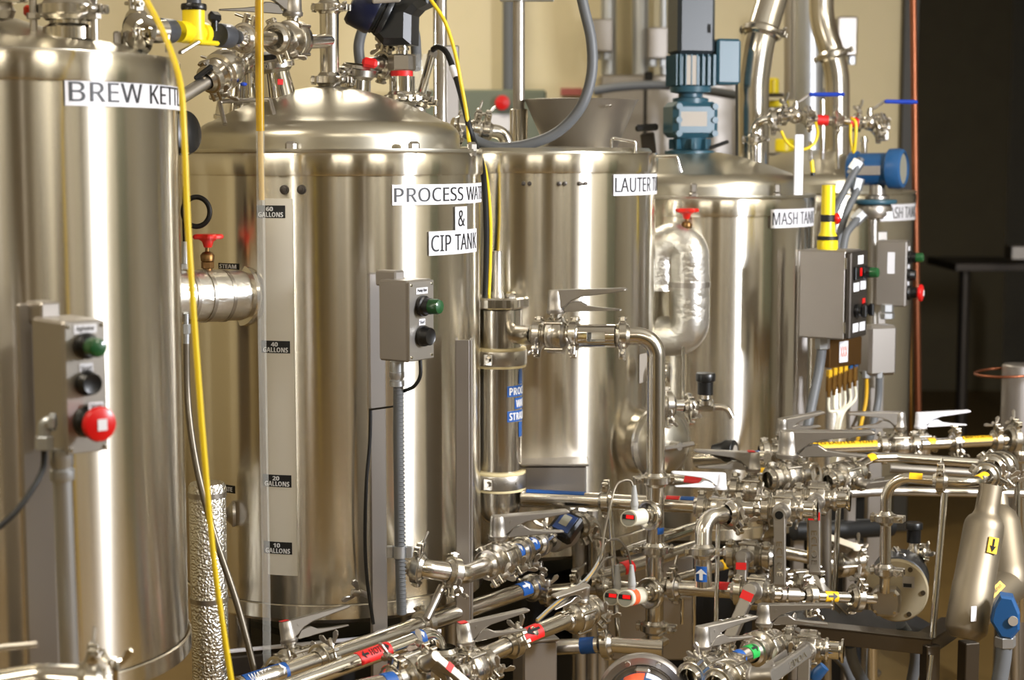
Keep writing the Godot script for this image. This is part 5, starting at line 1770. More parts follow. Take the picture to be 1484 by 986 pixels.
func lauter_front() -> void:
	# round manway on the lauter tank's right side
	var t := thing("manway_door", "round domed manway door low on the lauter tank behind the riser", "manway", P(958, 642, 4.12))
	var n := Vector3(0.75, 0.02, 1).normalized()
	var c := P(955, 642, 4.13)
	var g := Geo.new()
	g.lathe([Vector2(0.06, -0.06), Vector2(0.082, -0.06), Vector2(0.082, 0.0), Vector2(0.093, 0.002), Vector2(0.095, 0.007), Vector2(0.093, 0.012), Vector2(0.080, 0.014)], Transform3D(Geo.basis_y(n), c), 48)
	part(g, "ring", M.polished_steel, t)
	g = Geo.new()
	g.lathe([Vector2(0.081, 0.012), Vector2(0.075, 0.026), Vector2(0.058, 0.038), Vector2(0.03, 0.046), Vector2(0.0, 0.048)], Transform3D(Geo.basis_y(n), c), 48, 0, TAU, 1.2)
	part(g, "domed_door", M.dome_steel, t)
	g = Geo.new()
	g.rod(c + n * 0.045, c + n * 0.075, 0.010, 16)
	g.box(Transform3D(Geo.basis_y(n), c + n * 0.07), Vector3(0.012, 0.012, 0.10), 0.004)
	part(g, "door_handle", M.satin_steel, t)
	var m := meet(lauter_at, R_TANK - 0.002, 926, 535)
	t = thing("data_plate", "small engraved data plate on the lauter tank beside the riser", "plate", on_barrel(lauter_at, R_TANK, m.x, 0, m.y))
	strip_on(lauter_at, R_TANK - 0.002, m.x, 0.07, m.y - 0.035, m.y + 0.035, "plate", M.plaque, t)
	# pairs of bolt tips under the rim
	var k := 0
	for px: float in [763.0, 814.0, 844.0]:
		var q := meet(lauter_at, R_TANK - 0.002, px, 266)
		g = Geo.new()
		var nn := Vector3(sin(q.x), 0, cos(q.x))
		var p := on_barrel(lauter_at, R_TANK - 0.002, q.x, 0, q.y)
		var sd := Vector3(cos(q.x), 0, -sin(q.x))
		for s: float in [-1.0, 1.0]:
			g.lathe([Vector2(0, 0), Vector2(0.005, 0), Vector2(0.005, 0.006), Vector2(0, 0.007)], Transform3D(Geo.basis_y(nn), p + sd * s * 0.007), 10)
		tag(part(g, "bolt_pair", M.dark_steel), ["pair of bolt tips under the lauter rim, left", "pair of bolt tips under the lauter rim, middle", "pair of bolt tips under the lauter rim, right"][k], "bolt")
		k += 1
	# foil-wrapped elbow with red wheel on the mash tank
	t = thing("foil_elbow", "bulky foil-wrapped steam elbow hanging in front of the mash tank", "pipe", P(990, 500, 4.42))
	g = Geo.new()
	var path: Array = bend(WS([[957, 420, 4.48], [958, 352, 4.48], [998, 350, 4.45], [999, 400, 4.45], [999, 486, 4.45], [957, 488, 4.48]]), 0.075, 10)
	g.tube(path, 0.052, 32)
	part(g, "foil_jacket", M.foil, t)
	g = Geo.new()
	g.lathe([Vector2(0.052, -0.007), Vector2(0.0545, -0.007), Vector2(0.0545, 0.007), Vector2(0.052, 0.007)], Transform3D(Basis(), P(999, 412, 4.45)), 36)
	part(g, "strap", M.satin_steel, t)
	t = thing("gate_valve", "bronze steam valve with red handwheel on the foil-wrapped elbow", "valve", P(995, 342, 4.44))
	g = Geo.new()
	var o := P(995, 342, 4.44)
	g.lathe([Vector2(0, -0.02), Vector2(0.012, -0.02), Vector2(0.012, 0.004), Vector2(0.0105, 0.016), Vector2(0.014, 0.020), Vector2(0.0145, 0.030), Vector2(0.011, 0.036), Vector2(0.0042, 0.038), Vector2(0.0042, 0.060), Vector2(0, 0.06)], Transform3D(Basis(), o), 16)
	part(g, "bonnet", M.bronze, t)
	put(handwheel_mesh(), Transform3D(Basis(), P(995, 305, 4.44)), "handwheel", M.red_paint, t)
	pipe("slim bright condensate pipe below the foil-wrapped elbow", [[990, 500, 4.42], [989, 700, 4.42]], 0.0055, 0.02, M.bright_steel)
	# sample port and tap
	t = thing("sample_tap", "sample tap with black knob and small spout between lauter and mash tanks", "tap", P(965, 588, 4.02))
	var d := (P(1040, 588, 4.05) - P(960, 588, 4.02)).normalized()
	g = Geo.new()
	g.rod(P(952, 588, 4.015), P(1002, 588, 4.035), 0.0135, 20)
	part(g, "neck", M.polished_steel, t)
	ring_clamp(t, P(967, 588, 4.02), d, 0.0240, Vector3(0, -1, 0.5), 0.3)
	ring_clamp(t, P(1000, 590, 4.03), d, 0.0125, Vector3(0.2, -1, 0.8), 0.3)
	g = Geo.new()
	var vb := P(1022, 590, 4.04)
	g.box(Transform3D(Basis(), vb), Vector3(0.046, 0.020, 0.034), 0.006)
	g.lathe([Vector2(0, 0.006), Vector2(0.020, 0.006), Vector2(0.020, 0.016), Vector2(0.015, 0.02), Vector2(0.013, 0.034), Vector2(0, 0.034)], Transform3D(Basis(), vb), 20)
	part(g, "valve_body", M.polished_steel, t)
	g = Geo.new()
	g.lathe([Vector2(0, 0.030), Vector2(0.0185, 0.030), Vector2(0.0185, 0.060), Vector2(0.0225, 0.062), Vector2(0.0235, 0.066), Vector2(0.0235, 0.078), Vector2(0.0215, 0.081), Vector2(0, 0.081)], Transform3D(Basis(), vb), 28)
	part(g, "black_knob", M.black_plastic, t)
	g = Geo.new()
	g.tube(bend([vb + Vector3(0.02, 0, 0), vb + Vector3(0.05, 0.0, 0.01), vb + Vector3(0.062, -0.024, 0.014)], 0.02, 6), 0.0075, 14)
	part(g, "spout", M.polished_steel, t)
	g = Geo.new()
	g.lathe([Vector2(0, 0.0), Vector2(0.024, 0.0), Vector2(0.0255, 0.003), Vector2(0.0255, 0.013), Vector2(0.022, 0.016), Vector2(0, 0.016)], Transform3D(Geo.basis_y(Vector3(1, 0, 0.35)), P(962, 540, 4.16)), 32)
	tag(part(g, "blind_port", M.polished_steel), "round capped port on the lauter tank's edge above the sample tap", "cap")


func mash_panel() -> void:
	# main control box with hinged door
	var t := thing("control_cabinet", "larger steel control cabinet with hinged door, switches and green lamp before the last tank", "control cabinet", P(1200, 490, 4.35))
	var yaw := 1.02
	var bs := Basis(Vector3.UP, yaw)
	var z := 4.40
	var H := P(1200, 362, z).y - P(1200, 489, z).y
	var c := P(1203, 425, z)
	var size := Vector3(0.115, H, 0.125)
	case_box(t, c, size, yaw, "case", M.sheet_steel, 0.004)
	var f := c + bs.z * size.z / 2
	var g := Geo.new()
	g.box(Transform3D(bs, f + bs.z * 0.008), Vector3(size.x + 0.004, H - 0.006, 0.014), 0.003)
	var door := part(g, "door", M.dark_steel, t)
	for s: float in [-1.0, 1.0]:
		g = Geo.new()
		g.rod(f - bs.x * size.x * 0.51 + Vector3(0, s * H * 0.36 - 0.014, 0), f - bs.x * size.x * 0.51 + Vector3(0, s * H * 0.36 + 0.014, 0), 0.004, 10)
		part(g, "hinge", M.bright_steel, door)
	var q := f + bs.z * 0.0155
	var tags := [[0.005, 0.088], [-0.022, 0.020], [0.026, 0.022], [-0.022, -0.083], [0.026, -0.083]]
	for w: Array in tags:
		g = Geo.new()
		g.box(Transform3D(bs, q + bs.x * w[0] + Vector3(0, w[1], 0)), Vector3(0.038, 0.022, 0.001))
		part(g, "tag", M.white_label, door)
	g = Geo.new()
	g.box(Transform3D(bs, q + bs.x * -0.018 + Vector3(0, 0.055, 0) + bs.z * 0.003), Vector3(0.050, 0.034, 0.008), 0.002)
	part(g, "readout", M.black_plastic, door)
	g = Geo.new()
	g.box(Transform3D(bs, q + bs.x * -0.010 + Vector3(0, 0.058, 0) + bs.z * 0.0075), Vector3(0.012, 0.020, 0.001))
	part(g, "red_display", M.red_display, door)
	lamp_button(t, q + bs.x * 0.026 + Vector3(0, 0.055, 0), bs.z, "green", 0.85)
	for w: Array in [[-0.022, "black"], [0.030, "red"]]:
		g = Geo.new()
		g.lathe([Vector2(0, 0), Vector2(0.017, 0), Vector2(0.017, 0.008), Vector2(0.012, 0.010), Vector2(0.012, 0.016), Vector2(0, 0.016)], Transform3D(Geo.basis_y(bs.z), q + bs.x * w[0] + Vector3(0, -0.040, 0)), 20)
		g.box(Transform3D(bs, q + bs.x * w[0] + Vector3(0, -0.040, 0) + bs.z * 0.022), Vector3(0.010, 0.032, 0.014), 0.003)
		part(g, "rotary_switch", M.black_plastic, door)
	g = Geo.new()
	g.box(Transform3D(bs, q + bs.x * 0.030 + Vector3(0, -0.022, 0) + bs.z * 0.001), Vector3(0.016, 0.020, 0.002))
	part(g, "red_tag", M.red_label, door)
	# torch on the cabinet
	t = thing("flashlight", "yellow rubber flashlight standing on the control cabinet", "flashlight", P(1200, 357, z))
	var o := Vector3(P(1199, 357, z).x, c.y + H / 2, c.z)
	g = Geo.new()
	g.lathe([Vector2(0, 0.0), Vector2(0.0255, 0.0), Vector2(0.0265, 0.004), Vector2(0.0265, 0.022), Vector2(0.0245, 0.024), Vector2(0.0245, 0.034), Vector2(0.019, 0.044), Vector2(0.0175, 0.08), Vector2(0.0175, 0.158), Vector2(0.0165, 0.163), Vector2(0, 0.164)], Transform3D(Basis(), o), 24)
	var body := part(g, "barrel", M.yellow_plastic, t)
	g = Geo.new()
	g.lathe([Vector2(0.020, 0.024), Vector2(0.0272, 0.024), Vector2(0.0272, 0.034), Vector2(0.020, 0.034)], Transform3D(Basis(), o), 24)
	part(g, "lens_ring", M.black_rubber, t)
	g = Geo.new()
	g.lathe([Vector2(0.0172, 0.070), Vector2(0.0188, 0.070), Vector2(0.0188, 0.088), Vector2(0.0172, 0.088)], Transform3D(Basis(), o), 24)
	part(g, "grip_ring", M.black_rubber, t)
	g = Geo.new()
	g.ball(o + Vector3(0.022, 0.078, 0.006), Vector3(0.010, 0.015, 0.010), 12)
	part(g, "switch", M.red_plastic, t)
	# conduit below
	t = pipe("grey conduit slanting down from the control cabinet", [[1192, 492, 4.40], [1188, 530, 4.40], [1178, 580, 4.38], [1164, 650, 4.34]], 0.0125, 0.05, M.grey_conduit, "conduit", "conduit", "", true)
	g = Geo.new()
	g.hexrod(P(1192, 506, 4.40), P(1192, 489, 4.40), 0.019)
	part(g, "gland", M.galvanised, t)
	# warning sticker plate
	t = thing("solenoid_manifold", "olive plate with a striped sticker over a row of brass solenoid valves", "manifold", P(1220, 560, 4.45))
	g = Geo.new()
	var mp := P(1222, 510, 4.47)
	g.box(Transform3D(Basis(Vector3.UP, 0.7), mp), Vector3(0.13, 0.075, 0.02), 0.003)
	part(g, "plate", M.bronze, t)
	var pb := Basis(Vector3.UP, 0.7)
	tag_plate(t, mp + pb.z * 0.011 - pb.x * 0.012 + Vector3(0, 0.002, 0), pb.z, 0.034, 0.055, "XXX", M.white_label, M.orange_label)
	for k in 6:
		g = Geo.new()
		var b := mp + pb.x * (-0.055 + 0.021 * k) + Vector3(0, -0.050 - 0.004 * (5 - k), 0)
		g.hexrod(b + Vector3(0, -0.03, 0), b + Vector3(0, 0.01, 0), 0.008)
		g.rod(b + Vector3(0, -0.045, 0), b + Vector3(0, -0.03, 0), 0.005, 10)
		var vv := part(g, "brass_fitting", M.brass, t)
		g = Geo.new()
		g.box(Transform3D(pb, b + Vector3(0, 0.016, 0)), Vector3(0.013, 0.022, 0.013), 0.002)
		part(g, "solenoid_cap", M.switch_blue if k > 3 else M.wire_yellow, vv)
		g = Geo.new()
		g.tube(spline([b + Vector3(0, -0.045, 0), b + Vector3(0.002, -0.08, 0.0), P(1214 + k * 1.5, 600, 4.44), P(1208 + k * 1.0, 640, 4.42), P(1203 + k, 690, 4.42)], 8), 0.0042, 8)
		part(g, "clear_hose", M.white_plastic, t)
	# post beside
	for q2: Array in [["pale steel upright behind the solenoid hoses", 1236.0, 545.0, 0.028, 4.62], ["sheet steel upright left of the control cabinet", 1163.0, 362.0, 0.034, 4.60], ["sheet steel upright behind the small control box", 1274.0, 335.0, 0.045, 4.92]]:
		g = Geo.new()
		var b2 := P(q2[1], q2[2], q2[4])
		g.box(Transform3D(Basis(Vector3.UP, 0.3), Vector3(b2.x, b2.y / 2, b2.z)), Vector3(q2[3], b2.y, 0.02), 0.003)
		tag(part(g, "upright", M.sheet_steel), q2[0], "post")
	# second, smaller control box with emergency stop
	t = thing("control_box", "small steel control box with green lamp and red stop beside the copper pipe", "control box", P(1298, 445, 4.75))
	yaw = 1.15
	bs = Basis(Vector3.UP, yaw)
	z = 4.80
	H = P(1298, 347, z).y - P(1298, 442, z).y
	c = P(1294, 396, z)
	size = Vector3(0.055, H, 0.085)
	case_box(t, c, size, yaw)
	f = c + bs.z * (size.z / 2 + 0.001)
	g = Geo.new()
	g.box(Transform3D(Basis(), P(1283, 390, 4.86)), Vector3(0.05, 0.03, 0.12), 0.003)
	part(g, "bracket", M.sheet_steel, t)
	lamp_button(t, f + Vector3(0, 0.045, 0), bs.z, "green", 0.85)
	lamp_button(t, f + Vector3(0, -0.004, 0), bs.z, "black", 0.8)
	lamp_button(t, f + Vector3(0, -0.053, 0), bs.z, "red", 0.85)
	for yy: float in [0.070, 0.020, -0.027]:
		tag_plate(t, f + Vector3(0, yy, 0), bs.z, 0.022, 0.012)
	var fl := c - bs.x * (size.x / 2 + 0.0008)
	tag_plate(t, fl + Vector3(0, 0.03, 0), -bs.x, 0.020, 0.06)
	g = Geo.new()
	var gl := P(1286, 446, 4.78)
	g.hexrod(gl - Vector3(0, 0.012, 0), gl + Vector3(0, 0.01, 0), 0.018)
	g.hexrod(gl - Vector3(0, 0.032, 0), gl - Vector3(0, 0.014, 0), 0.020)
	part(g, "gland", M.galvanised, t)
	# junction box below
	t = thing("junction_box", "grey steel junction box below the small control box", "box", P(1275, 540, 4.60))
	case_box(t, P(1272, 507, 4.62), Vector3(0.085, 0.135, 0.06), 0.35, "case", M.sheet_steel, 0.008)
	for k in 2:
		g = Geo.new()
		var b3 := P(1256 + 18 * k, 548, 4.60)
		g.hexrod(b3, b3 + Vector3(0, 0.02, 0), 0.012)
		part(g, "gland", M.galvanised, t)
	cable("yellow wire dropping from the grey junction box", [[1256, 548, 4.60], [1255, 580, 4.60], [1248, 615, 4.58], [1240, 650, 4.5]], 0.005, M.wire_yellow, "wire", "cable")
	cable("grey cable dropping from the grey junction box to the pipes", [[1274, 548, 4.60], [1272, 585, 4.60], [1262, 630, 4.55], [1258, 660, 4.5]], 0.010, M.grey_conduit, "cable", "cable")


# ---------------------------------------------------------------- on top of the tanks, left half

func top_left() -> void:
	kettle_top()
	process_top()
	transmitter()
	lauter_top()


func kettle_top() -> void:
	# capped port on the kettle dome
	var t := thing("kettle_port", "clamped steel port with wing nuts on top of the brew kettle", "port", P(95, 50, 2.75))
	var g := Geo.new()
	var c := P(100, 48, 2.76)
	g.lathe([Vector2(0, -0.01), Vector2(0.040, -0.01), Vector2(0.040, 0.008), Vector2(0.030, 0.014), Vector2(0.030, 0.022), Vector2(0.040, 0.026), Vector2(0.043, 0.030), Vector2(0.043, 0.044), Vector2(0.037, 0.048), Vector2(0.034, 0.056), Vector2(0.034, 0.09), Vector2(0, 0.09)], Transform3D(Basis(), c), 32)
	part(g, "port_neck", M.polished_steel, t)
	ring_clamp(t, c + Vector3(0, 0.036, 0), Vector3.UP, 0.036, Vector3(1, 0, 0.3), 0.9)
	g = Geo.new()
	for s: float in [-0.05, 0.045]:
		g.rod(c + Vector3(s, -0.012, 0.02), c + Vector3(s, 0.06, 0.02), 0.006, 10)
		g.hexrod(c + Vector3(s, 0.02, 0.02), c + Vector3(s, 0.03, 0.02), 0.011)
	part(g, "swing_bolt", M.satin_steel, t)
	g = Geo.new()
	g.box(Transform3D(Basis(Vector3.UP, 0.3), P(50, 16, 2.80)), Vector3(0.034, 0.018, 0.016), 0.004)
	tag(part(g, "valve_grip", M.orange_plastic), "orange plastic valve grip on top of the brew kettle", "grip")
	t = thing("port_fitting", "small steel fitting at the top left corner above the kettle", "fitting", P(5, 10, 2.75))
	g = Geo.new()
	var q := P(2, 16, 2.75)
	g.lathe([Vector2(0, -0.016), Vector2(0.018, -0.012), Vector2(0.022, 0.0), Vector2(0.016, 0.012), Vector2(0.010, 0.03), Vector2(0.010, 0.06), Vector2(0, 0.06)], Transform3D(Basis(), q), 24)
	part(g, "body", M.satin_steel, t)
	ring_clamp(t, q + Vector3(0, 0.02, 0), Vector3.UP, 0.012, Vector3(1, 0, 0.3), 0.9, false)
	# bend at the kettle's right shoulder, leading to the yellow valve
	t = pipe("short steel bend with a clamp rising at the kettle's right shoulder", [[190, 72, 2.86], [190, 46, 2.86], [240, 46, 2.90]], 0.0190, 0.025, M.polished_steel, "bend_pipe")
	ring_clamp(t, P(200, 47, 2.87), Vector3(1, 0.1, -0.2), 0.0255, Vector3(0, 1, 0.1), 0.2, false)
	g = Geo.new()
	g.lathe([Vector2(0.0, -0.012), Vector2(0.030, -0.012), Vector2(0.031, 0.0), Vector2(0.022, 0.010), Vector2(0, 0.012)], Transform3D(Geo.basis_y(Vector3(-0.5, 0.1, 1)), P(199, 45, 2.84)), 28)
	part(g, "cap", M.bright_steel, t)
	g = Geo.new()
	g.box(Transform3D(Basis(), P(170, 56, 2.84)), Vector3(0.012, 0.024, 0.012), 0.003)
	tag(part(g, "lug", M.satin_steel), "small steel lug on the kettle rim below the bend", "lug")
	g = Geo.new()
	g.rod(P(243, 76, 2.80), P(243, 50, 2.80), 0.004, 10)
	tag(part(g, "peg", M.satin_steel), "thin steel peg on the kettle rim right of the bend", "peg")
	# yellow valve between grey unions
	t = thing("plastic_valve", "yellow plastic valve between grey unions, with black cap and knob", "valve", P(290, 60, 3.05))
	var a := P(228, 44, 2.92)
	var b := P(350, 56, 3.18)
	var ax := (b - a).normalized()
	var bs := Geo.basis_y(ax, Vector3.UP)
	g = Geo.new()
	g.lathe([Vector2(0, 0), Vector2(0.014, 0), Vector2(0.0195, 0.006), Vector2(0.0205, 0.012), Vector2(0.0205, 0.046), Vector2(0.018, 0.05), Vector2(0, 0.05)], Transform3D(bs, P(226, 43, 2.915)), 24)
	part(g, "union", M.grey_plastic, t)
	g = Geo.new()
	g.lathe([Vector2(0, 0), Vector2(0.0205, 0), Vector2(0.0215, 0.003), Vector2(0.0215, 0.036), Vector2(0.019, 0.040), Vector2(0.014, 0.044), Vector2(0, 0.044)], Transform3D(bs, P(316, 51, 3.09)), 24)
	var un := part(g, "union", M.grey_plastic, t)
	g = Geo.new()
	g.box(Transform3D(basis_xy(ax, Vector3(0.1, 0.9, 0.5)), P(330, 42, 3.095)), Vector3(0.014, 0.013, 0.002))
	part(g, "sticker", M.white_label, un)
	g = Geo.new()
	g.lathe([Vector2(0, -0.01), Vector2(0.0185, -0.01), Vector2(0.0190, 0.02), Vector2(0.0170, 0.04), Vector2(0.0170, 0.058), Vector2(0.0205, 0.060), Vector2(0.0205, 0.074), Vector2(0, 0.074)], Transform3D(bs, P(262, 46, 2.99)), 24)
	g.lathe([Vector2(0, -0.012), Vector2(0.0215, -0.012), Vector2(0.0205, 0.0), Vector2(0.0190, 0.012), Vector2(0.0195, 0.046), Vector2(0, 0.046)], Transform3D(Basis(), P(281, 52, 3.02)), 28)
	g.box(Transform3D(basis_xy(ax, Vector3.UP), P(296, 62, 3.03)), Vector3(0.066, 0.008, 0.026), 0.003)
	part(g, "valve_body", M.yellow_plastic, t)
	g = Geo.new()
	g.lathe([Vector2(0, 0), Vector2(0.0212, 0), Vector2(0.0222, 0.003), Vector2(0.0222, 0.008), Vector2(0.021, 0.011), Vector2(0, 0.011)], Transform3D(Basis(), P(281, 15, 3.02)), 28)
	part(g, "cap", M.black_plastic, t)
	g = Geo.new()
	g.rod(P(281, 8, 3.02), P(281, -40, 3.02), 0.0125, 18)
	part(g, "outlet_pipe", M.grey_plastic, t)
	g = Geo.new()
	g.box(Transform3D(basis_xy(ax, Vector3.UP), P(311, 25, 3.06)), Vector3(0.034, 0.020, 0.014), 0.006)
	g.rod(P(311, 30, 3.06), P(311, 45, 3.06), 0.006, 10)
	part(g, "knob", M.black_plastic, t)
	g = Geo.new()
	var hp := P(284, 62, 2.985)
	g.box(Transform3D(basis_xy(P(260, 77, 2.96) - P(288, 60, 2.99), Vector3.UP), (P(260, 77, 2.96) + P(288, 60, 2.99)) / 2), Vector3(P(260, 77, 2.96).distance_to(P(288, 60, 2.99)), 0.006, 0.010), 0.002)
	part(g, "lever", M.satin_steel, t)


func process_top() -> void:
	# central pipe with its cross branch
	var t := pipe("upright steel pipe rising from the top of the process tank's dome", [[478, 160, 3.78], [477, 20, 3.78], [477, -60, 3.78]], 0.0208, 0.05, M.polished_steel)
	ring_clamp(t, P(478, 116, 3.78), Vector3.UP, 0.0212, Vector3(1, 0, 0.35), 0.9)
	ring_clamp(t, P(478, 11, 3.78), Vector3.UP, 0.0190, Vector3(1, 0, 0.35), 0.4)
	t = pipe("level steel pipe from the valve to the central pipe over the process tank", [[446, 61, 3.70], [477, 59, 3.77]], 0.0150, 0.03, M.polished_steel)
	var ax := (P(477, 59, 3.78) - P(340, 54, 3.40)).normalized()
	valve("butterfly valve with blue-grey lever over the process tank's dome", P(424, 58, 3.63), ax, Vector3(0, 1, 0.12), Vector3(-1, 0.32, 0.35), 0.0205, Vector3(0.2, -1, 0.6), {"size": 1.05, "clamps": false})
	t = pipe("level steel pipe left of the valve over the process tank", [[352, 55, 3.42], [404, 56, 3.57]], 0.0148, 0.03, M.polished_steel)
	ring_clamp(t, P(401, 57, 3.565), ax, 0.0215, Vector3(0.2, -1, 0.5), 0.5)
	ring_clamp(t, P(357, 55, 3.43), ax, 0.0180, Vector3(0.2, 1, 0.5), 0.5, false)
	t = thing("reducer", "bright cone-shaped pipe reducer right of the grey union", "reducer", P(350, 54, 3.2))
	var g := Geo.new()
	g.lathe([Vector2(0.0, 0), Vector2(0.013, 0), Vector2(0.013, 0.02), Vector2(0.017, 0.04), Vector2(0.0185, 0.075), Vector2(0.0, 0.075)], Transform3D(Geo.basis_y(P(356, 55, 3.41) - P(343, 54, 3.18)), P(343, 54, 3.20)), 24)
	part(g, "cone", M.bright_steel, t)
	# slanting line with the big clamped check valve
	t = pipe("slanting steel pipe rising right between kettle and process tank", [[235, 158, 3.40], [300, 118, 3.52], [352, 80, 3.62]], 0.0138, 0.03, M.satin_steel)
	var dx := (P(352, 80, 3.62) - P(235, 158, 3.40)).normalized()
	var tt := thing("check_valve", "round clamped check valve on the slanting pipe, with a blue mark", "valve", P(325, 100, 3.57))
	g = Geo.new()
	g.lathe([Vector2(0.013, -0.055), Vector2(0.020, -0.050), Vector2(0.030, -0.030), Vector2(0.034, -0.026), Vector2(0.034, -0.018), Vector2(0.0405, -0.014), Vector2(0.0415, -0.010), Vector2(0.0415, 0.010), Vector2(0.0405, 0.014), Vector2(0.034, 0.018), Vector2(0.034, 0.026), Vector2(0.030, 0.030), Vector2(0.020, 0.050), Vector2(0.013, 0.055)], Transform3D(Geo.basis_y(dx), P(325, 101, 3.57)), 40)
	var bd := part(g, "body", M.polished_steel, tt)
	g = Geo.new()
	g.ball(P(353, 122, 3.56), Vector3(0.008, 0.004, 0.004), 10)
	part(g, "blue_mark", M.blue_grip, tt)
	ring_clamp(tt, P(305, 114, 3.53), dx, 0.018, Vector3(-0.3, -1, 0.7), 0.3)
	ring_clamp(tt, P(346, 86, 3.61), dx, 0.020, Vector3(0.4, 0.2, 1), 0.3)
	g = Geo.new()
	var hd := P(295, 105, 3.50)
	g.box(Transform3D(basis_xy(P(306, 98, 3.5) - P(281, 117, 3.5), Vector3.UP), hd), Vector3(0.045, 0.010, 0.012), 0.003)
	part(g, "lever", M.black_rubber, tt)
	# sight lamps: tapering polished drums
	for q: Array in [["tapering polished sight lamp with red sticker on the process dome", 408.0, 150.0, 3.72, 0.038, 0.30, "red_label"], ["tapering polished sight glass behind the bail handle on the process dome", 345.0, 165.0, 3.80, 0.050, -0.15, ""], ["tapering polished drum right of the central pipe on the process dome", 512.0, 158.0, 3.86, 0.038, -0.25, ""]]:
		t = thing("sight_lamp", q[0], "sight lamp", P(q[1], q[2], q[3]))
		g = Geo.new()
		var o := P(q[1], q[2] + 8, q[3])
		var up := Vector3(-q[5] * 0.5, 1, 0.1).normalized()
		var k: float = q[4] / 0.038
		g.lathe([Vector2(0, 0), Vector2(0.041 * k, 0), Vector2(0.041 * k, 0.008), Vector2(0.038 * k, 0.010), Vector2(0.030 * k, 0.085 * k), Vector2(0.034 * k, 0.088 * k), Vector2(0.034 * k, 0.100 * k), Vector2(0.026 * k, 0.104 * k), Vector2(0, 0.106 * k)], Transform3D(Geo.basis_y(up), o), 36)
		part(g, "drum", M.bright_steel, t)
		if q[6] != "":
			g = Geo.new()
			var n := Vector3(0.35, 0.05, 1).normalized()
			g.box(Transform3D(basis_xy(n.cross(Vector3.UP) * -1.0, Vector3.UP), o + up * 0.055 + n * 0.0345), Vector3(0.012, 0.012, 0.002))
			part(g, "red_sticker", M.red_label, t)
			g = Geo.new()
			g.lathe([Vector2(0.034, 0.100), Vector2(0.036, 0.102), Vector2(0.036, 0.118), Vector2(0.02, 0.124), Vector2(0, 0.124)], Transform3D(Geo.basis_y(up), o), 28)
			part(g, "black_cap", M.black_plastic, t)
		ring_clamp(t, o + up * 0.095 * k, up, 0.032 * k, Vector3(-0.6, 0, 1), 0.4)
	# bail handle of the manway
	t = thing("bail_handle", "square steel rod handle on the left of the process tank's dome", "handle", P(355, 178, 3.6))
	g = Geo.new()
	g.tube(bend(WS([[326, 180, 3.56], [318, 147, 3.60], [391, 144, 3.60], [400, 177, 3.56]]), 0.006, 4), 0.0048, 12)
	part(g, "rod", M.satin_steel, t)
	# lid lugs
	var k := 0
	for q: Array in [["lid lug on the process tank's flange, front left", 422.0, 3.475], ["lid lug on the process tank's flange, front right", 600.0, 3.53], ["lid lug on the process tank's flange, far right by the cables", 684.0, 3.68]]:
		t = thing("lid_lug", q[0], "lug", P(q[1], 224, q[2]))
		g = Geo.new()
		var o := P(q[1], 225, q[2])
		g.box(Transform3D(Basis(Vector3.UP, (q[1] - 478.0) / 260.0), o + Vector3(0, 0.016, 0)), Vector3(0.024, 0.024, 0.014), 0.005)
		part(g, "lug_plate", M.satin_steel, t)
		g = Geo.new()
		g.hexrod(o + Vector3(0, -0.002, 0.004), o + Vector3(0, 0.006, 0.004), 0.010)
		part(g, "nut", M.satin_steel, t)
	# small clamped fittings where the cables drop
	t = thing("inlet_fitting", "cluster of clamped pipe and bend between process and lauter tanks", "fitting", P(700, 215, 4.15))
	g = Geo.new()
	g.tube(bend(WS([[655, 180, 4.10], [690, 188, 4.12], [735, 192, 4.15], [734, 232, 4.15]]), 0.045, 8), 0.0165, 18)
	part(g, "bend", M.polished_steel, t)
	ring_clamp(t, P(690, 188, 4.12), Vector3(1, -0.15, -0.1), 0.0185, Vector3(0, 1, 0.5), 0.3)
	ring_clamp(t, P(704, 190, 4.13), Vector3(1, -0.15, -0.1), 0.0175, Vector3(0.3, 1, 0.4), 0.9)
	ring_clamp(t, P(668, 183, 4.11), Vector3(1, -0.15, -0.1), 0.0185, Vector3(0, -1, 0.5), 0.3)


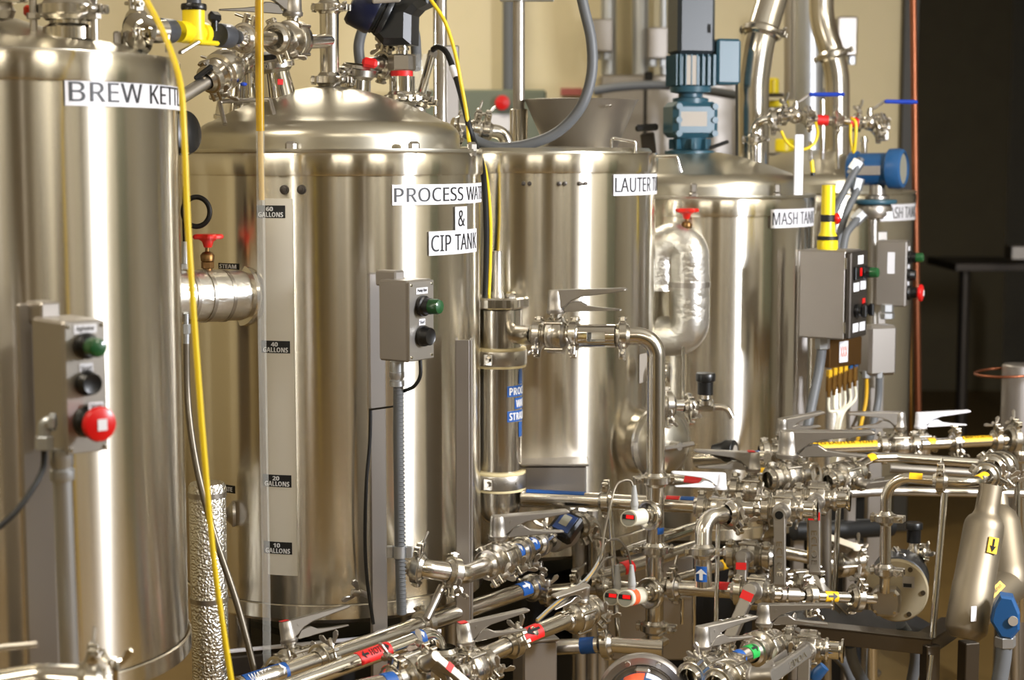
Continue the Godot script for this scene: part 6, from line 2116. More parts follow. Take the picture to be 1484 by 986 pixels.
func transmitter() -> void:
	# radar gauge on its neck
	var t := thing("level_transmitter", "dark navy and black level transmitter head standing on the process tank", "transmitter", P(582, 165, 3.86))
	var z := 3.86
	var c := P(583, 165, z)
	var at := func(py: float) -> float: return P(583, py, z).y - c.y
	var g := Geo.new()
	g.lathe([Vector2(0, -0.02), Vector2(0.0255, -0.02), Vector2(0.0255, at.call(150)), Vector2(0.0, at.call(150))], Transform3D(Basis(), c), 28)
	g.lathe([Vector2(0, at.call(137)), Vector2(0.0285, at.call(137)), Vector2(0.0285, at.call(111)), Vector2(0.0, at.call(111))], Transform3D(Basis(), c), 28)
	part(g, "neck", M.bright_steel, t)
	g = Geo.new()
	g.lathe([Vector2(0, at.call(111)), Vector2(0.0245, at.call(111)), Vector2(0.0245, at.call(103)), Vector2(0, at.call(103))], Transform3D(Basis(), c), 24)
	part(g, "red_band", M.red_label, t)
	g = Geo.new()
	g.hexrod(c + Vector3(0, at.call(103), 0), c + Vector3(0, at.call(79), 0), 0.031)
	part(g, "hex_block", M.satin_steel, t)
	g = Geo.new()
	g.lathe([Vector2(0, at.call(79)), Vector2(0.013, at.call(79)), Vector2(0.013, at.call(74)), Vector2(0.0165, at.call(73)), Vector2(0.0165, at.call(69)), Vector2(0.013, at.call(68)), Vector2(0.013, at.call(60)), Vector2(0, at.call(60))], Transform3D(Basis(), c), 20)
	part(g, "threaded_stem", M.bright_steel, t)
	ring_clamp(t, c + Vector3(0, at.call(143), 0), Vector3.UP, 0.0285, Vector3(0.6, 0, 1), 0.5)
	# the head: a black shell drawn down to the stem, a navy cover on the left, turned away to the left
	var b := Basis(Vector3.UP, -0.25)
	var hc := P(583, 30, z)
	g = Geo.new()
	var poly := [[560, 66], [602, 66], [603, 24], [612, 15], [628, 8], [634, -20], [500, -40], [520, 10], [535, 42], [549, 54]]
	var pv: Array = []
	for q: Array in poly:
		var p := P(q[0], q[1], z) - hc
		pv.append(Vector2(p.x, p.y))
	g.extrude(pv, 0.085, Transform3D(b, hc), 0.014)
	part(g, "shell", M.slate_cover, t)
	g = Geo.new()
	var dirn := (P(515, 0, z) - P(590, 46, z)).normalized()
	var o := P(575, 28, z + 0.00)
	for w: Array in [[0.052, 0.058, 0.030, "slate_cover", "ribbed_collar"], [0.080, 0.064, 0.024, "navy_plastic", "navy_cover"]]:
		pass
	g = Geo.new()
	var ub := Geo.basis_y(Vector3(-0.80, 0.40, 0.12), Vector3.BACK)
	g.lathe([Vector2(0, 0.0), Vector2(0.052, 0.0), Vector2(0.054, 0.004), Vector2(0.054, 0.012), Vector2(0.050, 0.014), Vector2(0.050, 0.018), Vector2(0.054, 0.020), Vector2(0.054, 0.028), Vector2(0, 0.028)], Transform3D(ub, P(563, 22, z)), 36)
	part(g, "ribbed_collar", M.slate_cover, t)
	g = Geo.new()
	g.lathe([Vector2(0, 0.026), Vector2(0.058, 0.026), Vector2(0.060, 0.032), Vector2(0.059, 0.075), Vector2(0.052, 0.084), Vector2(0, 0.086)], Transform3D(ub, P(563, 22, z)), 36)
	part(g, "navy_cover", M.navy_plastic, t)
	g = Geo.new()
	g.box(Transform3D(basis_xy(Vector3(1, 0.06, 0), Vector3.UP), P(560, 0, 3.79)), Vector3(0.062, 0.012, 0.012), 0.003)
	part(g, "data_plate", M.plaque, t)
	# red-tagged sensor left of it
	t = thing("tagged_sensor", "small steel sensor with a red tag clamped left of the transmitter neck", "sensor", P(545, 92, 3.90))
	g = Geo.new()
	g.lathe([Vector2(0, 0), Vector2(0.010, 0), Vector2(0.013, 0.02), Vector2(0.016, 0.035), Vector2(0.016, 0.06), Vector2(0, 0.06)], Transform3D(Geo.basis_y(P(568, 95, 3.9) - P(532, 90, 3.84)), P(530, 90, 3.84)), 20)
	part(g, "body", M.satin_steel, t)
	g = Geo.new()
	g.box(Transform3D(basis_xy(P(545, 93, 3.82) - P(525, 89, 3.82), Vector3.UP), P(536, 91, 3.822)), Vector3(0.034, 0.021, 0.018), 0.006)
	var rt := part(g, "red_tag", M.red_label, t)
	ring_clamp(t, P(556, 95, 3.89), P(568, 95, 3.9) - P(532, 90, 3.84), 0.020, Vector3(0, 1, 0.3), 0.2)
	# grey flexible conduit looping behind
	cable("grey ribbed hose looping behind the transmitter", [[522, 92, 4.02], [520, 65, 4.02], [528, 40, 4.04], [548, 25, 4.06], [575, 22, 4.08], [598, 40, 4.08], [603, 75, 4.06], [602, 100, 4.04]], 0.0125, M.grey_conduit, "flexible_conduit", "hose")
	cable("grey hose slanting down to the dome right of the central pipe", [[520, 120, 3.98], [526, 135, 3.96], [536, 158, 3.94]], 0.0090, M.grey_conduit, "flexible_conduit", "hose")
	# tilted probe with its gland
	t = thing("probe_tube", "slanting steel probe tube with clamps right of the transmitter", "probe", P(612, 150, 3.92))
	g = Geo.new()
	g.rod(P(607, 148, 3.92), P(625, 82, 3.95), 0.0092, 18)
	part(g, "tube", M.bright_steel, t)
	g = Geo.new()
	g.hexrod(P(625, 84, 3.95), P(628, 74, 3.955), 0.011)
	g.rod(P(627, 78, 3.95), P(633, 68, 3.95), 0.006, 12)
	part(g, "gland", M.satin_steel, t)
	ring_clamp(t, P(608, 146, 3.92), P(625, 82, 3.95) - P(607, 148, 3.92), 0.016, Vector3(1, 0.1, 0.6), 0.4)
	g = Geo.new()
	g.lathe([Vector2(0, -0.03), Vector2(0.015, -0.03), Vector2(0.020, -0.012), Vector2(0.020, 0.0), Vector2(0, 0.0)], Transform3D(Geo.basis_y(P(625, 82, 3.95) - P(607, 148, 3.92)), P(605, 158, 3.92)), 20)
	part(g, "socket", M.satin_steel, t)
	t = thing("clear_column", "clear plastic column with a printed scale behind the probe", "column", P(602, 140, 4.0))
	g = Geo.new()
	g.lathe([Vector2(0.030, 0.0), Vector2(0.026, 0.115)], Transform3D(Basis(), P(604, 152, 4.0)), 24)
	part(g, "cylinder", M.clear_tube, t)
	# black and yellow leads
	var q := cable("yellow sensor lead running down beside the black one to the tank gap", [[610, -20, 3.80], [626, 2, 3.80], [645, 32, 3.80], [659, 75, 3.80], [668, 120, 3.80], [677, 170, 3.80], [680, 205, 3.80], [692, 224, 3.86], [704, 250, 3.93], [711, 330, 3.96], [708, 440, 3.98]], 0.0042, M.yellow_hose)
	var bt := thing("cable", "thick black lead with white marker running down to the tank gap", "cable", P(629, 70, 3.9))
	g = Geo.new()
	g.tube(spline(WS([[627, 72, 3.945], [636, 68, 3.93], [648, 78, 3.90], [660, 110, 3.86], [672, 152, 3.82], [683, 195, 3.80], [694, 224, 3.87], [701, 255, 3.93], [705, 340, 3.96], [703, 440, 3.98]]), 10), 0.0066, 12)
	part(g, "lead", M.black_rubber, bt)
	g = Geo.new()
	g.rod(P(655, 97, 3.872), P(661, 113, 3.858), 0.0078, 12)
	part(g, "marker", M.white_label, bt)


func lauter_top() -> void:
	# uprights behind the process tank
	for q: Array in [["slim steel pipe upright right of the transmitter", 639.0, -40.0, 190.0, 0.014, 4.30, "satin_steel"], ["flat steel upright with a pale top behind the cables", 652.0, 66.0, 230.0, 0.024, 4.34, "sheet_steel"], ["thin rod upright right of the transmitter", 629.5, -40.0, 200.0, 0.0042, 4.22, "bright_steel"]]:
		var g := Geo.new()
		var a := P(q[1], q[2], q[5])
		var b := P(q[1], q[3], q[5])
		if q[6] == "sheet_steel":
			g.box(Transform3D(Basis(Vector3.UP, 0.2), Vector3(a.x, (a.y + b.y) / 2, a.z)), Vector3(0.042, a.y - b.y, 0.03), 0.003)
		else:
			g.rod(Vector3(a.x, b.y, a.z), a, q[4], 16)
		tag(part(g, "upright", M[q[6]]), q[0], "post")
	# the post with a sleeve and top plate
	var t := thing("sleeve_post", "steel post in a wider sleeve standing behind the lauter tank", "post", P(752, 232, 4.32))
	var g := Geo.new()
	var a := P(752, 232, 4.32)
	var b := P(752, 158, 4.32)
	g.rod(Vector3(b.x, a.y - 0.03, b.z), b, 0.0225, 24, 0.002)
	part(g, "sleeve", M.polished_steel, t)
	g = Geo.new()
	var c := P(752, 0, 4.32)
	g.rod(b, Vector3(b.x, c.y, b.z), 0.0145, 20)
	part(g, "post", M.satin_steel, t)
	g = Geo.new()
	g.box(Transform3D(Basis(), Vector3(b.x + 0.02, c.y + 0.006, b.z)), Vector3(0.135, 0.016, 0.06), 0.003)
	part(g, "top_plate", M.pale_board, t)
	# thick grey hose
	cable("thick grey hose swinging down over the lauter tank's funnel", [[835, -40, 4.02], [846, 10, 4.02], [857, 60, 4.02], [857, 110, 4.02], [842, 155, 4.02], [810, 190, 4.03], [770, 208, 4.04], [725, 214, 4.06], [692, 205, 4.08], [668, 185, 4.10]], 0.0125, M.grey_conduit, "hose", "hose")
	# funnel
	t = thing("funnel", "wide steel funnel hopper on the lauter tank's lid", "funnel", P(842, 232, 4.30))
	g = Geo.new()
	var o := P(842, 240, 4.30)
	var y1 := P(842, 145, 4.30).y - o.y
	g.lathe([Vector2(0.062, 0.0), Vector2(0.066, 0.0), Vector2(0.075, 0.012), Vector2(0.138, y1 - 0.004), Vector2(0.142, y1), Vector2(0.138, y1 + 0.001), Vector2(0.134, y1 - 0.004), Vector2(0.072, 0.014), Vector2(0.062, 0.0)], Transform3D(Basis(), o), 56)
	part(g, "cone", M.sheet_steel, t)
	g = Geo.new()
	var hp := o + Vector3(0.05, y1 - 0.022, 0.127)
	g.tube(bend([hp, hp + Vector3(0, 0.004, 0.012), hp + Vector3(0.016, 0.006, 0.010), hp + Vector3(0.016, 0.002, -0.004)], 0.004, 4), 0.0022, 8)
	part(g, "hook", M.satin_steel, t)
	# lid handles
	for q: Array in [["short steel lid handle right of the funnel", [[886, 234, 4.12], [886, 200, 4.12], [921, 206, 4.14], [921, 236, 4.14]]], ["longer steel handle reaching from the lauter lid to the mash dome", [[925, 227, 4.22], [981, 226, 4.28], [987, 250, 4.28]]]]:
		g = Geo.new()
		g.tube(bend(WS(q[1]), 0.006, 4), 0.0042, 12)
		tag(part(g, "lid_handle", M.bright_steel), q[0], "handle")
	g = Geo.new()
	g.rod(P(702, 233, 4.06), P(783, 234, 4.06), 0.0035, 10)
	tag(part(g, "lid_rod", M.bright_steel), "slim bright rod lying along the lauter tank's rim", "rod")


# ---------------------------------------------------------------- mash tanks' tops, right-hand piping, backdrop

func top_right() -> void:
	gear_motor()
	vapour_pipes()
	manifold()
	blue_meters()


func gear_motor() -> void:
	var t := thing("gear_motor", "tall teal and grey gear motor on the mash tank's dome", "motor", P(1003, 222, 4.85))
	var z := 4.85
	var yaw := 0.22
	var b := Basis(Vector3.UP, yaw)
	var x := P(1001, 100, z).x
	var at := func(py: float) -> float: return P(1001, py, z).y
	var g := Geo.new()
	g.box(Transform3D(b, Vector3(x, (at.call(-40) + at.call(80)) / 2, -z)), Vector3(0.108, at.call(-40) - at.call(80), 0.105), 0.010)
	part(g, "inverter_housing", M.motor_grey, t)
	g = Geo.new()
	g.box(Transform3D(b, Vector3(x, (at.call(80) + at.call(127)) / 2, -z)), Vector3(0.096, at.call(80) - at.call(127), 0.094), 0.006)
	for k in 7:
		for s: float in [-1.0, 1.0]:
			g.box(Transform3D(b, Vector3(x, (at.call(80) + at.call(125)) / 2, -z) + b * Vector3(-0.048 + 0.016 * k, 0, 0.051 * s)), Vector3(0.004, at.call(80) - at.call(125), 0.012), 0.001)
			g.box(Transform3D(b, Vector3(x, (at.call(80) + at.call(125)) / 2, -z) + b * Vector3(0.052 * s, 0, -0.045 + 0.015 * k)), Vector3(0.012, at.call(80) - at.call(125), 0.004), 0.001)
	part(g, "finned_stator", M.teal_paint, t)
	g = Geo.new()
	g.lathe([Vector2(0, at.call(150)), Vector2(0.050, at.call(150)), Vector2(0.050, at.call(143)), Vector2(0.034, at.call(141)), Vector2(0.034, at.call(136)), Vector2(0.056, at.call(134)), Vector2(0.058, at.call(126)), Vector2(0, at.call(126))], Transform3D(b, Vector3(x, 0, -z)), 32)
	part(g, "flange", M.teal_paint, t)
	g = Geo.new()
	g.box(Transform3D(b, Vector3(x, (at.call(148) + at.call(200)) / 2, -z)), Vector3(0.130, at.call(148) - at.call(200), 0.115), 0.014)
	for s: float in [-1.0, 1.0]:
		for k in 3:
			var h := lerpf(at.call(155), at.call(194), k / 2.0)
			g.rod(Vector3(x, h, -z) + b * Vector3(0.052 * s, 0, 0.052), Vector3(x, h, -z) + b * Vector3(0.052 * s, 0, 0.064), 0.009, 10)
	var gb := part(g, "gearbox", M.teal_paint, t)
	g = Geo.new()
	g.lathe([Vector2(0, at.call(232)), Vector2(0.070, at.call(232)), Vector2(0.070, at.call(219)), Vector2(0.040, at.call(216)), Vector2(0.046, at.call(200)), Vector2(0, at.call(200))], Transform3D(b, Vector3(x, 0, -z)), 32)
	for k in 8:
		var d := Vector3(sin(TAU * k / 8), 0, cos(TAU * k / 8))
		g.box(Transform3D(Basis(Vector3.UP, TAU * k / 8), Vector3(x, (at.call(216) + at.call(202)) / 2, -z) + d * 0.048), Vector3(0.006, at.call(202) - at.call(217), 0.022), 0.001)
	part(g, "foot", M.teal_paint, t)
	for q: Array in [[993.0, 25.0, 70.0, 0.034], [993.0, 82.0, 124.0, 0.036]]:
		g = Geo.new()
		var o := Vector3(P(q[0], 50, z).x, (at.call(q[1]) + at.call(q[2])) / 2, -z) + b.z * (0.0535 if q[1] < 50.0 else 0.058)
		g.box(Transform3D(b, o), Vector3(q[3], at.call(q[1]) - at.call(q[2]), 0.002))
		part(g, "nameplate", M.plaque, t)
	g = Geo.new()
	g.box(Transform3D(b, Vector3(P(996, 170, z).x, at.call(173), -z) + b.z * 0.0585), Vector3(0.075, 0.040, 0.002))
	part(g, "nameplate", M.plaque, gb)
	g = Geo.new()
	g.box(Transform3D(b, Vector3(x, at.call(43), -z) + b * Vector3(0.034, 0, 0.053)), Vector3(0.009, 0.024, 0.002))
	part(g, "slot", M.dark_hole, t)
	g = Geo.new()
	g.box(Transform3D(b, Vector3(P(1050, 90, z).x, at.call(90), -z - 0.015)), Vector3(0.070, at.call(57) - at.call(123), 0.090), 0.007)
	part(g, "terminal_box", M.teal_paint, t)
	# small lever parts by its foot
	g = Geo.new()
	g.box(Transform3D(basis_xy(Vector3(1, 0.35, 0), Vector3.UP), P(1042, 210, 4.70)), Vector3(0.055, 0.010, 0.014), 0.003)
	tag(part(g, "clip_handle", M.black_plastic), "black clip handle beside the gear motor's foot", "handle")
	g = Geo.new()
	g.box(Transform3D(basis_xy(Vector3(1, 0.06, 0), Vector3.UP), P(937, 185, 4.9)), Vector3(0.064, 0.020, 0.03), 0.005)
	tag(part(g, "black_grip", M.black_plastic), "black grip sticking up between funnel and gear motor", "grip")
	g = Geo.new()
	g.box(Transform3D(Basis(Vector3.FORWARD, -0.12), P(940, 214, 4.95)), Vector3(0.04, 0.085, 0.03), 0.004)
	tag(part(g, "dark_bracket", M.dark_steel), "dark steel bracket below the black grip", "bracket")
	# mash tank lugs
	for q: Array in [["lid lug at the front of the mash tank's flange", 1005.0, 4.53], ["lid lug at the right of the mash tank's flange", 1126.0, 4.62]]:
		var tl := thing("lid_lug", q[0], "lug", P(q[1], 284, q[2]))
		g = Geo.new()
		var o := P(q[1], 284, q[2])
		g.box(Transform3D(Basis(), o + Vector3(0, 0.02, 0)), Vector3(0.018, 0.026, 0.016), 0.004)
		part(g, "lug_plate", M.satin_steel, tl)
		g = Geo.new()
		g.hexrod(o - Vector3(0, 0.002, -0.004), o + Vector3(0, 0.007, 0.004), 0.012)
		part(g, "nut", M.satin_steel, tl)


func vapour_pipes() -> void:
	var t := pipe("wide curved steel vapour pipe rising right of the gear motor", [[1092, 240, 4.95], [1092, 120, 4.95], [1100, 60, 4.95], [1130, -40, 5.0]], 0.044, 0.35, M.polished_steel, "vapour_pipe")
	var up := (P(1130, -40, 5.0) - P(1100, 60, 4.95)).normalized()
	ring_clamp(t, P(1104, 46, 4.955), up, 0.0460, Vector3(1, -0.2, 0.6), 0.3)
	pipe("straight pale duct pipe rising behind the blue-lever valve", [[1173, 235, 5.9], [1173, -40, 5.9]], 0.046, 0.1, M.galvanised, "duct_pipe")
	pipe("narrower dull duct pipe beside the pale one", [[1147, 145, 6.1], [1147, -40, 6.1]], 0.026, 0.1, M.satin_steel, "duct_pipe")
	t = pipe("curved steel vapour pipe of the last tank", [[1213, 260, 5.6], [1213, 110, 5.6], [1204, 72, 5.6], [1190, 30, 5.62], [1190, -40, 5.62]], 0.040, 0.3, M.polished_steel, "vapour_pipe")
	ring_clamp(t, P(1206, 80, 5.6), Vector3(-0.25, 1, 0), 0.0400, Vector3(1, 0.2, 0.5), 0.3)
	# thin uprights around
	for q: Array in [["slim bright upright pipe left of the wide vapour pipe", 1072.0, 122.0, 235.0, 0.013, 5.1, "grey_plastic"], ["slim bright upright behind the manifold, left", 1192.0, 145.0, 240.0, 0.009, 5.4, "bright_steel"], ["slim bright upright behind the manifold, right", 1214.0, 180.0, 245.0, 0.007, 5.3, "bright_steel"]]:
		pipe(q[0], [[q[1], q[2], q[5]], [q[1], q[3], q[5]]], q[4], 0.02, M[q[6]], "upright_pipe")


func manifold() -> void:
	# pipe cross with blue-handled valves above the mash tanks
	var z := 4.75
	var t := pipe("small steel pipe bent down onto the mash tank's dome", [[1093, 245, 4.80], [1093, 174, 4.80], [1140, 173, 4.80]], 0.0125, 0.035, M.bright_steel, "bend_pipe")
	ring_clamp(t, P(1093, 202, 4.80), Vector3.UP, 0.0128, Vector3(1, 0, 0.4), 0.2)
	ring_clamp(t, P(1120, 173, 4.80), Vector3.RIGHT, 0.0128, Vector3(0, -1, 0.4), 0.6)
	t = pipe("level steel pipe with red bands between the two blue-lever valves", [[1160, 172, 4.82], [1245, 178, 4.82]], 0.0135, 0.03, M.polished_steel)
	for q: Array in [[1184.0, 1200.0], [1232.0, 1244.0]]:
		wrap_label(t, P(q[0], 174, 4.82), P(q[1], 175, 4.82), 0.0137, Vector3(0, 0.2, 1), M.red_label, "", null, 5.0)
	for s: float in [1172.0, 1213.0]:
		ring_clamp(t, P(s, 174, 4.82), Vector3.RIGHT, 0.0137, Vector3(0, -0.6, 1), 0.5)
	ball_valve("small valve with a blue lever before the pale duct", P(1153, 168, 4.80), P(1172, 137, 4.80), P(1224, 137, 4.79))
	ball_valve("small valve with a blue lever pointing at the copper pipe", P(1260, 178, 4.85), P(1281, 147, 4.84), P(1330, 148, 4.83))
	t = thing("clamp_cluster", "steel fittings right of the second blue-lever valve", "fitting", P(1278, 185, 4.86))
	var g := Geo.new()
	g.rod(P(1262, 182, 4.86), P(1288, 186, 4.86), 0.016, 16)
	g.box(Transform3D(Basis(Vector3.UP, 0.3), P(1281, 190, 4.86)), Vector3(0.02, 0.055, 0.03), 0.004)
	part(g, "body", M.satin_steel, t)
	ring_clamp(t, P(1272, 184, 4.86), Vector3.RIGHT, 0.017, Vector3(0, -1, 0.5), 0.4)
	g = Geo.new()
	g.rod(P(1252, 222, 4.86), P(1252, 198, 4.86), 0.0085, 14)
	g.lathe([Vector2(0, 0), Vector2(0.012, 0), Vector2(0.012, 0.008), Vector2(0, 0.008)], Transform3D(Basis(), P(1252, 206, 4.86)), 14)
	part(g, "stub", M.bright_steel, t)
	# white flat rail
	g = Geo.new()
	var a := P(1158, 195, 4.58)
	var b := P(1158, 283, 4.58)
	g.box(Transform3D(Basis(Vector3.UP, 0.5), Vector3(a.x, (a.y + b.y) / 2, a.z)), Vector3(0.028, a.y - b.y, 0.006), 0.001)
	tag(part(g, "flat_rail", M.white_rail), "bright flat white rail standing on the mash tank's rim", "rail")
	# yellow tubing loops
	cable("thin yellow tubing looped below the first blue-lever valve", [[1132, 190, 4.70], [1142, 208, 4.69], [1160, 217, 4.68], [1178, 210, 4.68], [1185, 194, 4.69], [1182, 178, 4.72]], 0.0042, M.yellow_hose, "tubing", "hose")
	cable("yellow tubing hanging from the red band of the manifold", [[1234, 172, 4.78], [1240, 178, 4.77], [1240, 200, 4.77], [1237, 220, 4.78], [1233, 200, 4.78], [1233, 180, 4.78]], 0.0045, M.yellow_hose, "tubing", "hose")
	t = thing("pneumatic_plug", "small yellow and black plug hanging on a bright tube", "plug", P(1176, 250, 4.70))
	g = Geo.new()
	g.rod(P(1174, 205, 4.70), P(1175, 234, 4.70), 0.0055, 12)
	part(g, "tube", M.bright_steel, t)
	g = Geo.new()
	g.rod(P(1176, 232, 4.70), P(1178, 250, 4.70), 0.0060, 12)
	part(g, "yellow_sleeve", M.yellow_plastic, t)
	g = Geo.new()
	g.rod(P(1178, 250, 4.70), P(1178, 255, 4.70), 0.0065, 12)
	part(g, "tip", M.black_plastic, t)


func ball_valve(label: String, c: Vector3, knee: Vector3, tip: Vector3) -> void:
	var t := thing("ball_valve", label, "valve", c)
	var g := Geo.new()
	g.ball(c, Vector3(0.024, 0.022, 0.022), 20)
	g.rod(c + Vector3(-0.034, 0, 0), c + Vector3(0.034, 0, 0), 0.015, 18)
	g.lathe([Vector2(0.0, 0.02), Vector2(0.009, 0.02), Vector2(0.009, 0.032), Vector2(0.006, 0.034), Vector2(0.006, 0.040), Vector2(0, 0.04)], Transform3D(Basis(), c), 14)
	part(g, "body", M.polished_steel, t)
	for s: float in [-1.0, 1.0]:
		ring_clamp(t, c + Vector3(s * 0.034, 0, 0), Vector3.RIGHT, 0.0145, Vector3(0, -0.6 * s, 1), 0.5)
	g = Geo.new()
	var o := c + Vector3(0, 0.037, 0)
	g.tube(bend([o, o.lerp(knee, 0.35) + Vector3(0, -0.004, 0), knee, knee.lerp(tip, 0.12)], 0.01, 4), 0.0045, 10)
	var lv := part(g, "lever", M.satin_steel, t)
	g = Geo.new()
	g.box(Transform3D(basis_xy(tip - knee, Vector3.UP), (knee + tip) / 2), Vector3(knee.distance_to(tip), 0.011, 0.016), 0.004)
	part(g, "blue_grip", M.blue_grip, lv)


func blue_meters() -> void:
	# mass flow transmitters in blue housings
	var t := thing("flow_transmitter", "blue transmitter with round glazed cover beside the copper pipe", "transmitter", P(1270, 300, 4.95))
	var z := 4.95
	var ax := Vector3(1, 0.02, 0.55).normalized()
	var c := P(1272, 245, z)
	var b := Geo.basis_y(ax, Vector3.UP)
	var g := Geo.new()
	g.lathe([Vector2(0, -0.085), Vector2(0.040, -0.085), Vector2(0.050, -0.078), Vector2(0.052, -0.068), Vector2(0.052, -0.058), Vector2(0.046, -0.056), Vector2(0.046, 0.030), Vector2(0.052, 0.032), Vector2(0.057, 0.036), Vector2(0.058, 0.062), Vector2(0.054, 0.074), Vector2(0.046, 0.078), Vector2(0.045, 0.070), Vector2(0, 0.070)], Transform3D(b, c), 40)
	part(g, "housing", M.transmitter_blue, t)
	g = Geo.new()
	g.box(Transform3D(basis_xy(ax, Vector3.UP), c + Vector3(0, -0.004, 0) + basis_xy(ax, Vector3.UP).z * 0.0455 - ax * 0.012), Vector3(0.066, 0.026, 0.004), 0.001)
	part(g, "nameplate", M.plaque, t)
	g = Geo.new()
	g.lathe([Vector2(0, 0.0705), Vector2(0.044, 0.0705), Vector2(0.044, 0.072), Vector2(0, 0.072)], Transform3D(b, c), 32)
	part(g, "window", M.screen_grey, t)
	g = Geo.new()
	g.lathe([Vector2(0, 0), Vector2(0.034, 0), Vector2(0.034, 0.008), Vector2(0.024, 0.012), Vector2(0.022, 0.04), Vector2(0, 0.04)], Transform3D(Basis(), c - Vector3(0, 0.085, 0)), 28)
	part(g, "neck", M.satin_steel, t)
	for q: Array in [["grey conduit with bright gland entering the blue transmitter from below left", [[1248, 230, 4.85], [1238, 250, 4.84], [1222, 280, 4.82], [1206, 320, 4.80], [1200, 370, 4.80]], [1246, 233], [1236, 248]], ["grey conduit with bright gland below the blue transmitter's middle", [[1244, 265, 4.83], [1240, 280, 4.82], [1228, 305, 4.80], [1216, 345, 4.78], [1212, 380, 4.78]], [1245, 258], [1240, 276]], ["grey conduit with bright gland at the lower transmitter", [[1246, 314, 4.76], [1236, 326, 4.74], [1225, 345, 4.72], [1218, 400, 4.70]], [1252, 308], [1238, 322]]]:
		var pts: Array = q[1]
		var tc := pipe(q[0], pts, 0.0105, 0.05, M.grey_conduit, "conduit", "conduit", "", true)
		g = Geo.new()
		var d: float = pts[0][2]
		g.hexrod(P(q[2][0], q[2][1], d), P(q[3][0], q[3][1], d), 0.0175)
		g.hexrod(P(q[3][0], q[3][1], d), P(q[3][0] - 2, q[3][1] + 5, d), 0.0145)
		part(g, "gland", M.galvanised, tc)
	t = thing("sensor_housing", "round grey and teal sensor housing below the blue transmitter", "sensor", P(1265, 330, 4.90))
	g = Geo.new()
	var o := P(1266, 318, 4.90)
	g.lathe([Vector2(0, -0.012), Vector2(0.016, -0.012), Vector2(0.016, 0.0), Vector2(0.046, 0.006), Vector2(0.050, 0.014), Vector2(0.050, 0.038), Vector2(0.046, 0.044), Vector2(0, 0.044)], Transform3D(Basis(), o), 36)
	part(g, "bowl", M.satin_steel, t)
	g = Geo.new()
	g.lathe([Vector2(0, 0.044), Vector2(0.062, 0.044), Vector2(0.064, 0.047), Vector2(0.064, 0.053), Vector2(0.062, 0.056), Vector2(0, 0.056)], Transform3D(Basis(), o), 36)
	part(g, "teal_cover", M.teal_paint, t)
	tag_plate(t, P(1287, 313, 4.86), Vector3(0.1, 0, 1).normalized(), 0.026, 0.024)
	t = pipe("upright steel pipe under the sensor housing, beside the small control box", [[1266, 322, 4.9], [1266, 560, 4.9]], 0.0135, 0.05, M.satin_steel, "upright_pipe")
	# copper pipe and its neighbour
	pipe("thin upright copper pipe at the edge of the dark doorway", [[1323, -40, 5.75], [1331, 640, 5.75]], 0.0115, 0.05, M.copper, "copper_pipe")
	pipe("slim yellow-brown pipe just left of the copper pipe", [[1318, 330, 5.65], [1320, 640, 5.65]], 0.0065, 0.05, M.brass, "brass_pipe")


func right_piping() -> void:
	upper_lines()
	product_pump()
	mass_meter()
	skid()


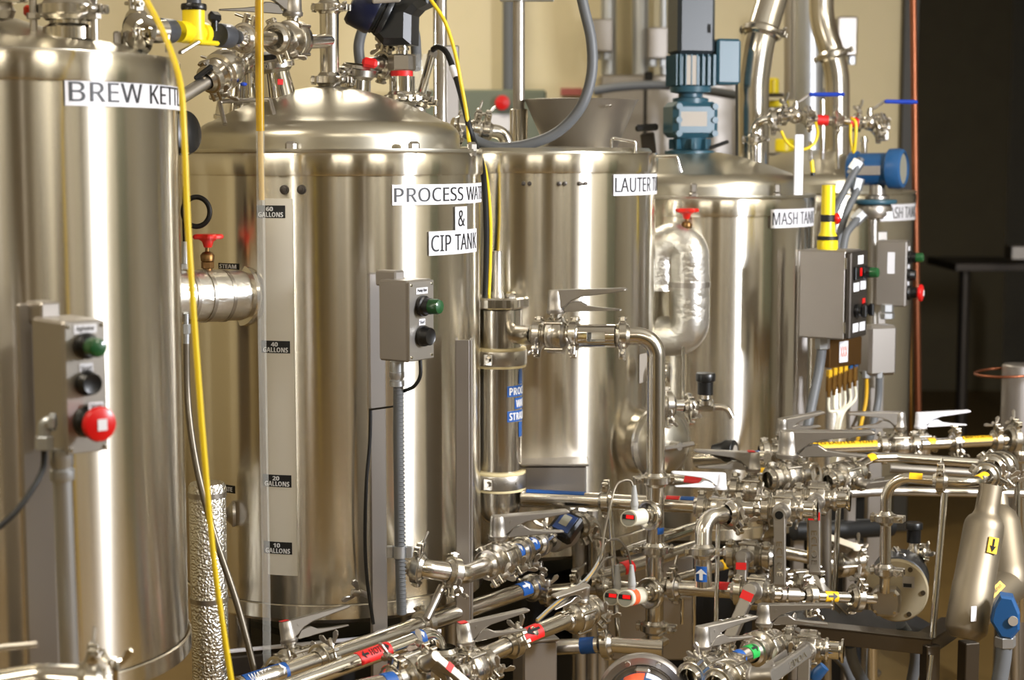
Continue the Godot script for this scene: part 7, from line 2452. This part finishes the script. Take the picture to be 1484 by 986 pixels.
func upper_lines() -> void:
	var t := pipe("long level steel pipe with yellow MASH TO LAUTER strip before the last tanks", [[1128, 652, 4.22], [1300, 646, 4.27], [1462, 638, 4.33]], 0.0140, 0.05, M.polished_steel)
	wrap_label(t, P(1143, 651.5, 4.224), P(1270, 647, 4.26), 0.0142, Vector3(0, 1, 0.5), M.yellow_label, "MASH TO LAUTER TUN", M.letter_black, 1.9, 0.009)
	wrap_label(t, P(1344, 644, 4.286), P(1354, 643.5, 4.29), 0.0142, Vector3(0, 1, 0.5), M.yellow_label, "", null, 1.9)
	wrap_label(t, P(1394, 641.5, 4.305), P(1438, 639.5, 4.32), 0.0142, Vector3(0, 1, 0.5), M.yellow_label, "MASH TO LAUTER", M.letter_black, 1.9, 0.009)
	ring_clamp(t, P(1385, 642, 4.30), Vector3(1, 0.02, -0.05), 0.0142, Vector3(0.2, -1, 0.5), 0.4)
	ring_clamp(t, P(1384, 642, 4.30), Vector3(1, 0.02, -0.05), 0.0142, Vector3(0.1, 1, 0.2), 0.4, false)
	ring_clamp(t, P(1444, 639, 4.322), Vector3(1, 0.02, -0.05), 0.0150, Vector3(-0.2, 1, 0.4), 1.0)
	valve("valve with tan lever pointing left on the yellow-striped pipe", P(1303, 646, 4.27), Vector3(1, 0.02, -0.05), Vector3(0, 1, 0.05), Vector3(-1, 0.06, 0.1), 0.0145, Vector3(0.2, -1, 0.6), {"size": 0.86})
	valve("valve with white lever pointing right on the yellow-striped pipe", P(1334, 645, 4.33), Vector3(1, 0.02, -0.05), Vector3(0, 1, 0.0), Vector3(1, 0.14, 0.0), 0.0145, Vector3(0.2, -1, 0.6), {"size": 0.80, "metal": "white_rail", "clamps": false})
	valve("valve at the left end of the yellow-striped pipe, lever up to the right", P(1133, 655, 4.20), Vector3(1, 0.02, -0.05), Vector3(0, 1, 0.1), Vector3(1, 0.30, -0.5), 0.0150, Vector3(0.2, -1, 0.6), {"size": 0.80})
	valve("valve with a long grey lever lying right, left of the yellow-striped pipe", P(1140, 692, 3.90), Vector3(0.8, 0, -0.5), Vector3(-0.12, 1, 0.1), Vector3(1, 0.12, 0.1), 0.0175, Vector3(0.2, -1, 0.3), {"size": 1.25})
	t = pipe("level steel pipe with yellow and blue tags left of the yellow-striped pipe", [[1010, 668, 4.25], [1112, 664, 4.12]], 0.0175, 0.05, M.polished_steel)
	wrap_label(t, P(1085, 665, 4.15), P(1100, 664.5, 4.135), 0.0177, Vector3(0, 1, 0.3), M.blue_label, "", null, 2.0)
	t = pipe("steel pipe with yellow tags running right below the long grey lever", [[1098, 686, 4.10], [1190, 696, 4.00]], 0.0135, 0.05, M.polished_steel)
	wrap_label(t, P(1104, 686.6, 4.094), P(1120, 688.4, 4.076), 0.0137, Vector3(0, 1, 0.3), M.yellow_label, "", null, 2.0)
	wrap_label(t, P(1134, 690, 4.06), P(1144, 691, 4.05), 0.0137, Vector3(0, 1, 0.3), M.yellow_label, "", null, 2.0)
	ring_clamp(t, P(1156, 692, 4.037), Vector3(1, 0, 0.3), 0.0140, Vector3(0.1, 1, 0.3), 0.2)
	# gauge
	t = thing("pressure_gauge", "small black gauge with a grey face among the levers right of the manway", "gauge", P(1058, 655, 4.12))
	var g := Geo.new()
	var n := Vector3(1, 0.05, 0.55).normalized()
	g.lathe([Vector2(0, -0.045), Vector2(0.014, -0.045), Vector2(0.022, -0.02), Vector2(0.0275, -0.012), Vector2(0.0275, 0.010), Vector2(0.024, 0.013), Vector2(0, 0.013)], Transform3D(Geo.basis_y(n), P(1058, 654, 4.12)), 32)
	part(g, "case", M.black_plastic, t)
	g = Geo.new()
	g.lathe([Vector2(0, 0.013), Vector2(0.015, 0.013), Vector2(0.015, 0.0138), Vector2(0, 0.0138)], Transform3D(Geo.basis_y(n), P(1058, 654, 4.12)), 24)
	part(g, "face", M.plaque, t)
	# run of parallel lines below
	t = pipe("upper of the level pipes running right to the double clamp", [[1222, 690, 3.86], [1262, 664, 4.04], [1300, 663, 4.05], [1440, 673, 4.02]], 0.0115, 0.04, M.polished_steel)
	wrap_label(t, P(1255, 668, 4.01), P(1263, 665, 4.04), 0.0117, Vector3(-0.3, 0.6, 1), M.yellow_label, "", null, 2.0)
	pipe("second level pipe, just below the upper one", [[1290, 679, 4.14], [1470, 690, 4.11], [1471, 1150, 4.11]], 0.0115, 0.04, M.satin_steel)
	pipe("lowest level pipe reaching the right edge", [[1215, 716, 3.98], [1290, 712, 4.02], [1500, 716, 4.05]], 0.0110, 0.04, M.satin_steel)
	valve("valve without a raised lever at the corner left of the level pipes", P(1225, 690, 3.88), Vector3(0.8, 0.1, -0.6), Vector3(-0.2, -0.2, 1), Vector3(1, -0.15, 0.2), 0.0135, Vector3(0.3, -1, 0.5), {"size": 0.55})
	t = thing("ferrule_stack", "stack of open clamp ferrules left of the level pipes", "fitting", P(1205, 690, 3.95))
	for k in 3:
		g = Geo.new()
		var c := P(1163 + 9 * k, 683 + 2.0 * k, 3.99 - 0.02 * k)
		g.lathe([Vector2(0.0165, -0.004), Vector2(0.026, -0.004), Vector2(0.027, 0.0), Vector2(0.026, 0.004), Vector2(0.0165, 0.004), Vector2(0.0165, -0.004)], Transform3D(Geo.basis_y(Vector3(0.8, 0.15, 0.6)), c), 28)
		part(g, "ferrule", M.polished_steel, t)
	# front line with the bend down into the pump
	t = pipe("bent steel pipe with yellow tags dropping into the product pump", [[1282, 858, 3.70], [1283, 830, 3.69], [1284, 691, 3.70], [1415, 701, 3.64], [1438, 684, 3.78]], 0.0118, 0.05, M.polished_steel, "bend_pipe")
	wrap_label(t, P(1318, 693.5, 3.684), P(1337, 695, 3.675), 0.0120, Vector3(0, 1, 0.4), M.yellow_label, "", null, 2.2)
	wrap_label(t, P(1419, 698, 3.66), P(1427, 692, 3.71), 0.0120, Vector3(-0.3, 1, 0.6), M.yellow_label, "", null, 2.0)
	ring_clamp(t, P(1283, 752, 3.69), Vector3.UP, 0.0122, Vector3(1, 0, 0.5), 0.3, false)
	ring_clamp(t, P(1282, 829, 3.68), Vector3.UP, 0.0122, Vector3(1, 0, 0.5), 0.3, false)
	ring_clamp(t, P(1363, 697, 3.665), Vector3(1, 0, 0.1), 0.0122, Vector3(0, 1, 0.6), 0.3, false)
	ring_clamp(t, P(1430, 690, 3.73), Vector3(0.4, 0.1, -1), 0.0185, Vector3(1, -0.5, 0.4), 0.3)
	t = thing("double_clamp", "pair of large ring clamps where the level pipes meet at the right", "clamp", P(1440, 680, 3.85))
	for k in 2:
		ring_clamp(t, P(1440 + 12 * k, 680 - 4 * k, 3.86 + 0.07 * k), Vector3(0.7, 0.1, -1), 0.0255, Vector3(0.6, -1, 0.8), 0.3 + k)
	t = pipe("steel bend at the right end of the yellow-striped pipe going down", [[1455, 638, 4.33], [1478, 637, 4.34], [1479, 900, 4.34]], 0.0155, 0.04, M.polished_steel, "bend_pipe")
	ring_clamp(t, P(1468, 637, 4.335), Vector3.RIGHT, 0.0260, Vector3(-0.5, 1, 0.4), 0.3)
	ring_clamp(t, P(1479, 662, 4.34), Vector3.UP, 0.018, Vector3(1, 0, 0.4), 0.3, false)


func product_pump() -> void:
	var t := thing("product_pump", "pump with round tan backplate, grey square head and dark motor", "pump", P(1305, 895, 3.75))
	var ax := Vector3(-0.28, 0.04, 1).normalized()
	var b := Geo.basis_y(ax, Vector3.UP)
	var c := P(1299, 857, 3.76)
	var g := Geo.new()
	g.lathe([Vector2(0, -0.02), Vector2(0.066, -0.02), Vector2(0.070, -0.016), Vector2(0.070, -0.004), Vector2(0.067, 0.0), Vector2(0, 0.0)], Transform3D(b, c), 48)
	var bp := part(g, "backplate", M.cast_tan, t)
	for k in 6:
		g = Geo.new()
		var d := b.x * sin(TAU * (k + 0.5) / 6) + b.z * cos(TAU * (k + 0.5) / 6)
		g.rod(c + d * 0.058, c + d * 0.058 + ax * 0.003, 0.0055, 14)
		part(g, "bolt", M.skid_steel, bp)
	var side := Vector3.UP.cross(ax).normalized()
	var hb := Basis(side, Vector3.UP, ax)
	g = Geo.new()
	g.box(Transform3D(hb, c + ax * 0.001 + side * 0.026 + Vector3(0, 0.022, 0)), Vector3(0.026, 0.026, 0.002))
	part(g, "data_plate", M.plaque, bp)
	g = Geo.new()
	g.box(Transform3D(hb, c + ax * 0.0025 + side * 0.024 + Vector3(0, 0.015, 0)), Vector3(0.018, 0.008, 0.001))
	part(g, "black_mark", M.black_label, bp)
	g = Geo.new()
	var hd := c + ax * 0.030 - side * 0.022 - Vector3(0, 0.017, 0)
	var poly: Array = []
	for q: Vector2 in [Vector2(-0.026, -0.014), Vector2(-0.014, -0.027), Vector2(0.018, -0.027), Vector2(0.028, -0.018), Vector2(0.030, 0.0), Vector2(0.028, 0.018), Vector2(0.020, 0.027), Vector2(-0.016, 0.027), Vector2(-0.026, 0.016)]:
		poly.append(q * 1.15)
	g.extrude(poly, 0.052, Transform3D(hb, hd), 0.005)
	var head := part(g, "head", M.satin_steel, t)
	for q: Array in [[-0.02, 0.02], [0.022, 0.02], [-0.02, -0.02], [0.022, -0.02]]:
		g = Geo.new()
		g.rod(hd + ax * 0.026 + side * q[0] + Vector3(0, q[1], 0), hd + ax * 0.029 + side * q[0] + Vector3(0, q[1], 0), 0.0035, 10)
		part(g, "screw", M.bright_steel, head)
	g = Geo.new()
	g.lathe([Vector2(0, -0.02), Vector2(0.050, -0.02), Vector2(0.060, -0.05), Vector2(0.066, -0.055), Vector2(0.066, -0.16), Vector2(0.058, -0.175), Vector2(0, -0.175)].map(func(q): return Vector2(q.x, q.y)), Transform3D(b, c), 40)
	part(g, "motor", M.motor_black, t)
	# inlet with the yellow arrow
	t = pipe("level inlet pipe with a yellow arrow label left of the product pump", [[1120, 862, 3.60], [1268, 868, 3.68]], 0.0115, 0.03, M.polished_steel)
	ring_clamp(t, P(1173, 864, 3.63), Vector3(1, 0, -0.1), 0.0160, Vector3(0, -1, 0.4), 0.3)
	ring_clamp(t, P(1241, 867, 3.665), Vector3(1, 0, -0.1), 0.0190, Vector3(0, 1, 0.5), 0.3)
	wrap_label(t, P(1194, 865, 3.64), P(1212, 866, 3.65), 0.0117, Vector3(0, 0.35, 1), M.yellow_label, ">", M.letter_black, 2.2, 0.024)
	var g2 := Geo.new()
	g2.rod(P(1130, 862, 3.605), P(1156, 863, 3.62), 0.0150, 20)
	part(g2, "sleeve", M.satin_steel, t)
	for x: float in [1156.0, 1207.0]:
		g2 = Geo.new()
		g2.rod(P(x, 870, 3.63), P(x, 884, 3.63), 0.004, 10)
		part(g2, "stud", M.bright_steel, t)
	# sampling tap on top of the pump
	t = thing("pump_tap", "black-knobbed tap with small clamps behind the product pump", "tap", P(1324, 800, 3.92))
	g = Geo.new()
	var o := P(1324, 790, 3.92)
	g.lathe([Vector2(0, 0.006), Vector2(0.016, 0.006), Vector2(0.016, 0.036), Vector2(0.020, 0.038), Vector2(0.020, 0.050), Vector2(0.018, 0.053), Vector2(0, 0.053)], Transform3D(Basis(), o), 24)
	part(g, "black_knob", M.black_plastic, t)
	g = Geo.new()
	g.lathe([Vector2(0, -0.03), Vector2(0.014, -0.03), Vector2(0.016, -0.014), Vector2(0.010, -0.004), Vector2(0.010, 0.008), Vector2(0, 0.008)], Transform3D(Basis(), o), 20)
	g.tube(WS([[1296, 812, 3.90], [1324, 797, 3.92], [1345, 806, 3.92]]), 0.007, 12)
	part(g, "body", M.polished_steel, t)
	ring_clamp(t, P(1303, 808, 3.90), Vector3(1, 0.4, 0), 0.0085, Vector3(0, -0.5, 1), 0.3)
	ring_clamp(t, P(1338, 803, 3.92), Vector3(1, -0.3, 0), 0.0085, Vector3(0, -0.5, 1), 0.3)
	# dark blocks placed to darken the gaps between the pipes behind
	for q: Array in [["plain dark block low behind the hanging levers", 1085.0, 1190.0, 742.0, 6.2], ["plain dark block low behind the product pump's inlet pipe", 1195.0, 1262.0, 790.0, 5.05]]:
		g = Geo.new()
		var l0 := P(q[1], q[3], q[4])
		var r0 := P(q[2], q[3], q[4])
		g.box(Transform3D(Basis(), Vector3((l0.x + r0.x) / 2, l0.y / 2, -q[4] - 0.12)), Vector3(r0.x - l0.x, l0.y, 0.24), 0.02)
		for k in 5:
			g.box(Transform3D(Basis(), Vector3(lerpf(l0.x, r0.x, (k + 0.5) / 5.0), l0.y * 0.6, -q[4] + 0.004)), Vector3(0.012, l0.y * 0.6, 0.014), 0.002)
		tag(part(g, "dark_block", M.motor_black), q[0], "machine")
	# plain lines in the shade behind
	pipe("dark hose lying level in the shade behind the hanging levers", [[1150, 770, 4.55], [1220, 768, 4.6], [1290, 764, 4.7]], 0.026, 0.05, M.motor_black, "dark_hose", "hose")
	valve("dim valve behind the yellow arrow pipe", P(1160, 848, 3.95), Vector3(1, 0, -0.3), Vector3(0.1, 0.4, 1), Vector3(0.6, -0.4, 0.3), 0.0165, Vector3(0.3, 1, 0.4), {"size": 0.7})
	valve("dim valve farther back left of the product pump", P(1222, 815, 4.25), Vector3(1, 0, -0.3), Vector3(0.1, 0.8, 1), Vector3(-0.6, 0.5, 0.3), 0.0165, Vector3(0.3, 1, 0.4), {"size": 0.8})
	t = pipe("dim steel pipe sloping back left of the product pump", [[1130, 800, 4.30], [1262, 826, 4.35], [1263, 1110, 4.35]], 0.0165, 0.05, M.polished_steel)
	ring_clamp(t, P(1190, 812, 4.33), Vector3(1, -0.1, 0), 0.0175, Vector3(0, 1, 0.4), 0.3)
	ring_clamp(t, P(1243, 822, 4.345), Vector3(1, -0.1, 0), 0.0175, Vector3(0, 1, 0.4), 0.8)
	pipe("dim upright steel pipe behind the hanging levers", [[1197, 735, 4.15], [1197, 1160, 4.15]], 0.0135, 0.05, M.satin_steel, "upright_pipe")
	pipe("upright steel pipe behind the farther hanging lever", [[1180, 718, 4.10], [1180, 1180, 4.10]], 0.0175, 0.05, M.polished_steel, "upright_pipe")


func mass_meter() -> void:
	# V-shaped meter housing: two fat legs joined at the foot
	var t := thing("mass_flow_meter", "large dull steel V-shaped flow meter body with yellow arrow labels", "meter", P(1420, 940, 3.55))
	var z := 3.56
	var a := P(1431, 700, 3.66)
	var b := P(1428, 752, 3.62)
	var e := P(1400, 912, z)
	var ax := (e - b).normalized()
	var bs := Geo.basis_y(-ax, Vector3.BACK)
	var g := Geo.new()
	var L := e.distance_to(b)
	# left leg: neck, shoulder, barrel, and a mitred foot
	g.lathe([Vector2(0.0, -0.022), Vector2(0.030, -0.020), Vector2(0.0425, -0.006), Vector2(0.0445, 0.0), Vector2(0.0445, L * 0.40), Vector2(0.0432, L * 0.41), Vector2(0.0425, L * 0.90), Vector2(0.0410, L * 0.96), Vector2(0.036, L * 1.0), Vector2(0.029, L * 1.025), Vector2(0.0255, L * 1.06), Vector2(0.0250, L * 1.12), Vector2(0.0250, L * 1.30), Vector2(0.0, L * 1.30)], Transform3D(bs, e), 40, 0, TAU, 0.6)
	var leg := part(g, "inlet_leg", M.blasted_steel, t)
	var e2 := P(1462, 848, 3.72)
	var b2 := P(1450, 745, 3.80)
	var bs2 := Geo.basis_y(b2 - e2, Vector3.BACK)
	var L2 := e2.distance_to(b2)
	g = Geo.new()
	g.lathe([Vector2(0, -0.01), Vector2(0.040, -0.01), Vector2(0.0445, -0.002), Vector2(0.0445, L2 * 0.20), Vector2(0.043, L2 * 0.22), Vector2(0.041, L2 * 0.85), Vector2(0.034, L2 * 1.0), Vector2(0.020, L2 * 1.1), Vector2(0.020, L2 * 1.25), Vector2(0, L2 * 1.25)], Transform3D(bs2, e2), 40, 0, TAU, 0.6)
	part(g, "outlet_leg", M.blasted_steel, t)
	g = Geo.new()
	g.tube(bend([e + Vector3(0, 0.03, 0), e.lerp(e2, 0.5) + Vector3(0, 0.01, 0), e2], 0.05, 6), 0.041, 32)
	part(g, "cross_tube", M.blasted_steel, t)
	# labels
	var n := Vector3(0.15, 0.1, 1).normalized()
	var lc := b.lerp(e, 0.22) + n * 0.0445 + Vector3(0.006, 0, 0)
	var lb := basis_xy(n.cross(ax), -ax)
	g = Geo.new()
	g.box(Transform3D(Basis(-lb.x, lb.y, -lb.z) if lb.z.z < 0 else lb, lc), Vector3(0.022, 0.034, 0.002))
	var l1 := part(g, "yellow_label", M.yellow_label, leg)
	arrow(l1, Transform3D(Basis(ax, n.cross(ax).normalized(), n), lc + n * 0.0022), 0.028, 0.014, M.letter_black)
	g = Geo.new()
	var pc := P(1413, 930 - 6, 3.51) + Vector3(0, 0.03, 0)
	g.box(Transform3D(Basis(Vector3.UP, 0.2), P(1411, 890, 3.514)), Vector3(0.012, 0.032, 0.002))
	part(g, "white_label", M.white_label, leg)
	var mid := e.lerp(e2, 0.5) + Vector3(0, 0.03, 0) + Vector3(0.004, 0.016, 0.042)
	var td := (e2 - e).normalized()
	var tn := Vector3(0.1, 0.55, 0.8).normalized()
	var tb := basis_xy((td - tn * td.dot(tn)).normalized(), tn.cross((td - tn * td.dot(tn)).normalized()))
	g = Geo.new()
	g.box(Transform3D(tb, mid), Vector3(0.048, 0.016, 0.002))
	var l2 := part(g, "yellow_label", M.yellow_label, t)
	letters("CIP IN/OUT", Transform3D(tb, mid + tb.z * 0.0014), 0.007, 0.038, M.letter_black, l2)
	# blue switch box
	t = thing("switch_box", "blue plastic switch box at the right edge below the flow meter", "box", P(1458, 925, 3.50))
	var yaw := -0.25
	var sb := Basis(Vector3.UP, yaw) * Basis(Vector3.BACK, -0.10)
	var c := P(1458, 892, 3.50)
	g = Geo.new()
	g.extrude([Vector2(-0.030, -0.014), Vector2(-0.006, -0.045), Vector2(0.016, -0.045), Vector2(0.030, -0.022), Vector2(0.026, 0.012), Vector2(0.008, 0.044), Vector2(-0.018, 0.044), Vector2(-0.028, 0.016)], 0.042, Transform3D(sb, c), 0.005)
	var bx := part(g, "case", M.switch_blue, t)
	g = Geo.new()
	g.lathe([Vector2(0, 0), Vector2(0.010, 0), Vector2(0.010, 0.005), Vector2(0, 0.005)], Transform3D(Geo.basis_y(sb.z), c + sb * Vector3(0.014, -0.004, 0.021)), 20)
	part(g, "dial", M.plaque, bx)
	t = pipe("grey conduit dropping from the blue switch box to the floor", [[1456, 922, 3.50], [1454, 955, 3.50], [1446, 1000, 3.50]], 0.0165, 0.05, M.grey_conduit, "conduit", "conduit", "", true)
	g = Geo.new()
	g.hexrod(P(1457, 938, 3.50), P(1457, 922, 3.50), 0.022)
	part(g, "gland", M.galvanised, t)


func skid() -> void:
	var t := thing("pump_skid", "angle-steel skid frame carrying the pump, with a corner leg", "frame", P(1350, 980, 3.6))
	var a := P(1090, 898, 3.72)
	var b := P(1350, 926, 3.58)
	var c := P(1392, 898, 3.78)
	var m: Material = M.skid_steel
	var beam := func(p: Vector3, q: Vector3, h: float) -> void:
		var g := Geo.new()
		var d := (q - p).normalized()
		var n := d.cross(Vector3.UP).normalized()
		var bs := Basis(d, Vector3.UP, n.normalized() if n.z > 0 else -n)
		bs = basis_xy(d, Vector3.UP)
		g.box(Transform3D(bs, (p + q) / 2 - Vector3(0, h / 2, 0)), Vector3(p.distance_to(q), h, 0.006), 0.001)
		g.box(Transform3D(bs, (p + q) / 2 + bs.z * -0.020 - Vector3(0, 0.003, 0)), Vector3(p.distance_to(q), 0.006, 0.046), 0.001)
		part(g, "beam", m, t)
	beam.call(a, b, 0.036)
	beam.call(b, c, 0.036)
	for q: Array in [[1348.0, 934.0, 3.585, 0.020], [1404.0, 930.0, 3.74, 0.022], [1105.0, 905.0, 3.73, 0.016]]:
		var g := Geo.new()
		var p := P(q[0], q[1], q[2])
		g.box(Transform3D(Basis(Vector3.UP, 0.3), Vector3(p.x, p.y / 2, p.z)), Vector3(q[3] * 1.6, p.y, q[3] * 1.6), 0.002)
		part(g, "leg", M.skid_steel, t)
	var g2 := Geo.new()
	var tr := [P(1100, 886, 3.80), P(1370, 896, 3.90), P(1355, 880, 4.15), P(1110, 872, 4.05)]
	g2.box(Transform3D(basis_xy(tr[1] - tr[0], Vector3.UP), (tr[0] + tr[1] + tr[2] + tr[3]) / 4 - Vector3(0, 0.03, 0)), Vector3(0.40, 0.006, 0.22), 0.001)
	part(g2, "tray", M.motor_black, t)  # its black stands for the dark under the pump
	pipe("slanting bright support rod in front of the product pump's motor", [[1369, 715, 3.60], [1351, 924, 3.56]], 0.0075, 0.02, M.bright_steel, "support_rod", "rod")
	var tc := pipe("upright bright support rod near the right edge behind the flow meter", [[1474, 690, 3.98], [1474, 870, 3.96]], 0.0075, 0.02, M.bright_steel, "support_rod", "rod")
	pipe("slanting bright support rod cut by the bottom edge, right", [[1350, 950, 3.56], [1343, 1010, 3.54]], 0.0050, 0.02, M.bright_steel, "support_rod", "rod")
	# hoses on the floor
	cable("grey hose curving on the floor under the skid, left", [[1232, 935, 3.95], [1235, 955, 3.97], [1245, 978, 4.0], [1262, 1005, 4.0]], 0.0135, M.grey_conduit, "floor_hose", "hose")
	cable("grey hose hanging below the product pump", [[1305, 905, 3.92], [1322, 930, 3.95], [1327, 955, 3.97], [1318, 1005, 4.0]], 0.0135, M.grey_conduit, "floor_hose", "hose")
	cable("dim grey hose crossing the floor behind the hanging lever", [[1205, 945, 4.3], [1225, 965, 4.35], [1240, 1000, 4.35]], 0.0135, M.grey_conduit, "floor_hose", "hose")


func backdrop() -> void:
	# low switchgear cabinet along the back wall
	var t := thing("switchgear", "long grey-green switchgear cabinet against the back wall", "cabinet", P(680, 190, 7.3))
	var a := P(575, 130, 7.25)
	var b := P(792, 130, 7.25)
	var g := Geo.new()
	g.box(Transform3D(Basis(), Vector3((a.x + b.x) / 2, a.y / 2, -7.36)), Vector3(b.x - a.x, a.y, 0.24), 0.01)
	part(g, "case", M.cabinet_green, t)
	g = Geo.new()
	g.lathe([Vector2(0, 0), Vector2(0.026, 0), Vector2(0.03, 0.01), Vector2(0.03, 0.03), Vector2(0, 0.034)], Transform3D(Geo.basis_y(Vector3.BACK), P(728, 149, 7.23)), 24)
	part(g, "red_knob", M.red_plastic, t)
	g = Geo.new()
	g.box(Transform3D(Basis(), P(722, 178, 7.23)), Vector3(0.10, 0.07, 0.006))
	part(g, "notice", M.white_label, t)
	t = thing("switchgear", "tall grey switchgear cabinet behind the funnel with a dark gap", "cabinet", P(940, 200, 7.2))
	a = P(870, 108, 7.2)
	b = P(1075, 108, 7.2)
	g = Geo.new()
	g.box(Transform3D(Basis(), Vector3((a.x + b.x) / 2, a.y / 2, -7.33)), Vector3(b.x - a.x, a.y, 0.26), 0.01)
	part(g, "case", M.sheet_steel, t)
	g = Geo.new()
	g.box(Transform3D(Basis(), Vector3(P(935, 150, 7.2).x, a.y / 2, -7.198)), Vector3(0.012, a.y - 0.05, 0.006))
	part(g, "door_gap", M.dark_hole, t)
	g = Geo.new()
	var o := P(940, 110, 7.19)
	g.box(Transform3D(Basis(), o), Vector3(0.035, 0.035, 0.02), 0.004)
	part(g, "latch", M.black_plastic, t)
	g = Geo.new()
	g.box(Transform3D(Basis(), P(828, 133, 7.49)), Vector3(0.09, 0.03, 0.02))
	tag(part(g, "sign", M.faded_red), "faded red sign on the wall behind the funnel", "sign")
	# wall boxes and conduits
	for q: Array in [["grey box on the wall conduit behind the hose loop", 871.0, 28.0, 76.0, 0.10], ["grey box on the wall conduit left of the gear motor", 953.0, 40.0, 86.0, 0.085], ["grey box on the wall right of the vapour pipes", 1226.0, 25.0, 82.0, 0.075]]:
		var z := 7.3 if q[1] < 1200.0 else 6.6
		t = thing("wall_box", q[0], "box", P(q[1], q[3], z))
		var p := P(q[1], q[2], z)
		var r := P(q[1], q[3], z)
		g = Geo.new()
		g.box(Transform3D(Basis(), Vector3(p.x, (p.y + r.y) / 2, p.z)), Vector3(q[4], p.y - r.y, 0.08), 0.006)
		part(g, "case", M.sheet_steel, t)
		g = Geo.new()
		g.hexrod(Vector3(p.x - 0.02, r.y - 0.03, p.z), Vector3(p.x - 0.02, r.y, p.z), 0.02)
		g.hexrod(Vector3(p.x + 0.025, r.y - 0.03, p.z), Vector3(p.x + 0.025, r.y, p.z), 0.016)
		part(g, "gland", M.galvanised, t)
	for q: Array in [["pale conduit pipe on the back wall, leftmost of three", 882.0, 0.033, 7.36], ["pale conduit pipe on the back wall, middle of three", 928.0, 0.035, 7.36], ["slim conduit pipe on the back wall, rightmost of three", 962.0, 0.016, 7.36]]:
		pipe(q[0], [[q[1], 108, q[3]], [q[1], -60, q[3]]], q[2], 0.05, M.galvanised, "wall_conduit", "conduit")
	cable("dark grey conduit running level behind the gear motor", [[860, 132, 6.6], [900, 126, 6.6], [970, 124, 6.6], [1066, 138, 6.6]], 0.017, M.grey_conduit, "wall_conduit", "conduit")
	pipe("slim grey conduit dropping behind the left of the funnel post", [[738, 140, 7.4], [738, -60, 7.4]], 0.028, 0.05, M.grey_conduit, "wall_conduit", "conduit")
	# yellow and teal things seen between the vapour pipes
	for q: Array in [["yellow block between the vapour pipes, upper", 1119.0, 126.0, 0.035, 0.045, "yellow_plastic"], ["yellow drum shape between the vapour pipes, lower", 1128.0, 151.0, 0.055, 0.020, "yellow_plastic"], ["teal motor end glimpsed behind the manifold", 1172.0, 195.0, 0.06, 0.12, "teal_paint"], ["yellow bucket glimpsed low behind the manifold", 1137.0, 211.0, 0.050, 0.035, "yellow_plastic"]]:
		g = Geo.new()
		g.rod(P(q[1], q[2], 6.3) - Vector3(0, q[4] * 0.7, 0), P(q[1], q[2], 6.3) + Vector3(0, q[4] * 0.7, 0), q[3] * 0.7, 20, 0.006)
		tag(part(g, {"yellow_plastic": "yellow_can", "teal_paint": "motor_end"}[q[5]], M[q[5]]), q[0], "machine" if q[5] == "teal_paint" else "container")
	t = thing("steel_rack", "steel rack behind the vapour pipes holding yellow cans", "rack", P(1145, 300, 6.3))
	var rk := P(1147, 126, 6.36)
	for yy: float in [136.0, 156.0, 222.0]:
		g = Geo.new()
		g.box(Transform3D(Basis(), Vector3(rk.x, P(1147, yy, 6.3).y - 0.004, -6.33)), Vector3(0.26, 0.008, 0.22), 0.001)
		part(g, "shelf", M.dark_steel, t)
	for sx: float in [-0.13, 0.13]:
		g = Geo.new()
		g.box(Transform3D(Basis(), Vector3(rk.x + sx, P(1147, 126, 6.3).y / 2, -6.44)), Vector3(0.02, P(1147, 126, 6.3).y, 0.02), 0.001)
		part(g, "rack_post", M.dark_steel, t)
	# jamb of the dark opening
	g = Geo.new()
	var j := P(1310, 0, 7.45)
	g.box(Transform3D(Basis(), Vector3(1.705, 1.7, -7.58)), Vector3(0.07, 3.4, 0.24), 0.006)
	structure(g, "trim_1", M.dark_trim)
	# dim things in the store behind
	t = thing("work_table", "dim work table standing in the dark store at the right", "table", P(1440, 600, 8.6))
	g = Geo.new()
	var tp := P(1450, 382, 8.6)
	g.box(Transform3D(Basis(), Vector3(tp.x + 0.15, tp.y - 0.02, tp.z - 0.3)), Vector3(0.75, 0.04, 0.6), 0.004)
	part(g, "top", M.dark_steel, t)
	for s: float in [-0.15, 0.5]:
		g = Geo.new()
		g.rod(Vector3(tp.x + s, 0, tp.z - 0.1), Vector3(tp.x + s, tp.y - 0.04, tp.z - 0.1), 0.03, 12)
		part(g, "leg", M.dark_steel, t)
	g = Geo.new()
	g.box(Transform3D(Basis(), P(1475, 366, 8.4)), Vector3(0.10, 0.07, 0.12), 0.006)
	tag(part(g, "parts_bin", M.sheet_steel), "dim grey bin on the work table in the dark store", "bin")
	# steel drum at the right edge with a copper ring
	t = thing("steel_column", "dull steel column at the right edge in front of the dark store", "column", P(1475, 640, 5.0))
	g = Geo.new()
	var s0 := P(1478, 530, 5.0)
	g.lathe([Vector2(0, 0), Vector2(0.05, 0), Vector2(0.05, s0.y), Vector2(0.046, s0.y + 0.004), Vector2(0, s0.y + 0.004)], Transform3D(Basis(), Vector3(s0.x, 0, s0.z)), 32)
	part(g, "drum", M.sheet_steel, t)
	t = thing("copper_ring", "thin copper tube ring at the top of the dull steel column", "ring", P(1455, 540, 5.0))
	g = Geo.new()
	var pts: Array = []
	var rc := P(1462, 540, 4.95)
	for i in 32:
		var an := TAU * i / 32.0
		pts.append(rc + Vector3(sin(an) * 0.095, 0.006 * sin(an), cos(an) * 0.095))
	g.tube(pts, 0.004, 10, false, true)
	part(g, "tube", M.copper, t)
